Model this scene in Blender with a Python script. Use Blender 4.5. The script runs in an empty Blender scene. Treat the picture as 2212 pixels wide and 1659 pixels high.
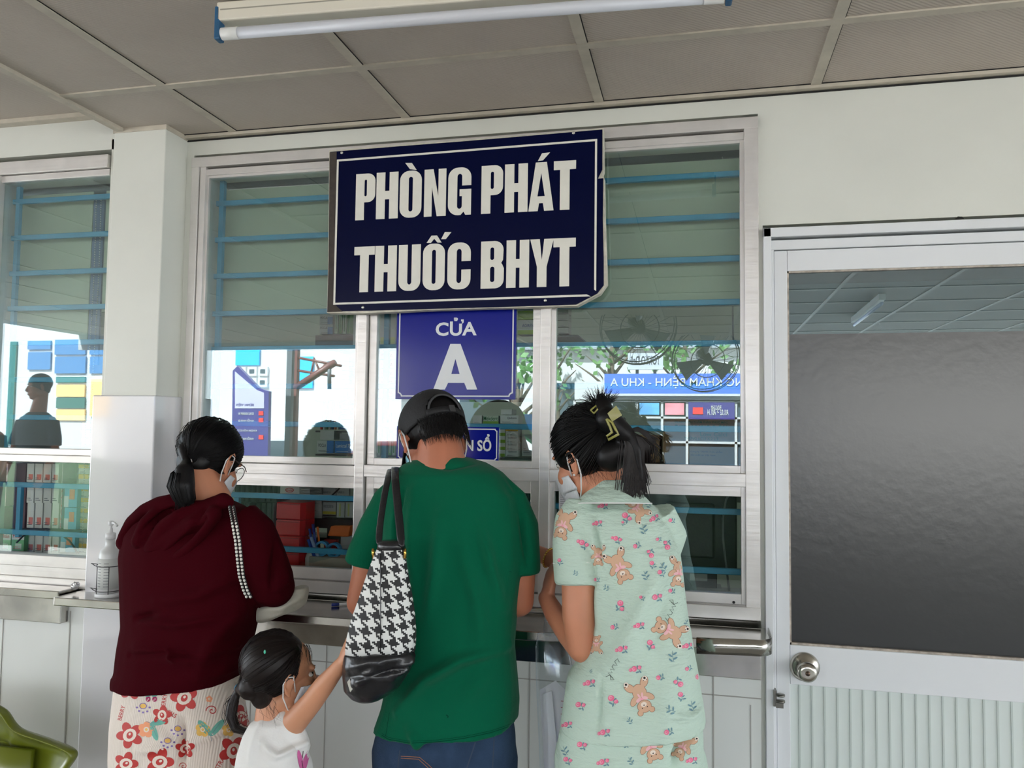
import bpy, bmesh, math, random
import numpy as np
from mathutils import Vector, Matrix, noise
from mathutils.bvhtree import BVHTree
random.seed(7)
SC = bpy.context.scene
COL = SC.collection
PI = math.pi
# ---------------------------------------------------------------- camera
FPX = 1714.75
YAW, PIT, ROL = [math.radians(v) for v in (13.088, 3.2615, .7174)]
CAM = np.array([0, -2.4, 1.62])
_cy, _sy, _cp, _sp = math.cos(YAW), math.sin(YAW), math.cos(PIT), math.sin(PIT)
FW = np.array([-_sy*_cp, _cy*_cp, _sp]); _r = np.array([_cy, _sy, 0.]); _u = np.cross(_r, FW)
RT = math.cos(ROL)*_r + math.sin(ROL)*_u
UP = -math.sin(ROL)*_r + math.cos(ROL)*_u
def ray(px, py):
    return FW + RT*(px-1106)/FPX - UP*(py-829.5)/FPX
def W(px, py, Y=0.):
    """point of the wall-parallel plane y = Y that stands where the photo shows (px, py)"""
    d = ray(px, py); return CAM + d*(Y-CAM[1])/d[1]
def pxm(Y=0.):            # metres per photo pixel at depth Y
    return (Y-CAM[1])/FPX/_cy
cam = bpy.data.cameras.new('camera'); camo = bpy.data.objects.new('camera', cam); COL.objects.link(camo)
cam.sensor_fit = 'HORIZONTAL'; cam.sensor_width = 36; cam.lens = FPX/2212*36; cam.clip_start = .05; cam.clip_end = 200
mw = Matrix(((RT[0], UP[0], -FW[0], CAM[0]), (RT[1], UP[1], -FW[1], CAM[1]), (RT[2], UP[2], -FW[2], CAM[2]), (0, 0, 0, 1)))
camo.matrix_world = mw
SC.camera = camo
# ---------------------------------------------------------------- sky, sun, exposure
SC.view_settings.view_transform = 'Standard'; SC.view_settings.look = 'None'
SC.view_settings.gamma = 1; SC.view_settings.exposure = -1.08; SC.view_settings.use_curve_mapping = False
wd = bpy.data.worlds.new('sky'); SC.world = wd; wd.use_nodes = True
nt = wd.node_tree; bg = nt.nodes['Background']
bg.inputs[0].default_value = (.86, .93, 1, 1); bg.inputs[1].default_value = 13.0
sun = bpy.data.lights.new('sun', 'SUN'); sun.energy = 90; sun.angle = .02; sun.color = (1, .96, .9)
suno = bpy.data.objects.new('sun', sun); COL.objects.link(suno)
suno.rotation_euler = Vector((.35, -1, -1.05)).to_track_quat('-Z', 'Y').to_euler(); suno.location = (0, 20, 20)
SC.cycles.transparent_max_bounces = 24
SC.cycles.max_bounces = 8; SC.cycles.diffuse_bounces = 4; SC.cycles.glossy_bounces = 4
SC.cycles.use_denoising = True
SC.cycles.sample_clamp_indirect = 6
# ---------------------------------------------------------------- materials
def lin(c):
    return tuple(((v/255)/12.92 if v/255 <= .04045 else ((v/255+.055)/1.055)**2.4) for v in c)
MATS = {}
def mat(name, rgb=(200, 200, 200), rough=.5, metal=0., spec=.5, bump=None, var=None, coat=0., sheen=0., emit=None, sss=0., alpha=None, linc=None):
    """bump=(kind, scale, strength[, stretch xyz]); var=(scale, amount) tone variation of the thing itself"""
    if name in MATS: return MATS[name]
    m = bpy.data.materials.new(name); m.use_nodes = True; MATS[name] = m
    N = m.node_tree.nodes; L = m.node_tree.links; b = N['Principled BSDF']
    c = linc or lin(rgb)
    b.inputs['Base Color'].default_value = (*c, 1)
    b.inputs['Roughness'].default_value = rough; b.inputs['Metallic'].default_value = metal
    b.inputs['Specular IOR Level'].default_value = spec
    b.inputs['Coat Weight'].default_value = coat
    b.inputs['Sheen Weight'].default_value = sheen
    if sss:
        b.inputs['Subsurface Weight'].default_value = sss; b.inputs['Subsurface Radius'].default_value = (.01, .004, .002)
    if alpha is not None: b.inputs['Alpha'].default_value = alpha
    if emit:
        b.inputs['Emission Color'].default_value = (*c, 1); b.inputs['Emission Strength'].default_value = emit
    tc = N.new('ShaderNodeTexCoord')
    if var:
        nz = N.new('ShaderNodeTexNoise'); nz.inputs['Scale'].default_value = var[0]; nz.inputs['Detail'].default_value = 5
        L.new(tc.outputs['Object'], nz.inputs['Vector'])
        r = N.new('ShaderNodeValToRGB'); r.color_ramp.elements[0].position = .3; r.color_ramp.elements[1].position = .7
        a = var[1]
        r.color_ramp.elements[0].color = (*[v*(1-a) for v in c], 1); r.color_ramp.elements[1].color = (*[min(1, v*(1+a*.5)) for v in c], 1)
        L.new(nz.outputs[0], r.inputs[0]); L.new(r.outputs[0], b.inputs['Base Color'])
    if bump:
        mp = N.new('ShaderNodeMapping'); L.new(tc.outputs['Object'], mp.inputs[0])
        if len(bump) > 3: mp.inputs['Scale'].default_value = bump[3]
        if len(bump) > 4: mp.inputs['Rotation'].default_value = bump[4]
        if bump[0] == 'noise':
            t = N.new('ShaderNodeTexNoise'); t.inputs['Scale'].default_value = bump[1]; t.inputs['Detail'].default_value = 4; out = t.outputs[0]
        elif bump[0] == 'wave':
            t = N.new('ShaderNodeTexWave'); t.inputs['Scale'].default_value = bump[1]; t.inputs['Distortion'].default_value = 1.5; t.inputs['Detail'].default_value = 2; out = t.outputs['Fac']
        else:
            t = N.new('ShaderNodeTexVoronoi'); t.inputs['Scale'].default_value = bump[1]; out = t.outputs[0]
        L.new(mp.outputs[0], t.inputs['Vector'])
        bn = N.new('ShaderNodeBump'); bn.inputs['Strength'].default_value = bump[2]; bn.inputs['Distance'].default_value = .01
        L.new(out, bn.inputs['Height']); L.new(bn.outputs[0], b.inputs['Normal'])
    return m
def glassmat(name, tint=(.93, .97, .95), f0=.12, rough=0.):
    m = bpy.data.materials.new(name); m.use_nodes = True; N = m.node_tree.nodes; L = m.node_tree.links
    for n in list(N):
        if n.type == 'BSDF_PRINCIPLED': N.remove(n)
    out = [n for n in N if n.type == 'OUTPUT_MATERIAL'][0]
    tr = N.new('ShaderNodeBsdfTransparent'); tr.inputs[0].default_value = (*tint, 1)
    gl = N.new('ShaderNodeBsdfAnisotropic'); gl.inputs['Roughness'].default_value = rough; gl.inputs[0].default_value = (.80, .92, 1., 1)
    geo = N.new('ShaderNodeNewGeometry')
    dot = N.new('ShaderNodeVectorMath'); dot.operation = 'DOT_PRODUCT'
    L.new(geo.outputs['Normal'], dot.inputs[0]); L.new(geo.outputs['Incoming'], dot.inputs[1])
    def M(op, *a):
        n = N.new('ShaderNodeMath'); n.operation = op
        for i, v in enumerate(a):
            if isinstance(v, (int, float)): n.inputs[i].default_value = v
            else: L.new(v, n.inputs[i])
        return n.outputs[0]
    k = M('ABSOLUTE', dot.outputs['Value']); k = M('SUBTRACT', 1., k); k = M('POWER', k, 5.); k = M('MULTIPLY', k, 1-f0); k = M('ADD', k, f0)
    mx = N.new('ShaderNodeMixShader'); L.new(k, mx.inputs[0]); L.new(tr.outputs[0], mx.inputs[1]); L.new(gl.outputs[0], mx.inputs[2])
    L.new(mx.outputs[0], out.inputs[0]); MATS[name] = m
    return m
# ---------------------------------------------------------------- object helpers
def tag(o, label=None, cat=None, group=None, kind=None):
    if label: o['label'] = label
    if cat: o['category'] = cat
    if group: o['group'] = group
    if kind: o['kind'] = kind
    return o
def empty(name, loc, label, cat, group=None):
    o = bpy.data.objects.new(name, None); COL.objects.link(o); o.location = tuple(loc); o.empty_display_size = .05
    return tag(o, label, cat, group)
def link(name, me, mats, parent=None):
    for m in (mats if isinstance(mats, (list, tuple)) else [mats]): me.materials.append(m)
    o = bpy.data.objects.new(name, me); COL.objects.link(o)
    if parent is not None:
        o.parent = parent
        loc = Vector((0, 0, 0)); p = parent
        while p is not None: loc = loc + Vector(p.location); p = p.parent
        o.location = -loc          # meshes are written in world coordinates
    return o
class MB:
    def __init__(s): s.v = []; s.f = []; s.m = []; s.sm = []
    def add(s, vs, fs, mi=0, smooth=False):
        b = len(s.v); s.v += [tuple(float(c) for c in v) for v in vs]
        for f in fs: s.f.append([b+i for i in f]); s.m.append(mi); s.sm.append(smooth)
        return s
    def box(s, x0, x1, y0, y1, z0, z1, mi=0):
        vs = [(x, y, z) for z in (z0, z1) for y in (y0, y1) for x in (x0, x1)]
        return s.add(vs, [(0, 2, 3, 1), (4, 5, 7, 6), (0, 1, 5, 4), (2, 6, 7, 3), (0, 4, 6, 2), (1, 3, 7, 5)], mi)
    def obox(s, c, ax, ay, az, mi=0):       # oriented box, half axes
        c, ax, ay, az = map(np.array, (c, ax, ay, az))
        vs = [c+i*ax+j*ay+k*az for k in (-1, 1) for j in (-1, 1) for i in (-1, 1)]
        return s.add(vs, [(0, 2, 3, 1), (4, 5, 7, 6), (0, 1, 5, 4), (2, 6, 7, 3), (0, 4, 6, 2), (1, 3, 7, 5)], mi)
    def tube(s, pts, r, n=10, mi=0, cap=True, flat=1.):
        pts = [np.array(p, float) for p in pts]; rs = r if isinstance(r, (list, tuple)) else [r]*len(pts)
        up = None; rings = []
        for i, p in enumerate(pts):
            t = pts[min(i+1, len(pts)-1)] - pts[max(i-1, 0)]; t = t/(np.linalg.norm(t)+1e-9)
            if up is None:
                up = np.array([0, 0, 1.]) if abs(t[2]) < .9 else np.array([0, 1., 0])
            a = np.cross(t, up); a /= np.linalg.norm(a)+1e-9; b = np.cross(a, t); up = b
            rings.append([p + rs[i]*(math.cos(2*PI*k/n)*a + flat*math.sin(2*PI*k/n)*b) for k in range(n)])
        vs = [v for g in rings for v in g]
        fs = [(i*n+k, i*n+(k+1) % n, (i+1)*n+(k+1) % n, (i+1)*n+k) for i in range(len(pts)-1) for k in range(n)]
        if cap: fs += [tuple(range(n))[::-1], tuple((len(pts)-1)*n+k for k in range(n))]
        return s.add(vs, fs, mi, True)
    def lathe(s, c, axis, prof, n=24, mi=0):   # prof: (distance along axis, radius)
        axis = np.array(axis, float); axis /= np.linalg.norm(axis)
        a = np.cross(axis, [0, 0, 1.] if abs(axis[2]) < .9 else [1., 0, 0]); a /= np.linalg.norm(a); b = np.cross(axis, a)
        c = np.array(c, float)
        vs = [c+axis*d+r*(math.cos(2*PI*k/n)*a+math.sin(2*PI*k/n)*b) for d, r in prof for k in range(n)]
        fs = [(i*n+k, i*n+(k+1) % n, (i+1)*n+(k+1) % n, (i+1)*n+k) for i in range(len(prof)-1) for k in range(n)]
        fs += [tuple(range(n))[::-1], tuple((len(prof)-1)*n+k for k in range(n))]
        return s.add(vs, fs, mi, True)
    def ell(s, c, r, n=16, mi=0, R=None):
        m = n//2; vs = []; R = np.eye(3) if R is None else R; c = np.array(c, float)
        for i in range(1, m):
            th = PI*i/m
            for k in range(n):
                ph = 2*PI*k/n
                vs.append(c + R @ (np.array([math.sin(th)*math.cos(ph), math.sin(th)*math.sin(ph), math.cos(th)])*np.array(r)))
        vs += [c+R@(np.array([0, 0, 1])*np.array(r)), c-R@(np.array([0, 0, 1])*np.array(r))]
        fs = [(i*n+k, (i+1)*n+k, (i+1)*n+(k+1) % n, i*n+(k+1) % n) for i in range(m-2) for k in range(n)]
        T = (m-1)*n
        fs += [(T, k, (k+1) % n) for k in range(n)] + [(T+1, (m-2)*n+(k+1) % n, (m-2)*n+k) for k in range(n)]
        return s.add(vs, fs, mi, True)
    def loft(s, rings, mi=0, cap=True):
        n = len(rings[0]); vs = [v for g in rings for v in g]
        fs = [(i*n+k, i*n+(k+1) % n, (i+1)*n+(k+1) % n, (i+1)*n+k) for i in range(len(rings)-1) for k in range(n)]
        if cap: fs += [tuple(range(n))[::-1], tuple((len(rings)-1)*n+k for k in range(n))]
        return s.add(vs, fs, mi, True)
    def prism(s, poly, y0, y1, mi=0):      # poly of (x, z)
        n = len(poly); vs = [(x, y0, z) for x, z in poly]+[(x, y1, z) for x, z in poly]
        return s.add(vs, [tuple(range(n)), tuple(range(n, 2*n))[::-1]]+[(k, k+n, (k+1) % n+n, (k+1) % n) for k in range(n)], mi)
    def mesh(s, name='m'):
        me = bpy.data.meshes.new(name); me.from_pydata(s.v, [], s.f)
        me.polygons.foreach_set('material_index', s.m); me.polygons.foreach_set('use_smooth', s.sm); me.update()
        return me
    def build(s, name, mats, parent=None, bevel=0., fix=True):
        me = s.mesh(name)
        if fix:
            bm = bmesh.new(); bm.from_mesh(me); bmesh.ops.recalc_face_normals(bm, faces=bm.faces); bm.to_mesh(me); bm.free()
        o = link(name, me, mats, parent)
        if bevel:
            md = o.modifiers.new('bevel', 'BEVEL'); md.width = bevel; md.segments = 2; md.limit_method = 'ANGLE'
        return o
def struct(name, mb, mats, **k):
    return tag(mb.build(name, mats, **k), kind='structure')
def evalmesh(o):
    dg = bpy.context.evaluated_depsgraph_get(); dg.update()
    return bpy.data.meshes.new_from_object(o.evaluated_get(dg))
def curvemesh(loops, ext=.001):
    """filled flat mesh from closed (x, z) loops (holes by nesting), front towards -y"""
    cu = bpy.data.curves.new('c', 'CURVE'); cu.dimensions = '2D'; cu.fill_mode = 'BOTH'; cu.extrude = ext
    for lp in loops:
        sp = cu.splines.new('POLY'); sp.points.add(len(lp)-1); sp.use_cyclic_u = True
        for i, (x, z) in enumerate(lp): sp.points[i].co = (x, z, 0, 1)
    o = bpy.data.objects.new('c', cu); COL.objects.link(o); me = evalmesh(o); bpy.data.objects.remove(o)
    me.transform(Matrix.Rotation(PI/2, 4, 'X'))
    return me
def textmesh(body, x0, x1, z0, z1, y=0., bold=0., ext=.0005, ref=None, mirror=False, rot180=False):
    """built-in font text; the glyphs of ref (default body) fill the box x0..x1, z0..z1"""
    def mk(b):
        cu = bpy.data.curves.new('t', 'FONT'); cu.body = b; cu.size = 1; cu.extrude = 0; cu.offset = bold; cu.resolution_u = 3; cu.fill_mode = 'FRONT'
        o = bpy.data.objects.new('t', cu); COL.objects.link(o); me = evalmesh(o); bpy.data.objects.remove(o); return me
    me = mk(body); n = len(me.vertices)
    a = np.zeros(n*3); me.vertices.foreach_get('co', a); a = a.reshape(-1, 3)
    if ref and ref != body:
        mr = mk(ref); b = np.zeros(len(mr.vertices)*3); mr.vertices.foreach_get('co', b); b = b.reshape(-1, 3)
        zmin, zmax = b[:, 1].min(), b[:, 1].max(); xmin, xmax = b[:, 0].min(), b[:, 0].max()
    else:
        zmin, zmax = a[:, 1].min(), a[:, 1].max(); xmin, xmax = a[:, 0].min(), a[:, 0].max()
    u = (a[:, 0]-xmin)/(xmax-xmin+1e-9); v = (a[:, 1]-zmin)/(zmax-zmin+1e-9)
    if mirror: u = 1-u
    if rot180: u = 1-u; v = 1-v
    out = np.stack([x0+u*(x1-x0), np.full(n, y), z0+v*(z1-z0)], 1)
    me.vertices.foreach_set('co', out.ravel()); me.update()
    return me
def merge(meshes_mi, name='m'):
    """join meshes [(mesh, material index)] into one"""
    mb = MB()
    for me, mi in meshes_mi:
        mb.add([v.co[:] for v in me.vertices], [tuple(p.vertices) for p in me.polygons], mi, False)
    return mb
def rrect(x0, x1, z0, z1, r, n=6):
    r = min(r, (x1-x0)/2-1e-5, (z1-z0)/2-1e-5); out = []
    for cx, cz, a0 in ((x1-r, z1-r, 0), (x0+r, z1-r, 90), (x0+r, z0+r, 180), (x1-r, z0+r, 270)):
        for k in range(n+1):
            a = math.radians(a0+90*k/n); out.append((cx+r*math.cos(a), cz+r*math.sin(a)))
    return out
def copy_tree(o, label=None, loc=None):
    c = o.copy(); COL.objects.link(c)
    if loc is not None: c.location = loc
    if label: c['label'] = label
    for ch in list(o.children):
        d = ch.copy(); COL.objects.link(d); d.parent = c
    return c
# ================================================================ THE SETTING
m_wall = mat('wall_paint', (218, 219, 210), .35, var=(3, .06), bump=('noise', 6, .25))
m_ceil = mat('ceiling_panel', (184, 174, 162), .7, var=(2.5, .08), bump=('wave', 34, .22, (1, 1, 1), (0, 0, .9)))
m_tbar = mat('ceiling_bar', (190, 182, 166), .5, var=(20, .15))
m_dark = mat('dark_gap', (16, 15, 14), .8)
m_alu = mat('aluminium', (222, 218, 214), .34, .5, var=(9, .12), bump=('noise', 3, .12, (1, 1, 12)))
m_alud = mat('aluminium_track', (150, 146, 142), .4, .75, var=(9, .2))
m_tile = mat('glazed_wall_tile', (226, 228, 224), .18, var=(2, .04), coat=.3)
m_tile2 = mat('pillar_tile', (220, 219, 221), .10, coat=.6, bump=('noise', 2.2, .12))
m_grout = mat('grout', (165, 163, 157), .8)
m_blue = mat('blue_grille_paint', (58, 140, 178), .35, var=(15, .1))
m_white = mat('white_door_paint', (226, 228, 230), .3, var=(4, .03))
m_steel = mat('stainless_steel', (190, 188, 182), .16, 1., var=(14, .18), bump=('noise', 5, .15))
m_glass = glassmat('window_glass')
m_floor = mat('floor_tile', (150, 145, 138), .3, var=(2, .1))
ZC = 2.628
# walls ----------------------------------------------------------------
w = MB()
w.box(-1.735, .178, 0, .12, 2.56, ZC+.1); w.box(.178, 5.0, 0, .12, 2.225, ZC+.1)
w.box(1.16, 5.0, 0, .12, 0, 2.225); w.box(.178, .19, 0, .12, 0, 2.225); w.box(-1.76, -1.708, 0, .12, 1.0, 2.56)
struct('wall_back', w, m_wall)
w = MB(); w.box(-7, -1.93, -.1, .02, 2.565, 2.75); w.box(-7, -1.93, -.1, .02, 0, 1.0)
struct('wall_left', w, m_wall)
w = MB()                                     # tiled dado under the counter
w.box(-1.95, .178, -.012, .1, 0, 1.0)
struct('wall_counter', w, m_tile)
w = MB()
for x in (-1.42, -1.155, -.9, -.49, -.23): w.box(x, x+.003, -.0135, -.01, 0, 1.0)
w.box(-1.95, .178, -.0135, -.01, .868, .871); w.box(.045, .049, -.0135, -.01, 0, .935)
w.box(.148, .1505, -.0138, -.01, 0, .85)
struct('trim_1', w, m_grout)
w = MB(); w.box(-7, -1.94, -.125, -.1, 0, 1.02); struct('wall_left_tile', w, m_tile)
w = MB(); w.box(-2.29, -2.287, -.127, -.12, 0, 1.0); w.box(-2.025, -2.021, -.127, -.12, 0, 1.0); struct('trim_2', w, m_grout)
# pillar -----------------------------------------------------------------
w = MB(); w.box(-1.938, -1.735, -.118, .05, 1.70, ZC)
struct('pillar', w, m_wall, bevel=.003)
w = MB(); w.box(-1.962, -1.722, -.138, .05, 0, 1.716)
struct('pillar_tiling', w, m_tile2, bevel=.004)
w = MB(); w.box(-1.9405, -1.7325, -.1205, .05, 2.612, ZC); struct('trim_3', w, m_tbar)
# ceiling -----------------------------------------------------------------
w = MB(); w.box(-1.92, 7, -6.7, .1, ZC, ZC+.03); w.box(-7, -1.92, -6.7, .1, 2.69, 2.72)
struct('ceiling', w, m_ceil)
w = MB()
xs = [-1.545+.6275*k for k in range(0, 13)]
for x in xs: w.box(x-.014, x+.014, -6.7, 0, ZC-.004, ZC+.001)
for k in range(11):
    y = -.385-.61*k
    w.box(-1.92, 7, y-.014, y+.014, ZC-.0045, ZC+.001)
for x in (-7+.63*k for k in range(8)): w.box(x-.013, x+.013, -6.7, -.1, 2.686, 2.691)
w.box(-1.735, 7, -.022, 0, ZC-.012, ZC)
w.box(-1.925, -1.90, -6.7, -.118, ZC-.012, 2.70); w.box(-7, -1.92, -.135, -.1, 2.675, 2.70)
struct('trim_4', w, m_tbar)
w = MB()                                    # dark joints beside the bars
w.box(-1.933, -1.9255, -6.7, -.118, ZC-.006, 2.70)
for x in xs: w.box(x+.014, x+.0165, -6.7, -.02, ZC-.0015, ZC+.001)
for k in range(11):
    y = -.385-.61*k; w.box(-1.90, 7, y+.014, y+.017, ZC-.0015, ZC+.001)
w.box(-1.735, 7, -.0255, -.021, ZC-.002, ZC+.001); w.box(-1.735, 7, -.004, -.0005, ZC-.018, ZC-.0135)
for px_, py_, a_, b_ in ((2072, 470, .012, .004), (1436, 216, .008, .005), (1995, 478, .02, .0015)): p_ = W(px_, py_, -.0005); w.prism([(p_[0]-a_, p_[2]-b_), (p_[0]-a_*.3, p_[2]+b_*.8), (p_[0]+a_*.6, p_[2]+b_*.5), (p_[0]+a_, p_[2]-b_*.9)], -.0012, .001)
struct('trim_5', w, m_dark)
# roof over porch and room, floor, room shell
w = MB(); w.box(-8, 8, -6.75, 5, 2.8, 2.95); w.box(-8, 8, -6.75, -6.7, 2.6, 2.95)
struct('roof', w, mat('roof_concrete', (150, 150, 150), .8))
w = MB(); w.box(-8, 8, -6.7, 5, -.1, 0); struct('floor', w, m_floor)
m_in = mat('room_wall_paint', (178, 190, 176), .6, var=(2, .05))
w = MB(); w.box(-5.1, 5.1, 3.6, 3.7, 0, 2.8); w.box(-5.1, -5, .12, 3.6, 0, 2.8); w.box(5, 5.1, .12, 3.6, 0, 2.8)
struct('wall_room', w, m_in)
w = MB(); w.box(-5, 5, .12, 3.6, 2.69, 2.79); struct('ceiling_room', w, mat('room_ceiling', (190, 192, 190), .7))
# ---------------------------------------------------------------- windows
def pane(mb, x0, x1, z0, z1, y): mb.box(x0, x1, y, y+.004, z0, z1)
WX0, WX1, WZ0, WZ1 = -1.708, .178, 1.085, 2.548
win = MB()
win.box(WX0, WX0+.028, -.012, .09, WZ0, WZ1); win.box(WX0+.030, WX0+.052, -.006, .09, WZ0, WZ1-.03)
win.box(WX1-.040, WX1, -.012, .09, WZ0, WZ1)
win.box(WX0, WX1, -.014, .09, WZ1-.034, WZ1); win.box(WX0+.05, WX1-.04, -.002, .09, WZ1-.062, WZ1-.04)
win.box(WX0, WX1, -.016, .09, 1.086, 1.122)                      # sill
fr = tag(win.build('window_1', m_alu, bevel=.0015), kind='structure')
w = MB()
for mx in (-1.073, -.467):
    w.box(mx, mx+.031, -.0135, .05, 1.122, 2.487)
w.box(WX0+.03, -1.073, -.008, .05, 1.462, 1.496); w.box(-1.0415, -.4675, -.011, .05, 1.462, 1.500); w.box(-.4355, WX1-.036, -.011, .05, 1.462, 1.500)
w.build('mullion', m_alu, fr, bevel=.0015)
w = MB()                                     # sash frames
panes = []
def sash(x0, x1, z0, z1, y, s=.022, b=.022):
    w.box(x0, x0+s, y, y+.025, z0, z1); w.box(x1-s, x1, y, y+.025, z0, z1)
    w.box(x0+s, x1-s, y, y+.025, z0, z0+b); w.box(x0+s, x1-s, y, y+.025, z1-b, z1)
    panes.append((x0+s, x1-s, z0+b, z1-b, y+.01))
sash(-1.672, -1.066, 1.498, 2.500, .006); sash(-1.038, -.470, 1.500, 2.500, .006, .024)
sash(-.436, .140, 1.500, 2.500, .006, .014)
sash(-1.672, -1.066, 1.122, 1.462, .004, .012, .040); sash(-1.038, -.470, 1.122, 1.462, .004, .026, .038)
sash(-.436, .140, 1.124, 1.463, .004, .014, .030)
sh = w.build('sash', m_alu, fr, bevel=.001)
w = MB()
for p in panes: pane(w, *p)
w.build('window_glass', m_glass, fr)
w = MB(); w.box(WX0+.05, WX1-.04, .034, .09, 1.122, 1.135); w.box(WX0+.05, WX1-.04, -.004, .004, 1.1215, 1.126); w.build('track', m_alud, fr)
w = MB()
for px, py in ((1585, 1301), (475, 345)): p = W(px, py, .003); w.lathe(p, (0, -1, 0), [(0, .004), (.002, .004)], 10)
w.build('screw_hole', m_dark, fr)
# blue security grille behind the glass
GZ = [2.405, 2.275, 2.145, 2.012, 1.887, 1.757, 1.628, 1.383, 1.207]
g = empty('window_grille', (-.8, .07, 1.2), 'blue painted steel security grille behind the main service window glass', 'security grille')
for z in GZ:
    MB().box(WX0+.05, WX1-.03, .06, .076, z-.009, z+.009).build('bar', m_blue, g, bevel=.002)
for x, z0, z1 in ((-1.645, 1.12, 2.49), (-1.012, 1.5, 2.49), (.149, 1.12, 2.49), (-1.548, 1.12, 1.383)):
    MB().box(x, x+.017, .062, .078, z0, z1).build('upright', m_blue, g)
# left window ------------------------------------------------------------
LY = -.1
win = MB(); win.box(-7, -1.965, LY-.012, LY+.08, 2.50, 2.545); win.box(-7, -1.965, LY+.0, LY+.08, 2.475, 2.498)
win.box(-7, -1.965, LY-.014, LY+.08, 1.07, 1.10); win.box(-7, -1.965, LY-.006, LY+.08, 1.10, 1.135)
win.box(-7, -1.965, LY-.01, LY+.05, 1.135, 1.172); win.box(-2.46, -2.412, LY-.012, LY+.08, 1.1, 2.5)
win.box(-7, -1.965, LY-.012, LY+.05, 1.488, 1.512); win.box(-7, -1.965, LY-.002, LY+.05, 1.512, 1.534)
fr2 = tag(win.build('window_2', m_alu, bevel=.0015), kind='structure')
w = MB(); pane(w, -2.41, -1.965, 1.534, 2.475, LY+.012); pane(w, -2.41, -1.965, 1.17, 1.488, LY+.012)
pane(w, -6.9, -2.46, 1.534, 2.475, LY+.012); w.build('window_glass', m_glass, fr2)
w = MB(); w.box(-2.44, -2.418, LY-.013, LY-.010, 1.9, 2.5); w.build('frame_stain', m_dark, fr2)
g = empty('window_grille', (-2.4, -.03, 1.2), 'blue steel security grille behind the left window beside the pillar', 'security grille')
for z in (2.42, 2.287, 2.157, 2.03, 1.906, 1.774, 1.641, 1.403, 1.237):
    MB().box(-2.9, -1.955, -.05, -.036, z-.009, z+.009).build('bar', m_blue, g, bevel=.002)
for x, z0, z1 in ((-2.40, 1.5, 2.48), (-2.335, 1.22, 1.41)): MB().box(x, x+.016, -.048, -.034, z0, z1).build('upright', m_blue, g)
w = MB(); w.box(-1.96, -1.93, -.1, .1, 1.0, 2.6); struct('trim_6', w, m_wall)
# ---------------------------------------------------------------- door
DX0, DX1 = .19, 1.16
d = MB()
d.box(DX0, DX0+.022, -.022, .09, 0, 2.212); d.box(DX0+.022, DX0+.030, -.006, .09, 0, 2.175); d.box(DX1-.03, DX1, -.022, .09, 0, 2.212)
d.box(DX0, DX1, -.022, .09, 2.185, 2.212); d.box(DX0+.022, DX1, -.008, .09, 2.150, 2.178)
dr = tag(d.build('door_1', m_white, bevel=.002), kind='structure')
lf = MB()
x0, x1 = DX0+.031, DX1-.031
lf.box(x0, x0+.036, .0, .04, 0, 2.148); lf.box(x1-.05, x1, .0, .04, 0, 2.148)
lf.box(x0+.0365, x1-.05, .0, .04, 2.088, 2.148); lf.box(x0+.0365, x1-.05, .0, .04, .913, 1.022); lf.box(x0+.0365, x1-.05, .0, .04, 0, .15)
lf.build('door_leaf', m_white, dr, bevel=.0015)
lp = MB(); lp.box(x0+.036, x1-.05, .012, .03, .15, .913)
lp.build('lower_panel', mat('door_panel', (214, 222, 218), .35, var=(5, .03)), dr)
rb = MB(); k = 0
while x0+.062+.0335*k < x1-.06:
    xx = x0+.062+.0335*k; rb.box(xx-.0022, xx+.0022, .0085, .0125, .15, .912); k += 1
rb.build('panel_ribs', mat('door_panel_rib', (190, 200, 194), .35), dr)
cl = MB(); pane(cl, x0+.036, x1-.05, 1.905, 2.088, .014)
m_fr = mat('frosted_film', (20, 22, 24), .30, spec=.8, bump=('noise', 40, .05))
cl.build('clear_glass', glassmat('door_glass', (.45, .62, .72), .36), dr)
ff = MB(); ff.box(x0+.037, x1-.051, .014, .018, 1.022, 1.905); ff.build('frosted_film', m_fr, dr)
bd = MB()
for a in ((x0+.036, x1-.05, 1.022, 1.028), (x0+.036, x0+.041, 1.022, 2.088), (x0+.036, x1-.05, 2.083, 2.088)): bd.box(a[0], a[1], .004, .014, a[2], a[3])
bd.build('glazing_bead', mat('aged_sealant', (170, 160, 148), .6, var=(60, .4)), dr)
kc = W(1738, 1440, -.001)
kn = empty('door_knob', kc, 'round stainless steel keyed knob on the white door', 'door knob')
kn.parent = dr; kn.pop('category') if 'category' in kn.keys() else None
kn.location = tuple(kc)
m_knob = mat('brushed_knob', (186, 182, 172), .22, 1., bump=('noise', 3, .1))
def onparent(mb, name, m, par): return mb.build(name, m, par)
mb = MB().lathe(kc, (0, -1, 0), [(0, .040), (.003, .040), (.010, .030), (.014, .016), (.03, .015), (.036, .022), (.050, .027), (.060, .026), (.066, .020), (.067, .013)], 36)
mb.build('knob_body', m_knob, kn)
MB().lathe(kc+np.array([0, -.067, 0]), (0, -1, 0), [(-.004, .0065), (.001, .0065)], 20).build('key_cylinder', mat('brass_core', (110, 90, 76), .4, .8), kn)
MB().box(kc[0]-.001, kc[0]+.001, kc[1]-.0690, kc[1]-.067, kc[2]-.004, kc[2]+.004).build('keyhole', m_dark, kn)
hp = W(1680, 1507, -.02)
hs = empty('door_hasp', hp, 'x', 'x'); hs.parent = dr; hs.pop('category'); hs['label'] = 'small grey metal hasp latch on the door edge'
m_zinc = mat('worn_zinc', (120, 118, 112), .35, .9)
MB().box(hp[0]-.012, hp[0]-.004, -.03, -.0005, hp[2]-.022, hp[2]+.022).build('hinge_plate', m_zinc, hs)
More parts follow.
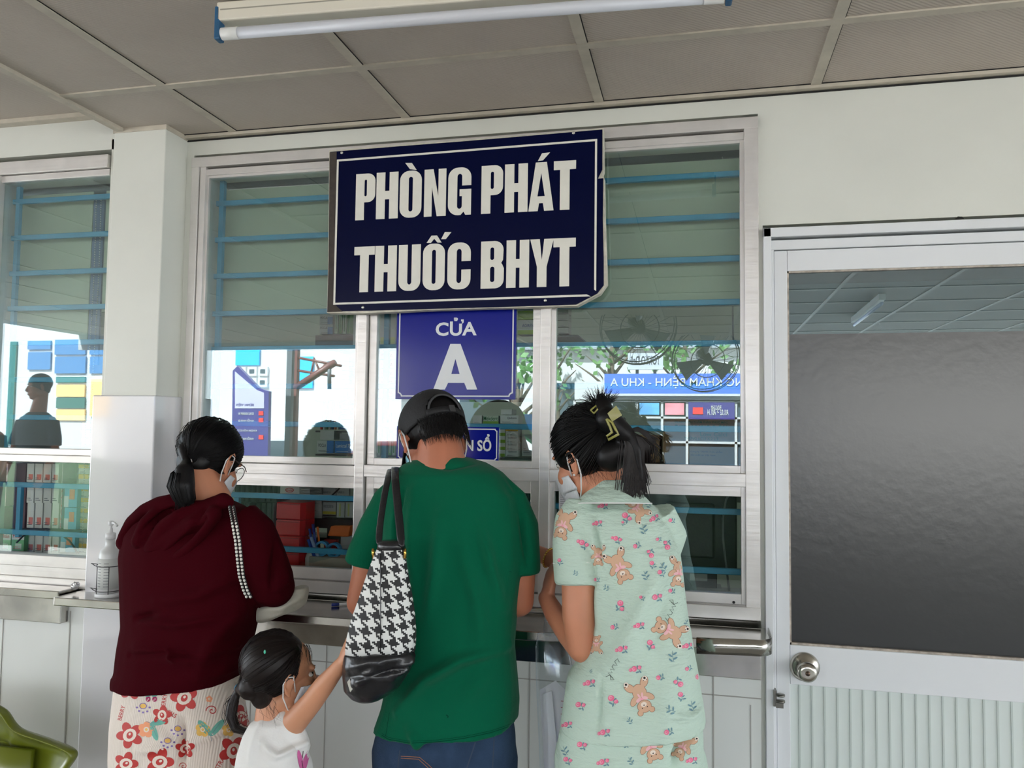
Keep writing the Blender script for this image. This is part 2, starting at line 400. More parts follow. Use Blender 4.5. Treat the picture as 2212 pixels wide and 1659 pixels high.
for dz in (.012, -.004):
    MB().lathe((hp[0]+.006, -.036, hp[2]+dz), (0, 0, 1), [(-.0025, .012), (.0025, .012)], 20).build('staple_ear', m_zinc, hs)
MB().box(hp[0]-.006, hp[0]+.014, -.034, -.030, hp[2]-.024, hp[2]-.010).build('latch_tab', m_zinc, hs)
# ---------------------------------------------------------------- counter
def shelf(mb, pts, zt):
    n = len(pts); vs = [(x, y, zt) for x, y in pts]+[(x, y, zt-.026) for x, y in pts]
    mb.add(vs, [tuple(range(n)), tuple(range(n, 2*n))[::-1]]+[(k, k+n, (k+1) % n+n, (k+1) % n) for k in range(n)])
ZT = 1.070
cpts = [(-1.985, -.242), (-.45, -.242), (-.20, -.222), (0, -.19), (.13, -.172)]+[(.15+.042*math.sin(a), -.125-.045*math.cos(a)) for a in [PI/2*k/6 for k in range(1, 7)]]+[(.192, -.0255), (-1.985, -.0255)]
ctr = MB(); shelf(ctr, cpts, ZT)
co = ctr.build('service_counter', m_steel, bevel=.003)
tag(co, 'narrow stainless steel service counter along the wall under the main window', 'counter')
mb_ = MB(); lip = [(.0, -.191), (.06, -.184), (.13, -.174)]+[(.15+.045*math.sin(a), -.125-.050*math.cos(a)) for a in [PI/2*k/6 for k in range(1, 7)]]+[(.195, -.03)]
mb_.add([(x, y, z) for x, y in lip for z in (1.030, 1.0725)], [(2*i, 2*i+2, 2*i+3, 2*i+1) for i in range(len(lip)-1)], 0, True)
o_ = mb_.build('rolled_end', m_steel, co); md = o_.modifiers.new('s', 'SOLIDIFY'); md.thickness = .003; md.offset = 1
bs = MB(); rings = []
for k in range(9):
    a = PI/2*k/8; rings.append([(-1.70, -.014-.03*(1-math.sin(a)), ZT+.0005+.014*(1-math.cos(a))), (.178, -.014-.03*(1-math.sin(a)), ZT+.0005+.014*(1-math.cos(a)))])
bs.add([v for r_ in rings for v in r_], [(2*i, 2*i+1, 2*i+3, 2*i+2) for i in range(8)], 0, True)
bo = bs.build('upturned_edge', m_steel, co); md = bo.modifiers.new('s', 'SOLIDIFY'); md.thickness = .002
MB().box(-1.70, .178, -.028, -.0135, .925, 1.044).build('apron', m_steel, co, bevel=.002)
ct2 = MB(); shelf(ct2, [(-6.5, -.205), (-2.0, -.205), (-2.0, -.14), (-2.0, -.1265), (-6.5, -.1265)], 1.080)
c2 = ct2.build('service_counter', m_steel, bevel=.003); tag(c2, 'stainless steel counter section under the left window beyond the pillar', 'counter')
MB().box(-6.5, -2.03, -.16, -.1265, .965, 1.054).build('apron', m_steel, c2, bevel=.002)
# ================================================================ INSIDE THE DISPENSARY
m_blind = mat('roller_blind', (176, 188, 170), .75, var=(1.2, .06)); m_wood = mat('grey_board', (92, 92, 94), .5); m_top = mat('inner_worktop', (120, 122, 122), .35)
def thing(o, label, cat, group=None): return tag(o, label, cat, group)
# blinds hanging behind the grille
bl = empty('roller_blind', (-.8, .14, 2.5), 'pale green roller blind lowered behind the top four bars of the main window', 'blind')
MB().box(-1.66, .15, .118, .122, 2.02, 2.47).build('blind_cloth', m_blind, bl); MB().tube([(-1.66, .14, 2.50), (.15, .14, 2.50)], .022, 14).build('roller_tube', mat('blind_roller', (95, 104, 110), .4), bl)
MB().box(-1.66, .15, .112, .128, 2.008, 2.024).build('bottom_rail', mat('blind_rail', (190, 196, 190), .4), bl)
bl = empty('roller_blind', (-2.3, 0, 2.5), 'pale green roller blind lowered halfway behind the left window, with beaded chain', 'blind')
MB().box(-2.6, -2.125, .012, .016, 1.905, 2.46).build('blind_cloth', m_blind, bl); MB().box(-2.07, -1.9, .012, .016, 2.02, 2.46).build('blind_cloth', m_blind, bl)
MB().tube([(-2.6, .03, 2.47), (-1.9, .03, 2.47)], .02, 12).build('roller_tube', mat('blind_roller', (95, 104, 110), .4), bl)
MB().box(-2.12, -2.075, .010, .018, 1.83, 2.44).build('edge_strip', mat('blind_edge', (70, 96, 128), .5), bl)
ch = MB()
for x in (-2.105, -2.085):
    for k in range(150): ch.ell((x+.004*math.sin(k*.05), .004, 2.44-.0085*k), (.0022, .0022, .0026), 6)
tag(ch.build('beaded_chain', mat('chain_bead', (210, 210, 205), .3), bl, fix=False), kind='stuff')
# worktop and rack
wt = MB().box(-4.5, 4.5, .125, .385, 1.02, 1.10).build('inner_worktop', m_top); thing(wt, 'grey worktop running inside behind the service windows', 'worktop')
MB().box(-4.5, 4.5, .34, .37, 0, 1.02).build('front_panel', m_top, wt)
TXD = mat('print_dark', (52, 54, 60), .6); TXR = mat('print_red', (176, 44, 40), .6); TXG = mat('print_green', (30, 96, 60), .6); TXW = mat('print_white', (225, 228, 228), .6)
def bmat(rgb): return mat('carton_%d_%d_%d' % rgb, rgb, .55)
WHT = (206, 208, 206); GRY = (150, 152, 154)
def carton(x0, y0, x1, y1, Y, label, group=None, rgb=WHT, dep=.07, band=None, text=None, tm=TXD, tbox=(.1, .9, .5, .75), rot180=False, rows=2, name='medicine_box', extra=None):
    a, b = W(x0, y1, Y), W(x1, y0, Y); X0, X1, Z0, Z1 = a[0], b[0], a[2], b[2]
    Z0 = min(Z0, W(x1, y1, Y)[2]) if abs(x1-x0) < 60 else Z0
    mb = MB().box(X0+.0006, X1-.0006, Y, Y+dep, Z0+.0006, Z1-.0006, 0); mats = [bmat(rgb)]
    w_, h_ = X1-X0, Z1-Z0
    if band:                               # (u0, u1, v0, v1, rgb) printed areas
        for u0, u1, v0, v1, c in band:
            mats.append(bmat(c)); mb.box(X0+u0*w_, X0+u1*w_, Y-.0006, Y, Z0+v0*h_, Z0+v1*h_, len(mats)-1)
    mats.append(tm)
    if text:
        me = textmesh(text, X0+tbox[0]*w_, X0+tbox[1]*w_, Z0+tbox[2]*h_, Z0+tbox[3]*h_, Y-.0012, .01, rot180=rot180)
        mb.add([v.co[:] for v in me.vertices], [tuple(p.vertices) for p in me.polygons], len(mats)-1)
        bpy.data.meshes.remove(me)
    for k in range(rows):
        z = Z0+h_*(.12+.09*k); mb.box(X0+.12*w_, X0+(.75-.2*k)*w_, Y-.0008, Y, z, z+.025*h_, len(mats)-1)
    o = mb.build(name, mats, fix=False)
    return tag(o, label, 'box', group)
# --- left window, lower shelves
L1 = 'white pill carton with orange label patch in the stacks behind the left window'
cols = [57, 74.5, 93, 111.5, 128]; rws = [(1001, 1041), (1041, 1086), (1086, 1140), (1150, 1194)]
OR = (196, 92, 70)
for i in range(4):
    for j, (ya, yb) in enumerate(rws):
        orange = j in (0, 2, 3)
        carton(cols[i], ya+i*.4, cols[i+1], yb+i*.4, .14, L1 if orange else 'blank backed pale carton in the middle row of stacks behind the left window',
               'orange patch cartons behind the left window' if orange else 'blank cartons behind the left window', (206, 202, 194), band=[(.28, .85, .14, .42, OR)] if orange else [(.1, .9, .6, .9, (190, 188, 184))], rows=2, text='Gold' if 0 else None)
for j, (xb, ya, yb) in enumerate(((18, 1001, 1040), (14, 1048, 1092), (9, 1097, 1142))):
    carton(-30, ya, xb, yb, .12, 'pale pink '+('top', 'middle', 'bottom')[j]+' carton with blue lettering at the left edge of the left window', None, (214, 190, 190), text='talis', tm=mat('print_blue', (40, 60, 140), .6), tbox=(.5, .98, .66, .86), band=[(.5, .95, .3, .6, (225, 215, 205))])
carton(22, 1001, 57, 1044, .16, 'upper dark maroon carton behind the left window', None, (88, 52, 56)); carton(26, 1046, 57, 1140, .16, 'taller lower dark maroon carton behind the left window', None, (96, 56, 60), rows=0)
carton(-6, 1150, 24, 1190, .12, 'green and white carton at the left foot of the left window', None, (120, 176, 130), text='Hoàn', tm=TXR, tbox=(.3, .9, .7, .9), band=[(0, 1, .6, 1, WHT), (.3, .8, .1, .4, (190, 205, 190))])
carton(24.5, 1150, 53, 1190, .12, 'green and white carton with red word beside the maroon cartons', None, (92, 158, 104), text='Hoàn', tm=TXR, tbox=(.1, .8, .7, .9), band=[(0, 1, .6, 1, WHT), (.3, .8, .1, .4, (190, 205, 190))])
def vtext(body, x0, y0, x1, y1, Y, m_):    # text running upwards
    a, b = W(x0, y1, Y), W(x1, y0, Y); me = textmesh(body, 0, b[2]-a[2], 0, b[0]-a[0], 0, .015)
    mb = MB(); mb.add([(b[0]-v.co[2], Y, a[2]+v.co[0]) for v in me.vertices], [tuple(p.vertices) for p in me.polygons]); return mb
o = carton(128.5, 1001, 137, 1142, .135, 'narrow upright white carton with red vertical lettering behind the left window', None, (200, 190, 186), rows=0)
t_ = vtext('STACOL', 129.5, 1045, 136, 1140, .1335, TXR).build('lettering', TXR, o)
TUR = (92, 172, 200)
for j, (a, l) in enumerate((((138, 1048, 168, 1095), 'upper'), ((137.5, 1097, 166, 1143), 'middle'), ((130, 1150, 163, 1192), 'lower'))):
    carton(*a, .13, l+' turquoise and orange carton behind the left window', None, TUR, band=[(.4, .8, .35, .8, (214, 120, 70)), (0, .35, 0, .5, (220, 225, 225))], rows=0)
YL = (222, 176, 60)
for j, (ya, yb) in enumerate(((1004, 1024), (1025, 1049), (1052, 1076), (1076, 1099), (1099, 1121), (1121, 1143), (1155, 1175), (1175, 1196))):
    carton(169.5-j*.3, ya, 193, yb, .15, 'white carton with yellow band stacked against the pillar behind the left window', 'yellow banded cartons by the pillar', (208, 204, 190), band=[(0, 1, .62, 1, YL)], rows=2)
for j in range(3):
    carton(177-j, 912+18*j, 204, 929.5+18*j, .2, 'yellow and white carton on the upper shelf behind the left window beside the pillar', 'upper yellow cartons by the pillar', (210, 204, 184), band=[(0, 1, .65, 1, YL)], rows=1)
# boards in the left rack
rk = empty('medicine_rack', (-2.6, .3, 0), 'grey shelving rack holding cartons behind the left window', 'rack')
for y in (966, 1145.5): 
    z = W(100, y+1, .14)[2]; MB().box(-3.6, -2.05, .128, .42, z-.004, z-.0015).build('shelf', m_wood, rk)
for x in (-3.6, -2.05): MB().box(x, x+.03, .40, .44, 0, 2.2).build('upright', m_gsteel if 0 else mat('rack_upright', (90, 94, 98), .5), rk)
MB().box(-3.6, -2.02, .44, .45, 0, 2.0).build('back_panel', m_wood, rk)
# --- main window, left sash, upper rack
rk = empty('medicine_rack', (-1.0, .75, 0), 'tall dark shelving rack of medicines seen through the left and middle sashes', 'rack')
def board(xa, xb, y, Y, d=.3, t=.008):
    z = W((xa+xb)/2, y, Y)[2]-.003; a = W(xa, y, Y)[0]; b = W(xb, y, Y)[0]; MB().box(a, b, Y-.01, Y+d, z-t, z-.001).build('shelf', m_wood, rk)
for k in range(2):
    carton(690, 678+22*k, 719, 699.5+22*k, .55, 'white and blue carton on the top shelf behind the left sash', 'white and blue cartons on the top shelf', (190, 194, 196), text='POCLA', tbox=(.08, .6, .5, .75), band=[(.62, 1, 0, .7, (60, 120, 180))], rows=1)
for k in range(4):
    carton(722+9*k, 672, 730.5+9*k, 721, .55, 'green and white upright carton on the top shelf behind the left sash', 'green upright cartons on the top shelf', (120, 160, 110) if k % 2 else (186, 200, 180), band=[(.4, .6, .1, .9, (60, 120, 70))], rows=0)
carton(762, 655, 779, 747, .5, 'tall plain white carton beside the first mullion', None, (205, 205, 208), rows=0)
board(684, 775, 722, .55, t=.05); board(684, 775, 832, .55); board(684, 775, 862.5, .55, .1); board(684, 775, 928.5, .55, .2); board(684, 775, 979, .55)
for k in range(6): carton(735, 771+10*k, 754, 780.5+10*k, .56, 'small white carton in the narrow stack under the top shelf', 'small white cartons in the narrow stack', rows=1)
for k in range(4): carton(762, 790+10*k, 776, 799.5+10*k, .58, 'small grey carton stacked beside the first mullion', 'small grey cartons beside the mullion', GRY, rows=1)
for k in range(3): carton(733+9*k, 838, 741+9*k, 861, .56, 'small upright white carton above the blue stack', 'upright white cartons above the blue stack', rows=1)
for k in range(6): carton(733, 864+10.7*k, 778, 874.2+10.7*k, .56, 'blue carton with pale lettering in the tall blue stack', 'blue cartons in the tall stack', (44, 92, 150), text='Savaca Plus', tm=TXW, tbox=(.1, .85, .3, .7), rows=0)
for k in range(7): carton(691+6*k, 866, 696.4+6*k, 928, .56, 'slim upright carton of mixed colours left of the blue stack', 'slim upright cartons left of the blue stack', [(190, 60, 56), WHT, (90, 120, 90), (200, 190, 180), (60, 90, 130), (190, 120, 90), WHT][k], rows=1)
carton(684, 952, 721, 978.5, .50, 'white carton with blue corner low in the left sash', None, (196, 202, 200), text='POCLA', tbox=(.1, .55, .5, .75), band=[(.6, 1, 0, 1, (50, 110, 175))])
carton(722.5, 953, 762, 978.5, .50, 'blue carton with white lettering low in the left sash', None, (40, 110, 180), text='Lamictal 75', tm=TXW, tbox=(.08, .9, .45, .75), rows=1)
carton(691, 930, 722, 950, .52, 'plain white carton on top of the low white and blue carton', None, (200, 202, 200), rows=0); carton(733, 936, 752, 951.5, .52, 'small grey printed carton on top of the low blue carton', None, GRY)
# --- middle sash
VR = 'white carton with upside down red word left of the door letter sign'
for k, (ya, yb) in enumerate(((758, 776), (778, 796), (797, 815), (817, 834), (840, 856))):
    carton(819, ya, 853, yb, .30, VR, 'cartons with upside down red words', text='Vitamin', tm=TXR, tbox=(.15, .85, .3, .7), rot180=True, rows=1)
carton(820, 675, 856, 746, .30, 'white paper covered carton at the top left of the middle sash', None, (196, 198, 204), band=[(.05, .95, .05, .25, (206, 208, 150))], rows=0)
for k in range(5): carton(818+7*k, 891, 824.6+7*k, 915, .30, 'small green and white upright carton in the middle sash', 'small green cartons in the middle sash', (96, 160, 84) if k % 2 else (190, 200, 186), rows=1)
for k in range(5): carton(815+8*k, 927, 822.5+8*k, 984, .30, 'tall green and white upright carton low in the middle sash', 'tall green cartons in the middle sash', (98, 166, 70) if k % 2 else (196, 206, 190), band=[(.3, .7, .1, .85, (200, 206, 200) if k % 2 else (90, 150, 80))], rows=0)
def board2(xa, xb, y, Y, d=.25):
    z = W((xa+xb)/2, y, Y)[2]-.003; a = W(xa, y, Y)[0]; b = W(xb, y, Y)[0]; MB().box(a, b, Y-.01, Y+d, z-.007, z-.001).build('shelf', m_wood, rk)
for y in (747, 857, 916, 985): board2(815, 1185, y, .30)
carton(1118, 640, 1166, 690, .30, 'white carton with green leaf shape at the top right of the middle sash', None, (190, 196, 186), band=[(.0, .7, .0, .5, (140, 176, 40))], rows=0)
carton(1118, 690.5, 1168, 722, .30, 'white carton with dark capital lettering under the green leaf carton', None, (196, 202, 204), text='AGIRENYL', tm=mat('print_blue', (40, 60, 140), .6), tbox=(.2, .85, .5, .72), band=[(0, .75, 0, .3, (140, 176, 40))], rows=0)
carton(1118, 757, 1140, 800, .32, 'grey white carton right of the door letter sign', None, GRY); carton(1118, 801, 1140, 840, .32, 'lower grey white carton right of the door letter sign', None, GRY)
carton(1141, 750, 1170, 805, .32, 'dark green carton beside the second mullion', None, (32, 96, 66), text='Apitor', tm=TXW, tbox=(.2, .8, .75, .85), rows=0)
carton(1021, 897, 1041, 915, .30, 'white carton left of the striped green carton', None, rows=1)
carton(1043, 898, 1077, 915, .30, 'white carton with green stripe over the number sign', None, (190, 200, 186), text='Mekdent', tm=TXG, tbox=(.05, .95, .4, .9), band=[(0, 1, 0, .3, (120, 160, 60))], rows=0)
carton(1080, 897, 1120, 915, .29, 'white carton with two dark lines over the yellow banded stack', None, text='Qadisson', tbox=(.4, .9, .5, .8)); carton(1082, 884, 1106, 896, .30, 'small white carton topmost over the number sign', None, rows=1)
for k in range(4):
    carton(1092, 927+15*k, 1119, 941.5+15*k, .30, 'white carton with dark lines stacked right of the number sign', 'white cartons right of the number sign', text='Qadisson', tbox=(.2, .9, .6, .85), band=[(0, 1, .7, 1, YL)] if k == 0 else None, rows=2)
    carton(1079, 927+15*k, 1091.5, 941.5+15*k, .30, 'narrow white and green carton beside the number sign', 'narrow green cartons beside the number sign', band=[(0, 1, 0, .45, (120, 160, 40))], rows=0)
carton(1128, 938, 1150, 984, .32, 'white printed carton low right in the middle sash', None, (170, 172, 172), rows=3); carton(1151, 942, 1172, 984, .34, 'white printed carton against the second mullion', None, (160, 162, 164), rows=3)
# --- right sash
for k in range(4): carton(1204, 664+14.3*k, 1228, 677.8+14.3*k, .30, 'grey white carton stacked at the top left of the right sash', 'grey cartons at the top of the right sash', (176, 176, 172), text='abc' if 0 else None, rows=2)
board2(1185, 1250, 722, .30)
KR = (150, 116, 82)
ca = carton(1432, 903, 1604, 1000, .42, 'brown corrugated carton with green capital lettering in the right sash', None, KR, .35, rows=0, name='cardboard_box')
def btxt(o, t, a, m_, Y=.4185):
    u0, u1 = W(a[0], a[3], Y), W(a[2], a[1], Y); o2 = link('lettering', textmesh(t, u0[0], u1[0], u0[2], u1[2], Y, .012), m_, o)
btxt(ca, 'DUNG DỊCH THẨM PHÂN PHÚC MẠC', (1458, 908, 1572, 915), TXG); btxt(ca, 'BITALYSIS 2.5%', (1458, 919, 1572, 932), TXG); btxt(ca, 'Low Calci', (1512, 934, 1570, 942), TXG)
btxt(ca, 'THÙNG 6 TÚI X 2 LÍT', (1478, 943, 1552, 950), TXG); btxt(ca, 'Số lô SX', (1528, 955, 1550, 959), TXD)
btxt(ca, 'Công ty TNHH Dược phẩm', (1492, 974, 1560, 978), TXD); btxt(ca, 'Sản xuất tại Việt Nam', (1492, 981, 1545, 985), TXD)
cb = carton(1300, 1008, 1604, 1062, .44, 'lower brown corrugated carton behind the black monitor', None, (140, 108, 78), .35, rows=0, name='cardboard_box')
btxt(cb, 'Low Calci', (1484, 1048, 1535, 1058), TXG, .4385)
carton(1300, 940, 1425, 997, .5, 'smaller brown carton left of the green lettered carton', None, (158, 124, 88), .3, rows=0, name='cardboard_box')
tb = MB(); z = W(1450, 1063, .44)[2]; tb.box(W(1290, 1060, .44)[0], W(1640, 1060, .44)[0], .43, .80, z-.028, z-.008); 
st = empty('carton_stand', (-.0, .6, 0), 'low stand carrying the brown cartons in the right sash', 'stand'); tb.build('top', m_wood, st)
for x in (-.21, .20): MB().box(x, x+.03, .74, .78, 0, z-.02).build('leg', m_wood, st)
# black monitor seen from behind with cable
m_blk = mat('black_plastic', (22, 24, 27), .35); mn = empty('computer_monitor', tuple(W(1490, 1262, .3)), 'black computer monitor seen from behind through the lower right sash', 'monitor')
a, b = W(1392, 1232, .30), W(1592, 1062, .30); MB().box(a[0], b[0], .30, .335, a[2], b[2]).build('screen_shell', m_blk, mn, bevel=.006)
MB().box(a[0]+.07, b[0]-.07, .28, .30, a[2]+.05, b[2]-.04).build('back_bulge', m_blk, mn, bevel=.008); MB().box(-.05, .02, .31, .33, 1.10, a[2]+.02).build('stand', m_blk, mn)
MB().box(-.10, .08, .275, .38, 1.1005, 1.112).build('base', m_blk, mn, bevel=.003)
a, b = W(1490, 1254, .22), W(1528, 1241, .22); pr_ = empty('card_reader', tuple(W(1510, 1262, .22)), 'small dark device with pale label under the monitor', 'device')
MB().box(a[0]-.02, b[0]+.03, .225, .27, 1.1005, b[2]+.016).build('body', m_blk, pr_, bevel=.003); MB().box(a[0], b[0], .223, .226, a[2], b[2]).build('label_plate', mat('label_grey', (170, 172, 165), .5), pr_)
m_cab = mat('grey_cable', (128, 130, 130), .5); m_cabk = mat('black_cable', (24, 24, 26), .4)
tag(MB().tube([W(*p, .16) for p in ((1590, 1040), (1582, 1055), (1568, 1080), (1561, 1120), (1562, 1165), (1567, 1210), (1572, 1250), (1576, 1282))], .0032, 8).build('grey_cable', m_cab), 'thin grey cable hanging down inside the lower right sash', 'cable')
tag(MB().tube([W(*p, .17) for p in ((1466, 1195), (1476, 1245), (1490, 1262), (1500, 1284))], .004, 8).build('black_cable', m_cabk), 'short black cable beside the green pyjama shirt inside the right sash', 'cable')
bg_ = W(1560, 1275, .15); tag(MB().box(W(1490, 1275, .15)[0], W(1588, 1275, .15)[0], .15, .19, 1.1, 1.132).build('plastic_tray', mat('dull_tray', (120, 122, 116), .3)), 'dull grey plastic tray on the inner worktop under the monitor', 'tray')
tag(MB().tube([W(*p, .13) for p in ((1556, 305), (1560, 340), (1572, 380), (1574, 440), (1580, 520), (1584, 600), (1582, 640), (1584, 745))], .0022, 6).build('wall_wire', m_cab), 'thin wire running down behind the right end of the top bars', 'wire')
# --- middle lower sash right of the green shirt
for (a, l, c) in (((1120, 1040, 1145, 1088), 'small black and grey carton right of the green shirt under the transom', (60, 62, 66)), ((1157, 1034, 1200, 1087), 'white and blue carton right of the green shirt under the transom', (190, 196, 204)), ((1150, 1098, 1204, 1142), 'white and blue carton between the bars right of the green shirt', (180, 184, 190)), ((1150, 1150, 1204, 1206), 'lower pale carton right of the green shirt', (150, 152, 156))):
    carton(*a, .2, l, None, c, band=[(0, .3, 0, .9, (40, 84, 160))] if 'blue' in l else None)
MBc = MB(); MBc.box(W(1110, 1200, .2)[0], W(1210, 1200, .2)[0], .19, .35, W(1160, 1144, .2)[2]-.006, W(1160, 1144, .2)[2]-.001); MBc.box(W(1110, 1200, .2)[0], W(1210, 1200, .2)[0], .19, .35, W(1160, 1089, .2)[2]-.006, W(1160, 1089, .2)[2]-.001)
MBc.box(W(1110, 1200, .2)[0], W(1112, 1200, .2)[0], .19, .35, 1.1, 1.45); MBc.box(W(1208, 1200, .2)[0], W(1210, 1200, .2)[0], .19, .35, 1.1, 1.45)
tag(MBc.build('desk_organiser', m_wood), 'dark open desk organiser right of the green shirt', 'organiser')
tag(MB().tube([W(*p, .15) for p in ((1195, 1040), (1180, 1060), (1172, 1085), (1186, 1110), (1180, 1130), (1172, 1160), (1164, 1180), (1158, 1200))], .0042, 8).build('black_cable', m_cabk), 'looped black cable hanging right of the green shirt', 'cable')
# --- main left lower sash
for j in range(2):
    for i in range(9):
        carton(506+11.5*i, (1024, 1086)[j], 516.8+11.5*i, (1084, 1152)[j], .28, 'slim dark grey carton in the two dark rows behind the lower left sash', 'slim dark cartons in two rows', (52, 54, 58), text='Esomeprazol' if 0 else None, tm=TXW, rows=0, band=[(.3, .5, .2, .8, (74, 76, 82))])
vt = vtext('Eslanopol', 523, 1086, 529, 1128, .2785, TXW).build('x', TXW); tag(vt, 'pale upward lettering on a dark carton behind the lower left sash', 'lettering'); bpy.data.objects.remove(vt)
GW = (166, 168, 166)
for i, (xa, xb) in enumerate(((641, 668), (668, 696))):
    for j in range(6 if i else 5):
        carton(xa, 1026+16*j, xb-.5, 1041.5+16*j, .27, 'grey white printed carton in the stacks behind the red trays', 'grey cartons behind the red trays', GW, rows=3)
for i, (xa, xb) in enumerate(((697, 726), (727, 755))):
    for j in range(5): carton(xa, 1022+12.2*j, xb-.5, 1033.6+12.2*j, .27, 'thin white carton with dark capital print in the upper stacks behind the lower left sash', 'thin white printed cartons', (176, 178, 176), text='ALINUSE 10', tbox=(.06, .6, .4, .75), rows=0)
carton(697, 1085, 726, 1115, .27, 'white carton with yellow and black stripes behind the lower left sash', None, (176, 178, 178), band=[(0, 1, .15, .35, (196, 180, 60)), (0, 1, .02, .12, (40, 40, 40))], text='NOCEBI B', tbox=(.08, .8, .6, .8), rows=0)
carton(727, 1085, 745, 1118, .27, 'white carton with pale green swirl behind the lower left sash', None, (180, 182, 176), band=[(.3, .5, .1, .9, (176, 182, 110))], rows=0); carton(745.5, 1085, 764, 1118, .27, 'second white carton with pale green swirl beside the mullion', None, (180, 182, 176), band=[(.3, .5, .1, .9, (176, 182, 110))], rows=0)
carton(756, 1022, 772, 1084, .275, 'grey green carton at the top right of the lower left sash', None, (140, 144, 128), rows=1)
rk2 = empty('desk_shelf', (-1.25, .3, 1.1), 'low dark desk shelf carrying the stacked cartons behind the lower left sash', 'shelf')
z = W(700, 1119, .27)[2]; MB().box(W(634, 1119, .27)[0], W(780, 1119, .27)[0], .26, .40, z-.035, z-.001).build('shelf', m_blk, rk2); MB().box(-1.30, -1.29, .27, .4, 1.10, z-.03).build('side', m_blk, rk2); MB().box(W(780, 1119, .27)[0]-.01, W(780, 1119, .27)[0], .27, .4, 1.1, z-.03).build('side', m_blk, rk2)
z = W(550, 1153, .28)[2]; MB().box(W(500, 1119, .28)[0], -1.30, .27, .40, z-.02, z-.001).build('shelf', m_blk, rk2); MB().box(W(500, 1119, .28)[0], W(502, 1119, .28)[0], .27, .4, 1.1, z-.01).build('side', m_blk, rk2)
# tissue / leaflet carton, open, white with red oval
oc = empty('open_carton', tuple(W(625, 1072, .16)), 'open white carton of leaflets with red oval mark on top of the red trays', 'box')
a, b = W(605, 1069, .15), W(647, 1048, .15); MB().box(a[0], b[0], .15, .26, a[2], b[2]).build('body', bmat((205, 203, 200)), oc)
MB().add([(a[0], .15, b[2]), (b[0]+.02, .13, b[2]+.012), (b[0]+.02, .24, b[2]+.016), (a[0], .26, b[2])], [(0, 1, 2, 3)]).build('flap', bmat((205, 203, 200)), oc)
for k in range(7): MB().box(b[0]-.004, b[0]+.035, .16, .25, a[2]+.004+.005*k, a[2]+.0065+.005*k).build('leaflet', bmat((198, 198, 196)), oc)
c_ = (a+b)/2; ov = curvemesh([[(c_[0]+.016*math.cos(t), c_[2]+.008*math.sin(t)) for t in np.linspace(0, 2*PI, 24, False)], [(c_[0]+.0135*math.cos(t), c_[2]+.006*math.sin(t)) for t in np.linspace(0, 2*PI, 24, False)]]); ov.transform(Matrix.Translation((0, .1485, 0))); link('oval_mark', ov, TXR, oc)
me = textmesh('Stada', c_[0]-.010, c_[0]+.010, c_[2]-.0035, c_[2]+.0035, .148, .01); link('lettering', me, TXR, oc)
# red trays
m_redp = mat('red_plastic', (196, 18, 26), .3, coat=.3); m_redd = mat('red_plastic_dark', (150, 14, 20), .3)
zs = [W(625, y, .15)[2] for y in (1226, 1193, 1158, 1123, 1085)]
zs[0] = 1.1005
for k in range(4):
    t = empty('drawer_box', (W(625, 1200, .15)[0], .2, zs[k]), ['lowest', 'second from bottom', 'third from bottom', 'topmost'][k]+' glossy red plastic box in the red stack', 'plastic box', 'stacked red plastic boxes')
    xa, xb = W(596, 1150, .15)[0], W(647, 1150, .15)[0]
    rings = []
    for zz, e in ((zs[k]+.0005, .002), (zs[k]+.004, 0), (zs[k+1]-.006, 0), (zs[k+1]-.001, .002)): rings.append([(x, y, zz) for x, y in ((xa+e, .15+e), (xb, .15+e), (xb+.012, .17), (xb+.014, .23), (xb, .26-e), (xa+e, .26-e))])
    mb = MB().loft(rings); mb.sm = [False]*len(mb.sm); mb.build('tray_body', m_redp, t)
    MB().box(xa+.004, xb-.004, .1485, .15, zs[k+1]-.009, zs[k+1]-.005).build('front_rim', m_redd, t)
# pen cup group
m_bp = mat('blue_plastic', (30, 70, 160), .3); m_op = mat('orange_pack', (206, 96, 30), .5); m_tape = mat('clear_tape', (70, 140, 190), .25); m_wp = mat('white_paper', (205, 206, 208), .7)
def stick(p, q, Y, r, m_, lab, name='pen', cat='pen', cap=None):
    o = MB().tube([W(*p, Y), W(*q, Y)], r, 10).build(name, m_); tag(o, lab, cat)
    if cap: MB().tube([W(*p, Y), W(p[0]*.7+q[0]*.3, p[1]*.7+q[1]*.3, Y)], r*1.2, 10).build('cap', cap, o)
stick((676, 1132), (684, 1190), .17, .0045, m_bp, 'blue pen standing upright right of the red stack', cap=mat('pen_cap', (24, 40, 120), .3))
stick((669, 1142), (676, 1190), .165, .0045, m_bp, 'second blue pen leaning left beside the red stack')
stick((686, 1138), (690, 1185), .175, .004, m_op, 'orange pencil in the pen group', 'pencil', 'pencil')
stick((672, 1160), (690, 1212), .155, .006, mat('pale_blue_marker', (150, 170, 210), .4), 'pale blue marker leaning in front of the blue pens', 'marker', 'marker')
stick((666, 1165), (684, 1215), .160, .006, m_bp, 'dark blue marker leaning beside the pale blue marker', 'marker', 'marker')
for px, py, l in ((694, 1180, 'left clear blue tape roll below the orange pack'), (720, 1184, 'right clear blue tape roll below the orange pack')):
    c_ = W(px, py, .16); MB_ = MB()
    n = 28; vs = []; 
    for k in range(n):
        a_ = 2*PI*k/n
        for r_, y_ in ((.026, .16), (.026, .178), (.018, .178), (.018, .16)): vs.append((c_[0]+r_*math.cos(a_), y_, c_[2]-.008+r_*math.sin(a_)))
    MB_.add(vs, [(4*k+j, 4*k+(j+1) % 4, 4*((k+1) % n)+(j+1) % 4, 4*((k+1) % n)+j) for k in range(n) for j in range(4)], 0, False)
    tag(MB_.build('tape_roll', m_tape), l, 'tape')
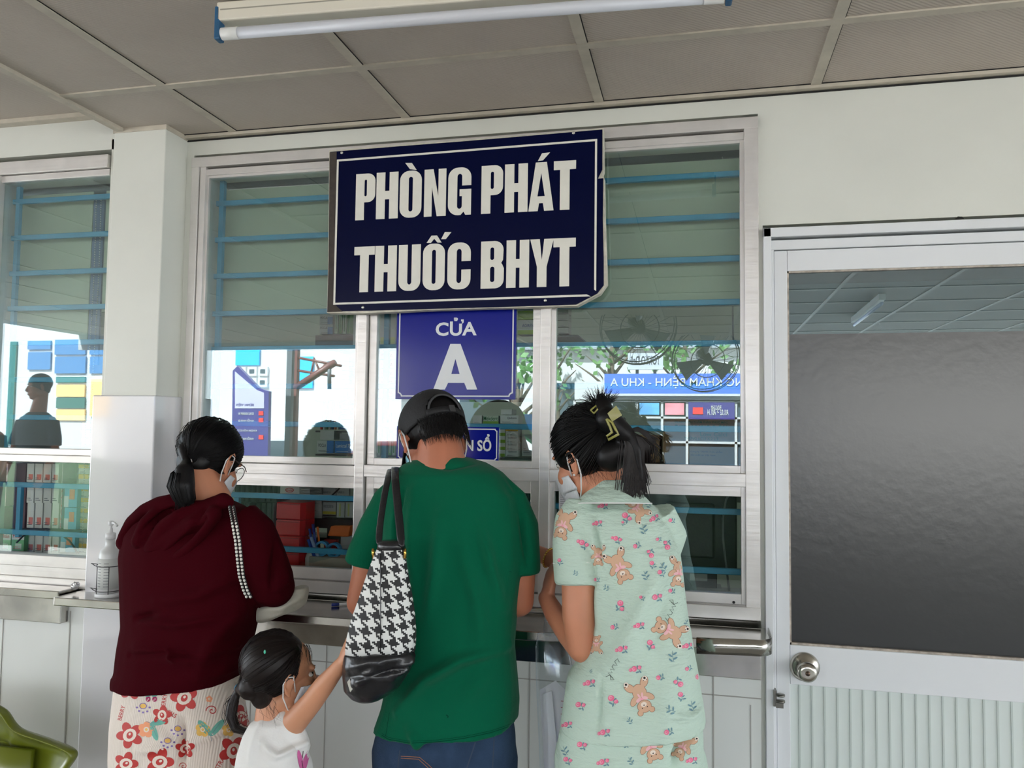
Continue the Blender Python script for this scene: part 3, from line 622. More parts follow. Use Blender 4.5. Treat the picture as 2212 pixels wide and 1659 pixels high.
a, b = W(707, 1158, .2), W(758, 1136, .2); mb = MB().prism([(a[0], a[2]), (b[0]-.008, a[2]), (b[0], b[2]), (a[0]+.012, b[2]-.003)], .2, .23)
tag(mb.build('tissue_pack', m_op, bevel=.004), 'orange soft pack beside the mullion behind the lower left sash', 'pack')
a, b = W(728, 1215, .21), W(764, 1160, .21); tag(MB().box(a[0], b[0], .235, .25, 1.1005, b[2]).build('paper_stack', m_wp), 'upright stack of white papers beside the mullion', 'paper')
tag(MB().box(W(700, 1150, .21)[0], W(726, 1150, .21)[0], .212, .232, 1.1005, W(700, 1165, .21)[2]).build('scissors_holder', mat('red_holder', (150, 40, 36), .5)), 'small dark red holder between the tape rolls', 'holder')
a, b = W(668, 1216, .14), W(758, 1207, .14); tag(MB().box(a[0], b[0], .138, .20, 1.1005, b[2]).build('flat_carton', bmat((150, 150, 138))), 'long flat pale carton lying on the inner worktop in front of the pens', 'box')
tr = MB().lathe(W(678, 1130, .19)*[1, 1, 0]+[0, 0, 1.1005], (0, 0, 1), [(0, .024), (.06, .028), (.10, .012), (.13, .010), (.135, .017), (.14, .017)], 16); tag(tr.build('white_bottle', mat('dull_white', (190, 190, 188), .4)), 'white plastic bottle behind the pens', 'bottle')
tag(MB().tube([W(*p, .13) for p in ((766, 1022), (745, 1042), (728, 1060), (716, 1071))], .003, 8).build('black_cable', m_cabk), 'thin black cable slanting across the top of the lower left sash', 'cable')
tag(MB().tube([W(*p, -.02) for p in ((36, 1172), (50, 1158), (75, 1146), (100, 1143), (128, 1152), (150, 1168), (160, 1182))]+[W(168, 1196, -.02)], .0032, 8).build('black_cable', m_cabk), 'black cable with plug end looping inside the left window', 'cable')
# ceiling lights of the room (tubes that are on)
for x in (-2.2, 1.2):
    l_ = empty('ceiling_light', (x, 1.7, 2.66), 'lit tube light on the dispensary ceiling '+('behind the left window' if x < 0 else 'beyond the right sash'), 'light')
    MB().box(x-.6, x+.6, 1.66, 1.74, 2.655, 2.69).build('housing', m_alud, l_); MB().tube([(x-.58, 1.7, 2.635), (x+.58, 1.7, 2.635)], .013, 10).build('tube', mat('lit_tube', (255, 255, 250), emit=140), l_)
# ================================================================ OUTDOORS behind the viewer (seen mirrored in the panes)
def MR(px, py, Yv):
    p = W(px, py, Yv); return np.array([p[0], -p[1], p[2]])
m_gr = mat('outdoor_paving', (128, 126, 120), .8, var=(.6, .15))
w = MB(); w.box(-60, 60, -70, -6.7, -.12, -.02); struct('ground', w, m_gr)
m_bw = mat('white_render', (225, 226, 226), .7, var=(.5, .04)); m_cy = mat('cyan_panel', (20, 150, 205), .5)
m_win = mat('dim_window_glass', (60, 72, 80), .1); m_bwin = mat('blue_tinted_glass', (70, 110, 150), .15)
m_trunk = mat('tree_bark', (84, 72, 60), .9, var=(8, .3)); m_leaf = mat('tree_leaves', (70, 110, 52), .6, var=(6, .3))
m_rust = mat('dark_red_steel', (92, 46, 44), .5); m_gsteel = mat('grey_steel', (90, 94, 100), .45, .4)
# white building on the far side of the yard (left in the reflection)
p0, p1 = MR(470, 1000, 12), MR(745, 700, 12)
b = empty('yard_building', (p0[0]+2, -12, -.02), 'white rendered building with cyan panels across the yard, mirrored in the left sash', 'building')
MB().box(p0[0]-.2, p1[0]+1.2, -15, -12, -.02, 6.5).build('wall', m_bw, b)
for a in ((508, 753, 560, 789), (640, 770, 676, 838)):
    q0, q1 = MR(a[0], a[3], 11.98), MR(a[2], a[1], 11.98); MB().box(q0[0], q1[0], -11.99, -11.95, q0[2], q1[2]).build('cyan_panel', m_cy, b)
q0, q1 = MR(508, 838, 11.98), MR(580, 790, 11.98)
nx, nz = 3, 2
for i in range(nx):
    for j in range(nz):
        xa = q0[0]+(q1[0]-q0[0])*i/nx; xb = q0[0]+(q1[0]-q0[0])*(i+1)/nx; za = q0[2]+(q1[2]-q0[2])*j/nz; zb = q0[2]+(q1[2]-q0[2])*(j+1)/nz
        f = MB().box(xa+.02, xb-.02, -12.01, -11.94, za+.02, zb-.02).build('window', m_bw, b)
        MB().box(xa+.07, xb-.07, -11.95, -11.93, za+.07, zb-.07).build('pane', m_win, f)
# glazed white-framed building (mirrored in the left window)
p0, p1 = MR(-260, 1010, 11), MR(262, 690, 11)
b = empty('glazed_building', (p0[0]+2, -11, -.02), 'white framed building with blue windows and yellow panels, mirrored in the left window', 'building')
MB().box(p0[0], p1[0], -14, -11, -.02, 7).build('wall', m_bw, b)
m_yel = mat('ochre_panel', (205, 170, 110), .6); m_grn = mat('green_panel', (50, 90, 80), .5)
for (a, mm) in (((75, 738, 125, 757), m_bwin), ((133, 735, 200, 768), m_bwin), ((208, 735, 260, 768), m_bwin), ((75, 762, 125, 800), m_bwin), ((133, 772, 200, 808), m_bwin), ((208, 772, 262, 808), m_bwin),
                ((136, 815, 198, 828), m_grn), ((136, 832, 198, 858), m_yel), ((136, 860, 198, 882), m_grn), ((136, 885, 198, 908), m_yel), ((28, 740, 52, 960), m_grn), ((208, 820, 260, 900), m_yel)):
    q0, q1 = MR(a[0], a[3], 10.97), MR(a[2], a[1], 10.97)
    MB().box(q0[0], q1[0], -11.0, -10.96, q0[2], q1[2]).build('window', mm, b)
# long low building behind the yard, right
b = empty('low_building', (2, -24, -.02), 'long pale building behind the trees, mirrored in the right sash', 'building')
MB().box(-9, 30, -28, -24, -.02, 4.3).build('wall', m_bw, b); MB().box(-9.3, 30.3, -28.4, -23.6, 4.3, 4.6).build('roof', mat('grey_roofing', (130, 135, 140), .7), b)
for k in range(9): MB().box(-8+3.2*k, -6.6+3.2*k, -24.02, -23.96, 1.4, 3.2).build('window', m_win, b)
# steel canopy post with braces
tp, bt = MR(622, 700, 7.65), MR(622, 1000, 7.65)
ps = empty('canopy_post', (bt[0], -7.65, -.02), 'dark steel canopy post with lattice brace, mirrored in the left sash', 'post')
MB().box(bt[0]-.06, bt[0]+.02, -7.69, -7.61, -.02, tp[2]).build('upright', m_gsteel, ps); MB().box(bt[0]+.06, bt[0]+.10, -7.69, -7.61, -.02, tp[2]).build('upright', m_rust, ps)
def T(a, c, r, name='brace', mm=m_rust): MB().tube([MR(*a, 7.65), MR(*c, 7.65)], r, 6).build(name, mm, ps)
T((635, 838), (722, 782), .05); T((640, 772), (735, 790), .02); T((640, 800), (720, 812), .02, ); T((668, 815), (676, 772), .015); T((690, 805), (676, 775), .015); T((700, 782), (690, 806), .015)
T((709, 780), (709, 840), .03, 'hanger', m_gsteel)
# directory totem
TY = 8.6
m_pur = mat('purple_sign', (54, 48, 110), .4); m_lil = mat('pale_lilac_sign', (190, 186, 210), .4); m_txt = mat('white_lettering', (232, 232, 226), .5); m_red = mat('red_print', (200, 40, 38), .5)
q = [MR(*a, TY) for a in ((500, 985), (578, 985), (578, 845), (556, 838), (510, 790), (500, 800))]
tt = empty('directory_totem', (q[0][0]+.2, -TY-.04, -.02), 'purple hospital directory totem with slanted top, mirrored in the left sash', 'sign')
MB().prism([(p[0], p[2]) for p in q[2:]]+[(q[0][0], -.02), (q[1][0], -.02)], -TY-.08, -TY).build('board', m_pur, tt)
MB().prism([(p[0], p[2]) for p in (MR(505, 882, TY), MR(568, 882, TY), MR(568, 848, TY), MR(552, 842, TY), MR(505, 802, TY))], -TY, -TY+.005).build('map_panel', m_lil, tt)
def outtext(body, x0, x1, z0, z1, y, m_, par, name='lettering', bold=.01, ref=None):
    me = textmesh(body, -x1, -x0, z0, z1, 0, bold, ref=ref)       # text faces +y, read from the wall side
    me.transform(Matrix.Rotation(PI, 4, 'Z')); me.transform(Matrix.Translation((0, y, 0)))
    return link(name, me, m_, par)
for (t, a) in (('BỆNH VIỆN', (507, 870, 545, 878)), ('KHU KHÁM A', (512, 896, 545, 889)), ('KHỐI NHÀ B', (512, 911, 545, 904)), ('KHOA HỒI SỨC', (510, 932, 552, 926)), ('KHỐI NHÀ C', (510, 950, 545, 943))):
    u0, u1 = MR(a[0], a[1], TY-.01), MR(a[2], a[3], TY-.01); outtext(t, u0[0], u1[0], min(u0[2], u1[2]), max(u0[2], u1[2]), -TY+.01, m_pur if t.startswith('B') else m_txt, tt)
for y in (892, 907, 944):
    u0, u1 = MR(556, y+5, TY-.01), MR(566, y-4, TY-.01); MB().box(u0[0], u1[0], -TY+.002, -TY+.01, u0[2], u1[2]).build('arrow_tile', m_red, tt)
# blue banner, framed glazing with pictures and arrow sign
m_ban = mat('banner_blue', (58, 96, 190), .5)
u0, u1 = MR(1305, 850, 9), MR(1660, 806, 9)
bn = empty('entrance_banner', ((u0[0]+u1[0])/2, -9, u0[2]), 'long blue clinic entrance banner with white letters, mirrored in the right sash', 'banner')
MB().box(u0[0], u1[0], -9.04, -9, u0[2], u1[2]).build('cloth', m_ban, bn)
MB().box(u0[0]-.02, u1[0]+.02, -9.05, -8.995, u0[2]-.03, u0[2]).build('edge_strip', m_bw, bn); MB().box(u0[0]-.02, u0[0], -9.05, -8.995, u0[2]-.03, u1[2]).build('edge_strip', m_bw, bn)
a, c = MR(1320, 834, 9), MR(1590, 816, 9)
outtext('PHÒNG KHÁM BỆNH - KHU A', a[0], a[0]+(c[0]-a[0])*1.25, a[2], c[2], -8.99, m_txt, bn, ref='PHONG KHAM BENH - KHU A')
gz = empty('entrance_glazing', (u0[0]+.5, -9.1, -.02), 'white framed glass entrance under the blue banner, mirrored in the right sash', 'entrance')
fr_ = MB()
X = [MR(x, 900, 9.1)[0] for x in (1240, 1320, 1375, 1430, 1484, 1590, 1690)]; Z = [MR(1450, y, 9.1)[2] for y in (1100, 1010, 955, 902, 866)]+[]
for x in X: fr_.box(x-.017, x+.017, -9.16, -9.10, -.02, Z[-1])
for z in Z: fr_.box(X[0], X[-1], -9.16, -9.10, z-.015, z+.015)
fr_.box(X[0], X[-1], -9.16, -9.10, Z[-1], Z[-1]+.28)
fr_.build('frame', m_bw, gz); MB().box(X[0], X[-1], -9.15, -9.14, -.02, Z[-1]).build('pane', mat('entrance_glass', (58, 70, 80), .2), gz)
m_sky = mat('sky_poster', (90, 160, 215), .5, var=(3, .4)); m_pink = mat('pink_poster', (205, 130, 140), .5, var=(5, .5))
for (x0_, x1_, m_, l) in ((X[2]+.04, X[3]-.04, m_sky, 'pale blue sky poster on the entrance glass, mirrored in the right sash'), (X[3]+.04, X[4]-.04, m_pink, 'pink and teal poster on the entrance glass, mirrored in the right sash')):
    tag(MB().box(x0_, x1_, -9.10, -9.085, Z[3]+.04, Z[4]-.03).build('poster', m_), l, 'poster')
sg = empty('arrow_sign', (X[4]+.3, -9.08, Z[3]), 'purple room direction sign with red arrow tile, mirrored in the right sash', 'sign')
MB().box(X[4]+.02, X[5]-.02, -9.08, -9.06, Z[3]-.02, Z[4]-.02).build('board', m_pur, sg)
MB().box(X[4]+.08, X[4]+.22, -9.06, -9.05, Z[3]+.05, Z[4]-.09).build('arrow_tile', m_red, sg)
outtext('PHÒNG KHÁM', X[4]+.33, X[5]-.2, Z[4]-.13, Z[4]-.06, -9.05, m_txt, sg, ref='PHONG KHAM'); outtext('A01.02 → A01.14', X[4]+.28, X[5]-.1, Z[3]+.04, Z[3]+.12, -9.05, m_txt, sg)
# pale sign board on posts
u0, u1 = MR(1356, 798, 14), MR(1432, 762, 14)
ts = empty('sign_board', ((u0[0]+u1[0])/2, -14, -.02), 'pale grey shop sign board on two posts, mirrored in the right sash', 'sign')
MB().box(u0[0], u1[0], -14.1, -14, u0[2], u1[2]).build('board', mat('sign_grey', (160, 166, 176), .5), ts)
for x in (u0[0]+.15, u1[0]-.2): MB().box(x, x+.06, -14.2, -14.1, -.02, u0[2]+.1).build('post', m_gsteel, ts)
m_dtx = mat('dark_lettering', (40, 42, 50), .5)
outtext('TOKYO Deli', u0[0]+.06, u1[0]-.06, u0[2]+.1, u0[2]+.28, -13.99, m_dtx, ts)
# trees
def tree(px, Yv, h, cr, seed, label):
    random.seed(seed)
    c = MR(px, 900, Yv); x, y = c[0], -Yv
    t = empty('tree', (x, y, -.02), label, 'tree', None)
    mb = MB(); mb.tube([(x, y, -.02), (x+.05, y, h*.4), (x-.08, y+.1, h*.7), (x, y, h)], [.16, .13, .10, .04], 8)
    for k in range(7):
        a = random.uniform(0, 2*PI); z0 = h*random.uniform(.45, .8); mb.tube([(x, y, z0), (x+math.cos(a)*cr*.5, y+math.sin(a)*cr*.5, z0+.5), (x+math.cos(a)*cr*.9, y+math.sin(a)*cr*.9, z0+.8)], [.05, .03, .012], 5)
    mb.build('trunk', m_trunk, t)
    lf_ = MB()
    for k in range(330):
        d = Vector((random.gauss(0, 1), random.gauss(0, 1), random.gauss(0, .7))).normalized()*cr*random.uniform(.35, 1)
        p = Vector((x, y, h*.95))+d
        if noise.noise(p*1.1) < -.02: continue
        u = Vector((random.gauss(0, 1), random.gauss(0, 1), random.gauss(0, 1))).normalized()*.11; v = u.cross(Vector((random.random(), 1, random.random()))).normalized()*.07
        lf_.add([p-u, p+v, p+u, p-v], [(0, 1, 2, 3)])
    lf_.build('foliage', m_leaf, t, fix=False)
tree(1200, 22.3, 4.6, 1.1, 1, 'tall slim tree with thin crown, leftmost of the trees mirrored in the right sash')
tree(1325, 19, 4.4, 1.2, 2, 'tree beside the pale sign board, mirrored in the right sash')
tree(1480, 17.5, 3.8, 1.1, 3, 'tree right of the pale sign board, mirrored in the right sash')
tree(1640, 15.5, 3.0, 1.2, 4, 'bushy low tree at the right edge of the right sash reflection')
tree(1120, 15, 2.8, 1.2, 5, 'low tree mirrored beside the door letter sign')
# blue tarpaulin awning (mirrored in the middle sash)
ta = empty('awning', tuple(MR(1150, 930, 7.6)), 'bright blue and green awning mirrored in the middle sash', 'awning')
a, c = MR(1128, 948, 7.6), MR(1172, 895, 7.6)
MB().box(a[0], c[0]+.1, -8.0, -7.6, a[2], c[2]).build('sheet', mat('blue_tarpaulin', (40, 130, 205), .5), ta)
a, c = MR(1130, 965, 7.6), MR(1168, 925, 7.6)
for k in range(3): MB().tube([(a[0], -7.58, c[2]-.05*k), (c[0], -7.58, a[2]+.06-.05*k)], .018, 6).build('green_stripe', mat('green_strip', (40, 170, 90), .5), ta)
for k in range(2): MB().tube([(ta.location[0]+.0+.5*k, -7.8, -.02), (ta.location[0]+.5*k, -7.8, a[2]+.1)], .02, 6).build('leg', m_gsteel, ta)
# cars
def car(px, Yv, col, label):
    c = MR(px, 960, Yv); x = c[0]; t = empty('car', (x, -Yv, -.02), label, 'car')
    prof = [(-2.1, .35), (-2.1, .75), (-1.9, .9), (-1.2, .98), (-.6, 1.42), (.7, 1.45), (1.4, 1.0), (2.0, .92), (2.15, .7), (2.15, .35)]
    rings = []
    for yy, s in ((-.82, .93), (-.75, 1), (.75, 1), (.82, .93)): rings.append([(x+a_*s, -Yv+yy, .35+(z-.35)*s) for a_, z in prof])
    MB().loft(rings).build('body', mat('car_paint_'+label.split()[0], col, .2, coat=.6), t)
    MB().prism([(x-1.1, 1.0), (x-.58, 1.36), (x+.65, 1.38), (x+1.2, 1.02)], -Yv+.76, -Yv+.83).build('side_window', m_win, t)
    for wx in (-1.35, 1.35):
        MB().lathe((x+wx, -Yv+.62, .30), (0, 1, 0), [(0, .32), (.22, .32)], 20).build('wheel', mat('tyre', (25, 25, 26), .8), t)
car(640, 10.9, (215, 216, 220), 'white parked car mirrored low in the left sash')
car(910, 8.9, (170, 30, 34), 'red parked car mirrored low in the left sash')

# leafy screen added along the porch edge, darkens the lower pane reflections
random.seed(3); hg = MB(); nx_ = 260
rings = []
for i in range(nx_+1):
    x = -14+24*i/nx_; ring = []
    for (dy, z) in ((-.28, -.02), (-.32, .4), (-.30, .9), (-.18, 1.10), (.0, 1.14), (.18, 1.10), (.30, .9), (.32, .4), (.28, -.02)):
        n_ = noise.noise(Vector((x*5, dy*5, z*5)))*.09; ring.append((x, -7.05+dy+n_*(1 if dy > 0 else -1), z+n_*(z > .5)))
    rings.append(ring)
m_hed = mat('added_hedge_leaves', (44, 66, 36), .75, var=(30, .5), bump=('noise', 40, .9))
hg.loft(rings); tag(hg.build('added_hedge', m_hed), 'low dark leafy screen added along the porch edge to darken the reflection in the lower panes', 'added_hedge')
# second tube lamp (mirrored in the door glass) and two hanging fans
def Wz(px, py, Z):
    d = ray(px, py); p = CAM+d*(Z-CAM[2])/d[2]; return np.array([p[0], -p[1], p[2]])
a, c = Wz(1832, 712, 2.56), Wz(1930, 636, 2.56); dn = (c-a)/np.linalg.norm(c-a); sdn = np.array([-dn[1], dn[0], 0])
l2 = empty('tube_lamp', tuple((a+c)/2+[0, 0, .06]), 'second tube lamp under the porch ceiling, mirrored in the door glass', 'lamp'); hl2 = min(.62, np.linalg.norm(c-a)/2)
mdp = (a+c)/2
MB().obox(mdp+[0, 0, .045], dn*hl2, sdn*.022, [0, 0, .022]).build('housing', mat('lamp_housing', (222, 216, 200), .45), l2); MB().tube([mdp-dn*hl2*.96, mdp+dn*hl2*.96], .0135, 14).build('tube', mat('tube_diffuser', (206, 208, 214), .35), l2)
def fan(px, py, Yv, R_, label):
    c = MR(px, py, Yv); f = empty('wall_fan', tuple(c), label, 'fan'); d = Vector((.25, .9, -.35)).normalized(); u = Vector((1, 0, 0)).cross(d).normalized(); v = d.cross(u)
    P_ = lambda r, t, h: np.array(c)+np.array(u)*r*math.cos(t)+np.array(v)*r*math.sin(t)+np.array(d)*h
    mg = mat('fan_grey', (70, 74, 80), .4); mb = MB()
    for r, h in ((R_, 0), (R_*.98, .05), (R_*.98, -.05), (R_*.5, .075)): mb.tube([P_(r, t, h) for t in np.linspace(0, 2*PI, 33)], .005, 6)
    for k in range(24): t = 2*PI*k/24; mb.tube([P_(R_*.12, t, .085), P_(R_*.6, t, .07), P_(R_, t, 0), P_(R_*.6, t, -.07)], .002, 4)
    mb.build('guard', mg, f); mb = MB()
    for k in range(3):
        t = 2*PI*k/3; mb.add([P_(R_*.12, t-.3, .02), P_(R_*.85, t-.25, .03), P_(R_*.88, t+.45, -.03), P_(R_*.12, t+.4, -.02)], [(0, 1, 2, 3)])
    o = mb.build('blades', mat('fan_blade', (120, 130, 140), .3), f); md = o.modifiers.new('t', 'SOLIDIFY'); md.thickness = .004
    MB().lathe(c, d, [(-.18, .05), (-.16, .07), (-.04, .07), (.08, .05), (.09, .03)], 20).build('motor', mg, f); MB().tube([P_(0, 0, -.12), P_(0, 0, -.12)+np.array([0, 0, max(.1, 2.62-c[2])])], .018, 10).build('stem', mg, f)
fan(1378, 705, 4.6, .34, 'hanging grey fan mirrored above the blue banner in the right sash'); fan(1525, 775, 6.2, .36, 'dark hanging fan mirrored at the right of the right sash')
# ================================================================ SIGNS, LAMP, THINGS ON THE COUNTER
m_navy = mat('navy_acrylic', (5, 10, 44), .2, spec=.12); m_cream = mat('cream_vinyl', (226, 223, 212), .5, var=(30, .04)); m_foam = mat('aged_backing_board', (205, 200, 184), .7, var=(40, .25)); m_brown = mat('peeled_brown_edge', (58, 50, 44), .8, var=(60, .3))
m_screw = mat('screw_head', (200, 198, 190), .3, .8)
SY = -.052
sgn = empty('hanging_sign', (-.72, SY, 2.0), 'large navy sign with cream capital lettering screwed over the top of the main window', 'sign')
def pz(pts, Y): return [(W(*p, Y)[0], W(*p, Y)[2]) for p in pts]
bp = pz([(711, 325), (860, 313), (990, 303), (1140, 291), (1303, 277), (1304, 366), (1300, 378), (1305, 384), (1306, 460), (1309, 540), (1311, 613), (1296, 634), (1246, 661), (1120, 664), (940, 669), (780, 677), (706, 676), (709, 560), (710, 450)], SY)
MB().prism(bp, SY, SY+.034).build('backing_board', m_foam, sgn)
fp = pz([(713, 328), (860, 316), (990, 306), (1140, 293.5), (1301, 279.5), (1301, 366), (1291, 386), (1303, 385), (1302, 470), (1304, 560), (1304, 616), (1290, 634), (1244, 658), (1120, 662), (940, 667), (800, 671), (742, 672), (707, 674), (710, 560), (712, 450)], SY-.0045)
MB().prism(fp, SY-.0045, SY-.0004).build('navy_face', m_navy, sgn)
lp_ = pz([(712, 329), (727, 328), (726, 420), (723, 560), (720, 655), (740, 673), (708, 674), (710, 560), (711, 450)], SY-.0055)
MB().prism(lp_, SY-.0055, SY-.0046).build('peeled_edge', m_brown, sgn)
bx0, bx1, bz0, bz1, e = -1.139, -.2905, 2.013, 2.497, .0062
MB().prism([(bx0, bz0), (bx0, bz1-.008), (bx1, bz1), (bx1, bz0+.022), (bx1-e, bz0+.026), (bx1-e, bz1-e), (bx0+e, bz1-e-.008), (bx0+e, bz0+e), (bx1-.022-e, bz0+e+.006), (bx1-.016, bz0+.006)], SY-.0062, SY-.0046).build('border_line', m_cream, sgn)
TH, TV = .0295, .026
def ringcorners(x0, x1, z0, z1, r, which):      # points of a rounded rect, ccw from right-top, corners in order tr tl bl br
    out = []
    for nm, cx, cz, a0 in (('tr', x1-r, z1-r, 0), ('tl', x0+r, z1-r, 90), ('bl', x0+r, z0+r, 180), ('br', x1-r, z0+r, 270)):
        if nm in which: out += [(cx+r*math.cos(math.radians(a0+15*k)), cz+r*math.sin(math.radians(a0+15*k))) for k in range(7)]
    return out
def glyph(c, w, h):
    t, v, R = TH, TV*.75, w*.42; r = max(.002, R-t*.75)
    if c == 'H': return [[(0, 0), (t, 0), (t, h*.42), (w-t, h*.42), (w-t, 0), (w, 0), (w, h), (w-t, h), (w-t, h*.60), (t, h*.60), (t, h), (0, h)]]
    if c == 'T': return [[(w/2-t/2, 0), (w/2+t/2, 0), (w/2+t/2, h-.027), (w, h-.027), (w, h), (0, h), (0, h-.027), (w/2-t/2, h-.027)]]
    if c == 'N': return [[(0, 0), (t*.86, 0), (t*.86, h*.62), (w-t, 0), (w, 0), (w, h), (w-t*.86, h), (w-t*.86, h*.42), (t, h), (0, h)]]
    if c == 'O': return [rrect(0, w, 0, h, R), rrect(t, w-t, v, h-v, r)[::-1]]
    if c == 'C': return [[(w, h*.60), *[p for p in ringcorners(0, w, 0, h, R, ('tr', 'tl', 'bl', 'br'))], (w, h*.42), (w-t, h*.42), *ringcorners(t, w-t, v, h-v, r, ('br',))[::-1], *ringcorners(t, w-t, v, h-v, r, ('bl',))[::-1], *ringcorners(t, w-t, v, h-v, r, ('tl',))[::-1], *ringcorners(t, w-t, v, h-v, r, ('tr',))[::-1], (w-t, h*.60)]]
    if c == 'G': return [[(w, h*.62), *ringcorners(0, w, 0, h, R, ('tr', 'tl', 'bl')), (w*.55, 0), (w*.68, h*.07), (w*.76, 0), (w, 0), (w, h*.54), (w*.5, h*.54), (w*.5, h*.40), (w-t, h*.40), *ringcorners(t, w-t, v, h-v, r, ('br',))[::-1], *ringcorners(t, w-t, v, h-v, r, ('bl',))[::-1], *ringcorners(t, w-t, v, h-v, r, ('tl',))[::-1], *ringcorners(t, w-t, v, h-v, r, ('tr',))[::-1], (w-t, h*.62)]]
    if c == 'U': return [[(0, h), *ringcorners(0, w, 0, h, R, ('bl', 'br')), (w, h), (w-t, h), *ringcorners(t, w-t, v, h, r, ('br',))[::-1], *ringcorners(t, w-t, v, h, r, ('bl',))[::-1], (t, h)]]
    if c == 'P': return [[(0, 0), (t, 0), (t, h*.38), *ringcorners(t, w, h*.38, h, R*.9, ('br',)), *ringcorners(t, w, h*.38, h, R*.9, ('tr',)), (0, h)], rrect(t, w-t*.98, h*.38+v, h-v, r*.9)[::-1]]
    if c == 'B': return [[(0, 0), *ringcorners(0, w, 0, h*.55, R*.9, ('br',)), (w, h*.42), (w*.93, h*.5), (w*.88, h*.535), (w*.96, h*.60), *ringcorners(0, w*.98, h*.52, h, R*.9, ('tr',)), (0, h)], rrect(t, w-t, v, h*.46, r)[::-1], rrect(t, w-t*1.05, h*.60, h-v, r)[::-1]]
    if c == 'A': return [[(0, 0), (t*.98, 0), (t*1.12, h*.16), (w-t*1.12, h*.16), (w-t*.98, 0), (w, 0), (w*.72, h), (w*.28, h)], [(w/2-.0115, h*.30), (w/2+.0115, h*.30), (w/2, h*.78)][::-1]]
    if c == 'Y': return [[(w/2-t/2, 0), (w/2+t/2, 0), (w/2+t/2, h*.42), (w, h), (w-t, h), (w/2, h*.56), (t, h), (0, h), (w/2-t/2, h*.42)]]
rows_ = [(2.2855, 2.4365, (('P', -1.070, -1.003), ('H', -.999, -.925), ('O', -.919, -.846), ('N', -.837, -.765), ('G', -.758, -.683), ('P', -.650, -.581), ('H', -.575, -.503), ('A', -.500, -.422), ('T', -.422, -.354))),
         (2.0515, 2.1985, (('T', -1.070, -1.0), ('H', -.998, -.925), ('U', -.918, -.845), ('O', -.837, -.765), ('C', -.756, -.681), ('B', -.648, -.575), ('H', -.567, -.496), ('Y', -.493, -.420), ('T', -.421, -.353)))]
for z0, z1, L_ in rows_:
    for c, x0, x1 in L_:
        me = curvemesh([[(x0+p[0], z0+p[1]) for p in lp] for lp in glyph(c, x1-x0, z1-z0)], .0008); me.transform(Matrix.Translation((0, SY-.0054, 0)))
        link('letter', me, m_cream, sgn)
for pts in ([(655, 342), (703, 342), (737, 392), (688, 386)], [(1645, 272), (1702, 265), (1652, 322), (1615, 328)], [(915, 893), (942, 842), (988, 842), (948, 893)], [(810, 920), (845, 868), (885, 867), (918, 918), (888, 918), (864, 890), (840, 920)]):
    MB().prism(pz([(680+x/3.3515, 250+y/3.3515) for x, y in pts], SY-.006), SY-.0062, SY-.0046).build('accent_mark', m_cream, sgn)
for px, py in ((738.5, 330), (784, 664), (1178, 649), (1239, 287)):
    MB().lathe(W(px, py, SY-.0046), (0, -1, 0), [(0, .0048), (.0016, .0046), (.003, .003)], 14).build('screw', m_screw, sgn)
# blue enamel signs on the middle sash
m_bsg = mat('royal_blue_enamel', (14, 24, 124), .15, spec=.22); m_wsg = mat('white_enamel', (222, 224, 226), .4)
def notched(x0, x1, z0, z1, r, c=0.):
    out = []; dl = math.degrees(math.asin(c/r))
    for cx, cz, a0, a1 in ((x1+c, z1+c, 270, 180), (x0-c, z1+c, 360, 270), (x0-c, z0-c, 90, 0), (x1+c, z0-c, 180, 90)):
        out += [(cx+r*math.cos(math.radians(a0-dl+(a1-a0+2*dl)*k/8)), cz+r*math.sin(math.radians(a0-dl+(a1-a0+2*dl)*k/8))) for k in range(9)]
    return out
BY = .009
def bluesign(name, x0, x1, z0, z1, ins, th, nr, label):
    s = empty(name, ((x0+x1)/2, BY, z0), label, 'sign')
    MB().box(x0, x1, BY, BY+.0045, z0, z1).build('plate', m_bsg, s)
    a = (x0+ins, x1-ins, z0+ins, z1-ins); b_ = (a[0]+th, a[1]-th, a[2]+th, a[3]-th)
    lo, li = notched(*a, nr), notched(*b_, nr+th, th); n = len(lo)
    MB().add([(x, BY-.0012, z) for x, z in lo+li]+[(x, BY-.0001, z) for x, z in lo+li], [(k, (k+1) % n, n+(k+1) % n, n+k) for k in range(n)]+[(k, 2*n+k, 2*n+(k+1) % n, (k+1) % n) for k in range(n)]+[(n+k, 3*n+k, 3*n+(k+1) % n, n+(k+1) % n) for k in range(n)]).build('border_line', m_wsg, s)
    return s
a, b = W(854, 862, BY), W(1116, 640, BY)
s1 = bluesign('window_sign', a[0], b[0], a[2], b[2]-.012, .008, .004, .011, 'royal blue sign with large white letter A stuck on the middle sash')
def wtext(s, t, box, ref=None, bold=.025, nm='lettering', Y=None, m_=None):
    u0, u1 = W(box[0], box[3], BY), W(box[2], box[1], BY)
    return link(nm, textmesh(t, u0[0], u1[0], u0[2], u1[2], (BY-.0009) if Y is None else Y, bold, ref=ref), m_ or m_wsg, s)
wtext(s1, 'CỬA', (941, 695, 1029, 726), 'CUA', .028)
u = lambda x, y: (W(x, y, BY)[0], W(x, y, BY)[2])
me = curvemesh([[u(936, 841.5), u(961, 841.5), u(968, 827), u(1003, 827), u(1009, 841.5), u(1031, 841.5), u(995, 743), u(973, 743)], [u(975, 808), u(984, 775), u(993, 808)]], .0004); me.transform(Matrix.Translation((0, BY-.0006, 0))); link('letter', me, m_wsg, s1)
a, b = W(856, 994, BY), W(1078, 923, BY)
s2 = bluesign('window_sign', a[0], b[0], a[2], b[2], .005, .0032, .006, 'smaller royal blue sign with white words behind the capped man’s head'.replace('’', ''))
wtext(s2, 'NHẬN SỔ', (950, 951, 1063, 973), 'NHAN SO', .03)
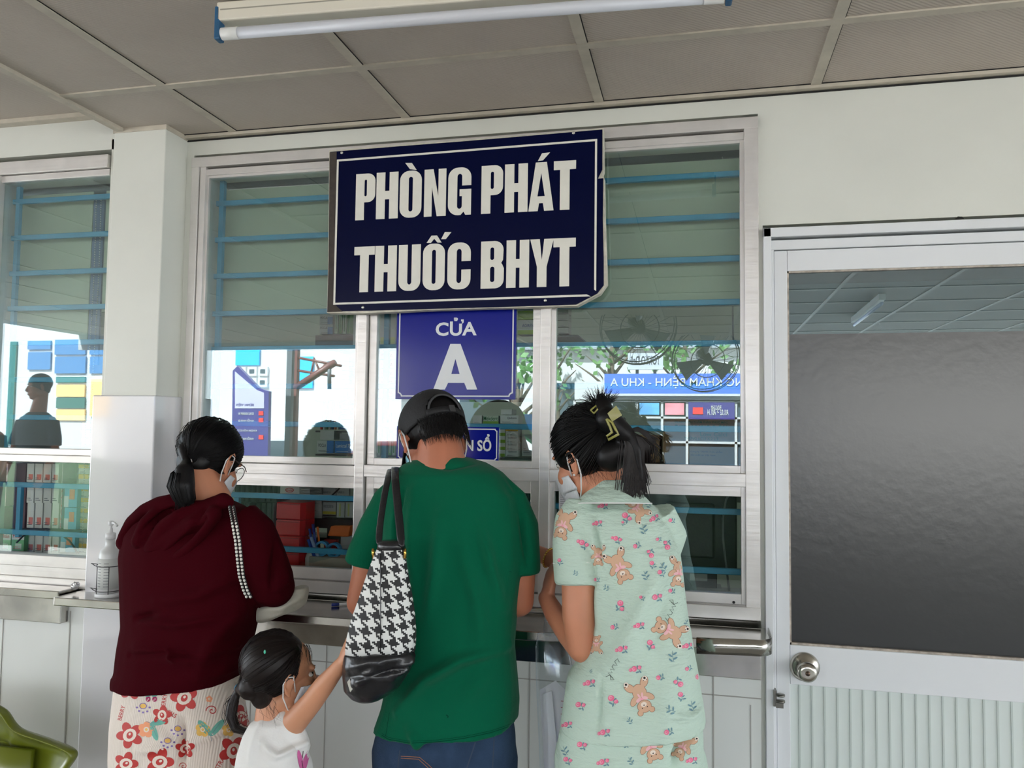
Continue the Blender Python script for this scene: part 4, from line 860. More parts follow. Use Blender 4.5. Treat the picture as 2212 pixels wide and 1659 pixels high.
# leaflet taped to the glass left of the masked woman in green
a, b = W(1207, 1130, -.002), W(1240, 1040, -.002)
lf1 = empty('taped_leaflet', (a[0], -.002, a[2]), 'white printed leaflet in a clear sleeve behind the chin of the woman in green pyjamas', 'paper')
MB().box(a[0], b[0], -.0022, -.0012, a[2], b[2]).build('sheet', m_wp, lf1)
mb = MB()
for k in range(24): z = b[2]-.006-.0055*k; mb.box(a[0]+.004, a[0]+.004+(.026+.012*math.sin(k*2.3)), -.0026, -.0022, z-.0012, z)
mb.build('printed_lines', TXD, lf1)
# ---------------------------------------------------------------- tube lamp (off)
m_tub = mat('tube_diffuser', (206, 208, 214), .35, coat=.3); m_hou = mat('lamp_housing', (222, 216, 200), .45); m_hold = mat('blue_lamp_holder', (34, 84, 120), .4)
A_, B_ = np.array([-1.108, -.765, 0]), np.array([.070, -.692, 0]); ax = (B_-A_)/np.linalg.norm(B_-A_); ay = np.array([-ax[1], ax[0], 0])
lm = empty('tube_lamp', tuple((A_+B_)/2+[0, 0, 2.6]), 'long white tube lamp, switched off, mounted under the porch ceiling', 'lamp')
mid = (A_+B_)/2; hl = np.linalg.norm(B_-A_)/2
MB().obox(mid+ay*.004+[0, 0, 2.600], ax*hl, ay*.020, [0, 0, .023]).build('housing', m_hou, lm, bevel=.004)
MB().obox(mid+ay*.004+[0, 0, 2.603], ax*(hl-.01), ay*.0205, [0, 0, .0015]).build('seam', mat('lamp_seam', (150, 146, 132), .5), lm)
T0, T1 = A_+ax*.012-ay*.006+[0, 0, 2.548], B_-ax*.012-ay*.006+[0, 0, 2.548]
MB().tube([T0+ax*.042, T1-ax*.042], .0135, 20).build('tube', m_tub, lm)
for p, q in ((T0, T0+ax*.042), (T1-ax*.042, T1)): MB().tube([p, q], .0142, 20).build('end_cap', mat('lamp_end_cap', (232, 232, 228), .4), lm)
for c_ in (A_+ax*.002, B_-ax*.002): MB().obox(c_-ay*.003+[0, 0, 2.573], ax*.007, ay*.013, [0, 0, .040]).build('holder', m_hold, lm, bevel=.003)
# ---------------------------------------------------------------- hand sanitiser in wire holder
ZT = 1.0705
bc = W(234, 1280, -.180); bc[2] = ZT
m_cl = mat('cloudy_plastic', (205, 206, 204), .3, coat=.2); m_lab = mat('pale_label', (208, 210, 206), .5); m_wire = mat('dark_wire', (70, 70, 72), .35, .8); m_pump = mat('pump_white', (225, 226, 226), .35)
hs_ = empty('sanitiser_bottle', tuple(bc), 'white pump bottle of hand sanitiser beside the tiled pillar', 'bottle')
r_ = .031
MB().lathe(bc+[0, 0, .014], (0, 0, 1), [(0, r_), (.004, r_+.001), (.118, r_+.001), (.132, r_-.003), (.142, .016), (.150, .0145), (.168, .0145)], 32).build('bottle_body', m_cl, hs_)
MB().lathe(bc+[0, 0, .014], (0, 0, 1), [(.012, r_+.0016), (.108, r_+.0016)], 32).build('label', m_lab, hs_)
mb = MB()
for k in range(9):
    for j in range(2):
        a0 = -PI/2-.55+j*.75; z = ZT+.106-.009*k
        for s_ in range(4): 
            a_ = a0+s_*.11; p = bc+[(r_+.0022)*math.cos(a_), (r_+.0022)*math.sin(a_), 0]; q = bc+[(r_+.0022)*math.cos(a_+.1), (r_+.0022)*math.sin(a_+.1), 0]
            mb.add([(p[0], p[1], z), (q[0], q[1], z), (q[0], q[1], z+.0022), (p[0], p[1], z+.0022)], [(0, 1, 2, 3)])
mb.build('printed_lines', mat('print_grey', (130, 132, 134), .6), hs_)
MB().lathe(bc+[0, 0, .182], (0, 0, 1), [(0, .0155), (.018, .0155), (.020, .007), (.032, .006), (.034, .004), (.044, .004)], 20).build('pump_collar', m_pump, hs_)
mb = MB().lathe(bc+[0, 0, .224], (0, 0, 1), [(0, .006), (.004, .009), (.012, .009), (.015, .006)], 16); mb.tube([bc+[0, 0, .233], bc+[.02, -.008, .233], bc+[.034, -.014, .226]], .004, 10); mb.build('pump_head', m_pump, hs_)
wh = empty('wire_bottle_holder', tuple(bc), 'dark wire holder with white foot around the sanitiser bottle', 'holder')
MB().lathe(bc, (0, 0, 1), [(0, .0395), (.009, .0395), (.012, .037)], 28).build('foot', m_pump, wh)
for nm, z, r2 in (('upper_ring', .098, .039), ('lower_ring', .020, .039)):
    MB().tube([bc+[r2*math.cos(t), r2*math.sin(t), z] for t in np.linspace(0, 2*PI, 25)], .0014, 6).build(nm, m_wire, wh)
    MB().tube([bc+[-.039, 0, z], bc+[-.062, -.008, z+.004], bc+[-.035, -.022, z]], .0014, 6).build('wire_corner', m_wire, wh)
for a_ in (-1.95, -.9, .8, 2.4): MB().tube([bc+[.0392*math.cos(a_), .0392*math.sin(a_), .012], bc+[.0392*math.cos(a_), .0392*math.sin(a_), .098]], .0013, 6).build('upright_wire', m_wire, wh)
# crumpled foil ball
fc = W(168, 1262, -.165); mb = MB().ell((0, 0, 0), (.0125, .0125, .0125), 22)
mb.v = [tuple(np.array(v)*(1+.35*noise.noise(Vector(v)*160))+[fc[0]-.006, -.168, 1.0935]) for v in mb.v]; mb.sm = [False]*len(mb.sm)
tag(mb.build('foil_ball', mat('crumpled_foil', (205, 205, 205), .25, .7)), 'small crumpled foil ball on the left counter against the pillar', 'litter')
# pen on counter
pn = empty('ballpoint_pen', (W(735, 1310, -.1)), 'blue and white pen lying on the counter left of the man in green', 'pen')
a, b = np.array(W(716, 1312, -.12)), np.array(W(752, 1299, -.09)); a[2] = b[2] = 1.076
MB().tube([a, a*.55+b*.45], .0052, 12).build('blue_cap', mat('pen_cap', (24, 40, 120), .3), pn); MB().tube([a*.55+b*.45, b+(b-a)*.6], .0042, 12).build('barrel', m_pump, pn)
# olive green moulded chair at the left
m_olv = mat('olive_plastic', (96, 104, 22), .28, coat=.3)
chair = empty('plastic_chair', (-1.95, -.62, 0), 'olive green moulded plastic chair with rounded back, cut off by the left edge', 'chair')
def cs(u, v):       # backrest shell: u along width, v up
    return None
Yc = -.50
outl = [(-330, 1560), (-260, 1520), (-150, 1500), (-60, 1512), (-10, 1532), (4, 1545), (14, 1566), (30, 1583), (62, 1594), (100, 1609), (132, 1625), (143, 1634), (145, 1645), (138, 1658), (122, 1680), (90, 1730), (40, 1800), (-60, 1850), (-250, 1850), (-330, 1780)]
pts = [W(x, y, Yc) for x, y in outl]; cen = sum(pts)/len(pts); rings = []
for f_, dy in ((.985, .030), (1, .022), (1, .010), (.985, .0), (.93, .004), (.80, .030), (.5, .055), (.15, .062)):
    rings.append([cen+(p-cen)*f_+[0, dy+.25*(((p-cen)[0])*f_)**2, 0] for p in pts])
mb = MB(); n = len(pts)
mb.loft(rings, cap=False); mb.add([rings[-1][k] for k in range(n)], [tuple(range(n))]); 
back = mb.build('backrest', m_olv, chair); md = back.modifiers.new('s', 'SUBSURF'); md.levels = md.render_levels = 2; md = back.modifiers.new('t', 'SOLIDIFY'); md.thickness = .006; md.offset = -1
sx = cen[0]
mb = MB(); mb.loft([[(sx+rx*math.cos(t)*k_, -.72+.0+ry*math.sin(t)*k_, z) for t in np.linspace(0, 2*PI, 28, False)] for rx, ry, z, k_ in ((.22, .22, .40, .8), (.235, .23, .43, 1), (.23, .225, .445, 1), (.20, .20, .432, .9))]); mb.build('seat', m_olv, chair)
mb = MB(); mb.loft([[(sx+x, y, z) for x, y in ((-.12, yy-.008), (.12, yy-.008), (.12, yy+.008), (-.12, yy+.008))] for yy, z in ((-.53, .43), (-.49, .5), (-.475, .62), (-.47, .70))]); mb.build('back_support', m_olv, chair)
for ax_ in (-.17, .17):
    for ay_ in (-.88, -.56): MB().tube([(sx+ax_*.85, ay_, .43), (sx+ax_, ay_+(.02 if ay_ > -.7 else -.02), 0)], .012, 10).build('leg', m_steel, chair)
# ================================================================ PEOPLE
def Rx(a): c, s = math.cos(a), math.sin(a); return np.array([[1, 0, 0], [0, c, -s], [0, s, c]])
def Ry(a): c, s = math.cos(a), math.sin(a); return np.array([[c, 0, s], [0, 1, 0], [-s, 0, c]])
def Rz(a): c, s = math.cos(a), math.sin(a); return np.array([[c, -s, 0], [s, c, 0], [0, 0, 1]])
D2 = math.radians
m_skin = mat('skin_tan', (172, 106, 78), .5, var=(20, .06), sss=.06, bump=('noise', 90, .05)); m_skin2 = mat('skin_light', (188, 126, 96), .5, var=(20, .05), sss=.06, bump=('noise', 90, .05))
m_skin3 = mat('skin_child', (190, 134, 102), .5, var=(20, .05), sss=.06)
m_hair = mat('black_hair', (11, 9, 10), .46, spec=.25); m_hair2 = mat('dark_brown_hair', (22, 14, 12), .46, spec=.25)
m_eye = mat('eye_white', (220, 214, 208), .2); m_iris = mat('iris', (22, 14, 12), .15)
m_mask = mat('white_mask', (216, 218, 222), .7, bump=('wave', 60, .1)); m_maskb = mat('blue_mask', (130, 180, 196), .7, bump=('wave', 60, .1)); m_loop = mat('ear_loop', (222, 222, 222), .7)
def Q(px, py, Y, r=None):
    p = W(px, py, Y); return p if r is None else (p, r)
def chain(mb, pts, n=14):                 # pts [(point, r)] -> overlapping round cones
    for (p, r), (q, s) in zip(pts[:-1], pts[1:]):
        p, q = np.array(p), np.array(q); mb.tube([p, q], [r, s], n)
    for p, r in pts: mb.ell(p, (r, r, r), n)
def organic(name, mb, voxel, mats, parent, smooth=6, fn=None, factor=.5, mi=None):
    o = mb.build('tmp', [], None, fix=True)
    md = o.modifiers.new('r', 'REMESH'); md.mode = 'VOXEL'; md.voxel_size = voxel; md.use_smooth_shade = True
    if smooth: md = o.modifiers.new('s', 'SMOOTH'); md.factor = factor; md.iterations = smooth
    me = evalmesh(o); bpy.data.objects.remove(o)
    n = len(me.vertices)
    if fn:
        co = np.zeros(n*3); me.vertices.foreach_get('co', co); co = co.reshape(-1, 3); no = np.zeros(n*3); me.vertices.foreach_get('normal', no); no = no.reshape(-1, 3)
        co = co+fn(co, no); me.vertices.foreach_set('co', co.ravel())
    me = keepmain(me)
    me.materials.clear(); me.polygons.foreach_set('use_smooth', [True]*len(me.polygons)); me.update(); me.name = name
    return link(name, me, mats, parent)
def keepmain(me):
    n = len(me.vertices); e = np.zeros(len(me.edges)*2, int); me.edges.foreach_get('vertices', e); e = e.reshape(-1, 2); lab = np.arange(n)
    for _ in range(400):
        m_ = np.minimum(lab[e[:, 0]], lab[e[:, 1]]); l2 = lab.copy(); np.minimum.at(l2, e[:, 0], m_); np.minimum.at(l2, e[:, 1], m_); l2 = l2[l2]
        if (l2 == lab).all(): break
        lab = l2
    u_, c_ = np.unique(lab, return_counts=True)
    if len(u_) > 1:
        big = u_[c_.argmax()]; bm = bmesh.new(); bm.from_mesh(me); bm.verts.ensure_lookup_table()
        bmesh.ops.delete(bm, geom=[v for v in bm.verts if lab[v.index] != big], context='VERTS'); bm.to_mesh(me); bm.free()
    return me
def ss(a, b, x): t = np.clip((x-a)/(b-a), 0, 1); return t*t*(3-2*t)
def folds(lst, Y, base=.0, seed=0, scale=9, side=True):
    """cloth folds: [(polyline in photo pixels, width m, height m)] on the side facing the viewer, plus soft unevenness"""
    segs = []
    for pl, wd_, am in lst:
        pw = [W(x, y, Y) for x, y in pl]
        for i in range(len(pw)-1): segs.append((pw[i][[0, 2]], pw[i+1][[0, 2]], wd_, am, i, len(pw)-1))
    def fn(co, no):
        h = np.zeros(len(co)); best = {}
        face = ss(-.1, .35, -no[:, 1])
        k = 0
        for pl, wd_, am in lst:
            d = np.full(len(co), 9.); tt = np.zeros(len(co)); N = len(pl)-1
            for i in range(N):
                a, b, _, _, _, _ = segs[k]; k += 1
                ab = b-a; t = np.clip(((co[:, [0, 2]]-a)@ab)/(ab@ab), 0, 1); q = a+t[:, None]*ab; dd = np.linalg.norm(co[:, [0, 2]]-q, axis=1)
                m_ = dd < d; d = np.where(m_, dd, d); tt = np.where(m_, (i+t)/N, tt)
            h += 2.6*am*np.exp(-(d/wd_)**2)*np.sin(np.clip(tt, .06, .94)*PI)**.6*face
        if base:
            h += base*np.array([noise.noise(Vector((c[0]*scale+seed, c[1]*scale, c[2]*scale*.6))) for c in co])
        return no*h[:, None]
    return fn
def rowloft(mb, rows, ex=2.3, n=28):
    """rows: (py, x_left, x_right, Y, half depth)"""
    rings = []
    for py, xl, xr, Y, dp in rows:
        a, b = W(xl, py, Y), W(xr, py, Y); c = (a+b)/2; h = (b-a)/2
        ring = []
        for k in range(n):
            t = 2*PI*k/n; cs_, sn = math.cos(t), math.sin(t)
            u_ = math.copysign(abs(cs_)**(2/ex), cs_); v_ = math.copysign(abs(sn)**(2/ex), sn)
            ring.append(c+h*u_+np.array([0, dp*v_, 0]))
        rings.append(ring)
    mb.loft(rings); return rings
class Head:
    def __init__(s, c, yaw, pitch, roll=0, k=1.): s.c = np.array(c, float); s.R = Rz(D2(yaw))@Rx(-D2(pitch))@Ry(D2(roll)); s.k = k
    def p(s, x, y, z): return s.c+s.R@(np.array([x, y, z])*s.k)
    def e(s, mb, c, r, n=18): mb.ell(s.p(*c), np.array(r)*s.k, n, R=s.R)
    def t(s, mb, pts, r, n=8): mb.tube([s.p(*p) for p in pts], [v*s.k for v in r] if isinstance(r, (list, tuple)) else r*s.k, n)
    def skin(s, mb, child=False):
        s.e(mb, (0, -.012, .030), (.074, .092, .080), 24); s.e(mb, (0, .030, -.028), (.058, .062, .074), 22); s.e(mb, (0, .064, -.086), (.026, .020, .019))
        for sg_ in (-1, 1):
            s.e(mb, (sg_*.034, .056, -.030), (.026, .028, .030)); s.e(mb, (sg_*.045, .008, -.060), (.018, .034, .026))
            s.e(mb, (sg_*.030, .073, .027), (.022, .010, .008)); s.e(mb, (sg_*.0105, .099, -.034), (.0075, .008, .006))
            # ear: plate, rim, lobe
            x = sg_*.077
            s.e(mb, (x, -.004, -.012), (.0055, .014, .026), 12)
            s.t(mb, [(x+sg_*.002, .010, -.004), (x+sg_*.006, .008, .018), (x+sg_*.010, -.006, .024), (x+sg_*.013, -.018, .012), (x+sg_*.012, -.019, -.008), (x+sg_*.007, -.010, -.026), (x+sg_*.003, .002, -.036)], [.003, .0034, .0036, .0036, .0034, .0038, .005], 8)
            s.e(mb, (x+sg_*.003, .001, -.034), (.0045, .007, .009), 10)
        s.t(mb, [(0, .086, .014), (0, .094, -.008), (0, .106, -.030)], [.007, .0085, .0105], 10); s.e(mb, (0, .088, -.056), (.022, .009, .006)); s.e(mb, (0, .087, -.064), (.019, .009, .006))
    def eyes(s, parent):
        for sg_ in (-1, 1):
            mb = MB(); s.e(mb, (sg_*.030, .0700, .006), (.0110, .0105, .0065), 14); e_ = mb.build('eye', m_eye, parent)
            mb = MB(); s.e(mb, (sg_*.031, .0765, .006), (.0062, .0050, .0060), 12); mb.build('iris', m_iris, e_)
        mb = MB()
        for sg_ in (-1, 1): s.t(mb, [(sg_*.014, .0815, .026), (sg_*.030, .0820, .030), (sg_*.048, .072, .026)], [.0016, .0026, .0012], 6); 
        mb.build('eyebrows', m_hair, parent); mb = MB()
        for sg_ in (-1, 1): s.t(mb, [(sg_*.019, .0795, .009), (sg_*.030, .0805, .0125), (sg_*.041, .074, .010)], [.0009, .0015, .0009], 5)
        mb.build('eyelashes', m_hair, parent)
    def mask(s, parent, m_, drop=0., bulge=1.):
        g = []
        NU, NV = 25, 14
        for j in range(NV):
            v = j/(NV-1); z = (-.010 if s.k < .9 else -.021)-(.098 if s.k < .9 else .087)*v-drop
            for i in range(NU):
                u_ = -1+2*i/(NU-1); a_ = u_*D2(78-14*abs(v-.4))
                rx = (.076 if s.k < .9 else .068)*(1-.22*v); ry = ((.122 if s.k < .9 else .115)+.006*math.sin(v*PI)*bulge)*(1-.17*v)
                z_ = z+(.012*u_*u_ if v > .5 else -.004*u_*u_)*1.2
                g.append(s.p(rx*math.sin(a_)*1.04, ry*math.cos(a_)-.004, z_))
        mb = MB().add(g, [(j*NU+i, j*NU+i+1, (j+1)*NU+i+1, (j+1)*NU+i) for j in range(NV-1) for i in range(NU-1)], 0, True)
        o = mb.build('face_mask', m_, parent); md = o.modifiers.new('t', 'SOLIDIFY'); md.thickness = .0015
        for sg_ in (-1, 1):
            mb = MB(); s.t(mb, [(sg_*.066, .022, -.030-drop), (sg_*.078, .012, -.005), (sg_*.084, .004, .016), (sg_*.086, -.012, .016), (sg_*.085, -.022, -.004), (sg_*.080, -.016, -.040), (sg_*.070, .004, -.074), (sg_*.060, .024, -.092-drop)], .0019, 6)
            mb.build('ear_loop', m_loop, o)
        return o
def strandset(paths, r=.0011, n=3, taper=.35):
    mb = MB()
    for P_ in paths:
        k = len(P_); mb.tube(P_, [r*(1-(1-taper)*(i/(k-1))**2) for i in range(k)], n, cap=False)
    return mb
def hairflow(H, ce, ra, starts, knot, n=7, lift=.004, jit=.002):
    """strands over the skull ellipsoid (centre ce, radii ra, head-local) from start directions to a knot direction"""
    out = []; kd = np.array(knot, float); kd /= np.linalg.norm(kd)
    for sdir in starts:
        a = np.array(sdir, float); a /= np.linalg.norm(a); om = math.acos(max(-1, min(1, a@kd))); j = random.uniform(-1, 1)*jit; l2 = random.uniform(0, lift)
        if om < .08: continue
        P_ = []
        for i in range(n):
            t = i/(n-1); d = (math.sin((1-t)*om)*a+math.sin(t*om)*kd)/math.sin(om) if om > 1e-3 else a
            P_.append(H.p(*(np.array(ce)+d*(np.array(ra)+l2*math.sin(t*PI)+j+.001))))
        out.append(P_)
    return out
def hand(mb, w_, d, nrm, k=1., curl=.5, side=1):
    """palm, four bent fingers and a thumb; w_ wrist, d towards the fingers, nrm out of the back of the hand, side +1: thumb on d x nrm side"""
    w_ = np.array(w_, float); d = np.array(d, float)/np.linalg.norm(d); nrm = np.array(nrm, float); nrm -= d*(nrm@d); nrm /= np.linalg.norm(nrm); s_ = np.cross(d, nrm)*side
    R = np.stack([s_, d, nrm], 1)
    mb.ell(w_+d*.045*k, np.array([.040, .052, .015])*k, 16, R=R); mb.ell(w_+d*.02*k, np.array([.030, .035, .018])*k, 14, R=R)
    for i, (off, L_) in enumerate(((.030, .068), (.010, .076), (-.010, .070), (-.029, .055))):
        b_ = w_+(d*(.080-.004*abs(i-1.3))+s_*off)*k; c_ = curl*(1+.12*i); fan = d+s_*off*1.6; fan /= np.linalg.norm(fan)
        p1 = b_+(fan*math.cos(c_*.6)-nrm*math.sin(c_*.6))*L_*.46*k; p2 = p1+(fan*math.cos(c_*1.5)-nrm*math.sin(c_*1.5))*L_*.30*k; p3 = p2+(fan*math.cos(c_*2.1)-nrm*math.sin(c_*2.1))*L_*.24*k
        chain(mb, [(b_-d*.02*k, .0088*k), (b_, .0088*k), (p1, .0080*k), (p2, .0072*k), (p3, .0062*k)], 10)
    t0 = w_+(d*.022+s_*.024-nrm*.004)*k; t1 = t0+(d*.030+s_*.026-nrm*.008)*k; t2 = t1+(d*.032+s_*.006-nrm*.010*(1+curl))*k
    chain(mb, [(t0, .013*k), (t1, .0100*k), (t2, .0078*k)], 10)
def legs(mb, hipL, hipR, footL, footR, rt=.085, rk=.060, ra=.045):
    for h, f in ((hipL, footL), (hipR, footR)):
        h, f = np.array(h), np.array(f); kn = h*.5+f*.5+np.array([0, .02, .0]); chain(mb, [(h, rt), (kn, rk), (f+[0, 0, .08], ra)], 16)
def shoes(parent, feet, m_, k=1.):
    for f in feet:
        f = np.array(f); mb = MB(); rings = []
        for t, hw, hh in ((-.075, .030, .05), (-.06, .038, .07), (-.01, .040, .075), (.05, .043, .055), (.11, .046, .04), (.155, .038, .032), (.175, .02, .022)):
            rings.append([(f[0]+hw*k*math.cos(a_), f[1]+t*k, .001+max(0, hh*k*.5+hh*k*.5*math.sin(a_))) for a_ in np.linspace(0, 2*PI, 16, False)])
        mb.loft(rings).build('shoe', m_, parent)
# -------- printed motifs laid on cloth surfaces -----------------------------------
class Printer:
    def __init__(s, ob):
        s.ob = ob; me = ob.data; s.off = np.array(ob.matrix_basis.translation) if ob.parent is None else np.zeros(3)
        s.bvh = BVHTree.FromPolygons([v.co[:] for v in me.vertices], [tuple(p.vertices) for p in me.polygons]); s.mb = MB(); s.mats = []; s.layer = 0
    def mi(s, m_):
        if m_ not in s.mats: s.mats.append(m_)
        return s.mats.index(m_)
    def origin(s, px, py):
        d = ray(px, py); d = d/np.linalg.norm(d); h = s.bvh.ray_cast(Vector(CAM), Vector(d), 6)
        return (np.array(h[0]), d) if h[0] is not None else None
    def patch(s, o, d, pts, fs, m_, lift):
        vs = []
        for x, z in pts:
            st_ = o-d*.25+RT*x+UP*z; h = s.bvh.ray_cast(Vector(st_), Vector(d), .6)
            if h[0] is None or h[1].dot(Vector(d)) > -.12 or abs(h[3]-.25) > .07: vs.append(None)
            else: vs.append(np.array(h[0])-d*lift)
        ok = [f for f in fs if all(vs[i] is not None for i in f)]
        if ok:
            us = sorted({i for f in ok for i in f}); rm = {i: k for k, i in enumerate(us)}; s.mb.add([vs[i] for i in us], [[rm[i] for i in f] for f in ok], s.mi(m_), True)
    def ell(s, o, d, cx, cz, rx, rz, a, m_, lift, T):
        pts = [(0, 0)]; N = 14
        for r_ in (.5, 1.):
            for k in range(N):
                t = 2*PI*k/N; x, z = rx*r_*math.cos(t), rz*r_*math.sin(t); pts.append((x*math.cos(a)-z*math.sin(a), x*math.sin(a)+z*math.cos(a)))
        pts = [T(cx+x, cz+z) for x, z in pts]
        fs = [(0, 1+k, 1+(k+1) % N) for k in range(N)]+[(1+k, 1+N+k, 1+N+(k+1) % N, 1+(k+1) % N) for k in range(N)]
        s.patch(o, d, pts, fs, m_, lift)
    def line(s, o, d, pl, w_, m_, lift, T, close=False):
        pl = list(pl)+([pl[0]] if close else []); dense = []
        for (x0, z0), (x1, z1) in zip(pl[:-1], pl[1:]):
            k = max(1, int(math.hypot(x1-x0, z1-z0)/.006)); dense += [(x0+(x1-x0)*i/k, z0+(z1-z0)*i/k) for i in range(k)]
        dense.append(pl[-1]); L_, R_ = [], []
        for i, (x, z) in enumerate(dense):
            a_, b_ = dense[max(i-1, 0)], dense[min(i+1, len(dense)-1)]; tx, tz = b_[0]-a_[0], b_[1]-a_[1]; l_ = math.hypot(tx, tz)+1e-9
            L_.append(T(x-tz/l_*w_/2, z+tx/l_*w_/2)); R_.append(T(x+tz/l_*w_/2, z-tx/l_*w_/2))
        n = len(dense); s.patch(o, d, L_+R_, [(i, i+1, n+i+1, n+i) for i in range(n-1)], m_, lift)
    def text(s, o, d, body, x0, x1, z0, z1, m_, lift, T):
        me = textmesh(body, x0, x1, z0, z1, 0, .01); s.patch(o, d, [T(v.co[0], v.co[2]) for v in me.vertices], [tuple(p.vertices) for p in me.polygons], m_, lift); bpy.data.meshes.remove(me)
    def finish(s):
        me = s.ob.data; base = len(me.materials); vb = len(me.vertices)
        if not s.mb.f: return
        for m_ in s.mats: me.materials.append(m_)
        nv = [v.co[:] for v in me.vertices]+[tuple(map(float, v)) for v in s.mb.v]; nf = [tuple(p.vertices) for p in me.polygons]+[tuple(vb+i for i in f) for f in s.mb.f]
        mi_ = [p.material_index for p in me.polygons]+[base+m_ for m_ in s.mb.m]; mats = list(me.materials)
        m2 = bpy.data.meshes.new(me.name); m2.from_pydata(nv, [], nf)
        for m_ in mats: m2.materials.append(m_)
        m2.polygons.foreach_set('material_index', mi_); m2.polygons.foreach_set('use_smooth', [True]*len(nf)); m2.update(); s.ob.data = m2
def xf(a, k=1., mir=1):
    c_, s_ = math.cos(D2(a)), math.sin(D2(a)); return lambda x, z: ((x*mir*c_-z*s_)*k, (x*mir*s_+z*c_)*k)
m_bear = mat('print_bear_tan', (198, 160, 132), .8); m_bear2 = mat('print_bear_outline', (140, 98, 76), .8); m_bcream = mat('print_cream', (226, 212, 198), .8); m_pk = mat('print_pink', (226, 176, 180), .8)
m_rose = mat('print_rose', (220, 104, 138), .8); m_rose2 = mat('print_rose_light', (228, 150, 168), .8); m_lfb = mat('print_teal_leaf', (100, 134, 144), .8); m_ink = mat('print_black', (38, 34, 34), .8)
def bear(pr, px, py, ang, k=1., mir=1):
    k *= .88; h = pr.origin(px, py)
    if h is None: return
    o, d = h; T = xf(ang, k, mir)
    for lay, (g, m_) in enumerate(((.0011, m_bear2), (0, m_bear))):
        L_ = .0010+.0004*lay
        for cx, cz, rx, rz, a in ((0, -.012, .017, .021, 0), (.020, -.034, .009, .014, .6), (-.020, -.030, .009, .014, -.7), (.020, .004, .007, .013, -.8), (-.020, .004, .007, .013, .8), (0, .024, .017, .015, 0), (.015, .037, .0065, .0065, 0), (-.015, .037, .0065, .0065, 0)):
            pr.ell(o, d, cx, cz, rx+g, rz+g, a, m_, L_, T)
    e = lambda *a: pr.ell(o, d, *a)
    for sx_ in (.024, -.025): e(sx_, -.041, .0065, .0065, 0, m_bcream, .0018, T); e(sx_, -.042, .003, .003, 0, m_ink, .0021, T); e(sx_-.004, -.037, .0012, .0012, 0, m_ink, .0021, T); e(sx_+.004, -.037, .0012, .0012, 0, m_ink, .0021, T)
    e(0, .019, .0075, .006, 0, m_bcream, .0018, T); e(0, .021, .002, .0015, 0, m_ink, .0021, T)
    for sx_ in (.0065, -.0065): e(sx_, .027, .0013, .0016, 0, m_ink, .0021, T)
    e(.008, .005, .008, .0045, .4, m_pk, .0018, T); e(-.008, .005, .008, .0045, -.4, m_pk, .0018, T); e(0, .005, .003, .003, 0, m_rose2, .0021, T); e(-.004, -.004, .0025, .007, -.3, m_pk, .0018, T); e(.004, -.004, .0025, .007, .3, m_pk, .0018, T)
def flower(pr, px, py, ang, k=1., n=2, leaf=True):
    k *= .72; h = pr.origin(px, py)
    if h is None: return
    o, d = h; T = xf(ang, k); e = lambda *a: pr.ell(o, d, *a)
    if leaf:
        pr.line(o, d, [(0, 0), (.006, -.014), (.010, -.020)], .0012, m_lfb, .0010, T)
        for cx, cz, a in ((.010, -.006, .6), (-.004, -.014, -.7), (.014, -.015, .2), (.002, -.020, 1.2)): e(cx, cz, .0058, .0024, a, m_lfb, .0011, T)
    for i in range(n):
        cx, cz, r = ((0, 0, .0090), (.012, -.012, .0062), (-.009, .008, .0058))[i]; e(cx, cz, r, r*.95, 0, m_rose, .0014, T); e(cx-r*.15, cz+r*.2, r*.62, r*.55, .5, m_rose2, .0017, T); e(cx, cz+r*.1, r*.28, r*.24, 0, m_rose, .0020, T)
def sprig(pr, px, py, ang, k=1.):
    k *= .75; h = pr.origin(px, py)
    if h is None: return
    o, d = h; T = xf(ang, k); pr.line(o, d, [(0, .012), (0, 0), (.003, -.012)], .0011, m_lfb, .0010, T)
    for cx, cz, a in ((.005, .006, .6), (-.005, .002, -.6), (.006, -.004, .5), (-.004, -.008, -.7)): pr.ell(o, d, cx, cz, .0052, .0020, a, m_lfb, .0012, T)
# ---------------------------------------------------------------- man in the green T-shirt
m_grn_t = mat('green_jersey', (0, 84, 58), .9, spec=.10, sheen=.05, bump=('noise', 220, .12)); m_jean = mat('blue_denim', (44, 62, 86), .9, spec=.15, var=(14, .25), bump=('noise', 300, .3)); m_capm = mat('black_twill', (17, 17, 20), .75, bump=('noise', 260, .15))
def hipfeet(rows_bottom, Y, spread=.09, fy=-.02):
    py, xl, xr = rows_bottom; a, b = W(xl, py, Y), W(xr, py, Y); c = (a+b)/2
    return c, [np.array([c[0]-spread, Y, c[2]]), np.array([c[0]+spread, Y, c[2]])], [np.array([c[0]-spread-.01, Y+fy, 0.]), np.array([c[0]+spread+.01, Y+fy, 0.])]
Hm = Head(W(934, 949, -.350), 42, 34, 0, 1.06)
man = empty('person', (-.62, -.45, 0), 'person in green T-shirt and black cap bending to the counter, houndstooth bag on shoulder', 'person')
mb = MB(); Hm.skin(mb)
nb = W(955, 1020, -.40)
chain(mb, [(Hm.p(0, -.030, -.045), .060), (nb, .068), (nb+[0, .0, -.06], .08)], 18)
c_, hp_, ft_ = hipfeet((1600, 815, 1113), -.44)
rowloft(mb, [(1030, 920, 1010, -.385, .05), (1090, 870, 1085, -.395, .075), (1200, 860, 1100, -.42, .095), (1400, 862, 1085, -.43, .09), (1600, 850, 1080, -.44, .10)])
arms = {}
arms['L'] = [Q(862, 1120, -.39, .036), Q(822, 1165, -.40, .036), Q(800, 1210, -.40, .042), Q(779, 1300, -.39, .038), Q(800, 1318, -.24, .030), Q(840, 1310, -.14, .024)]
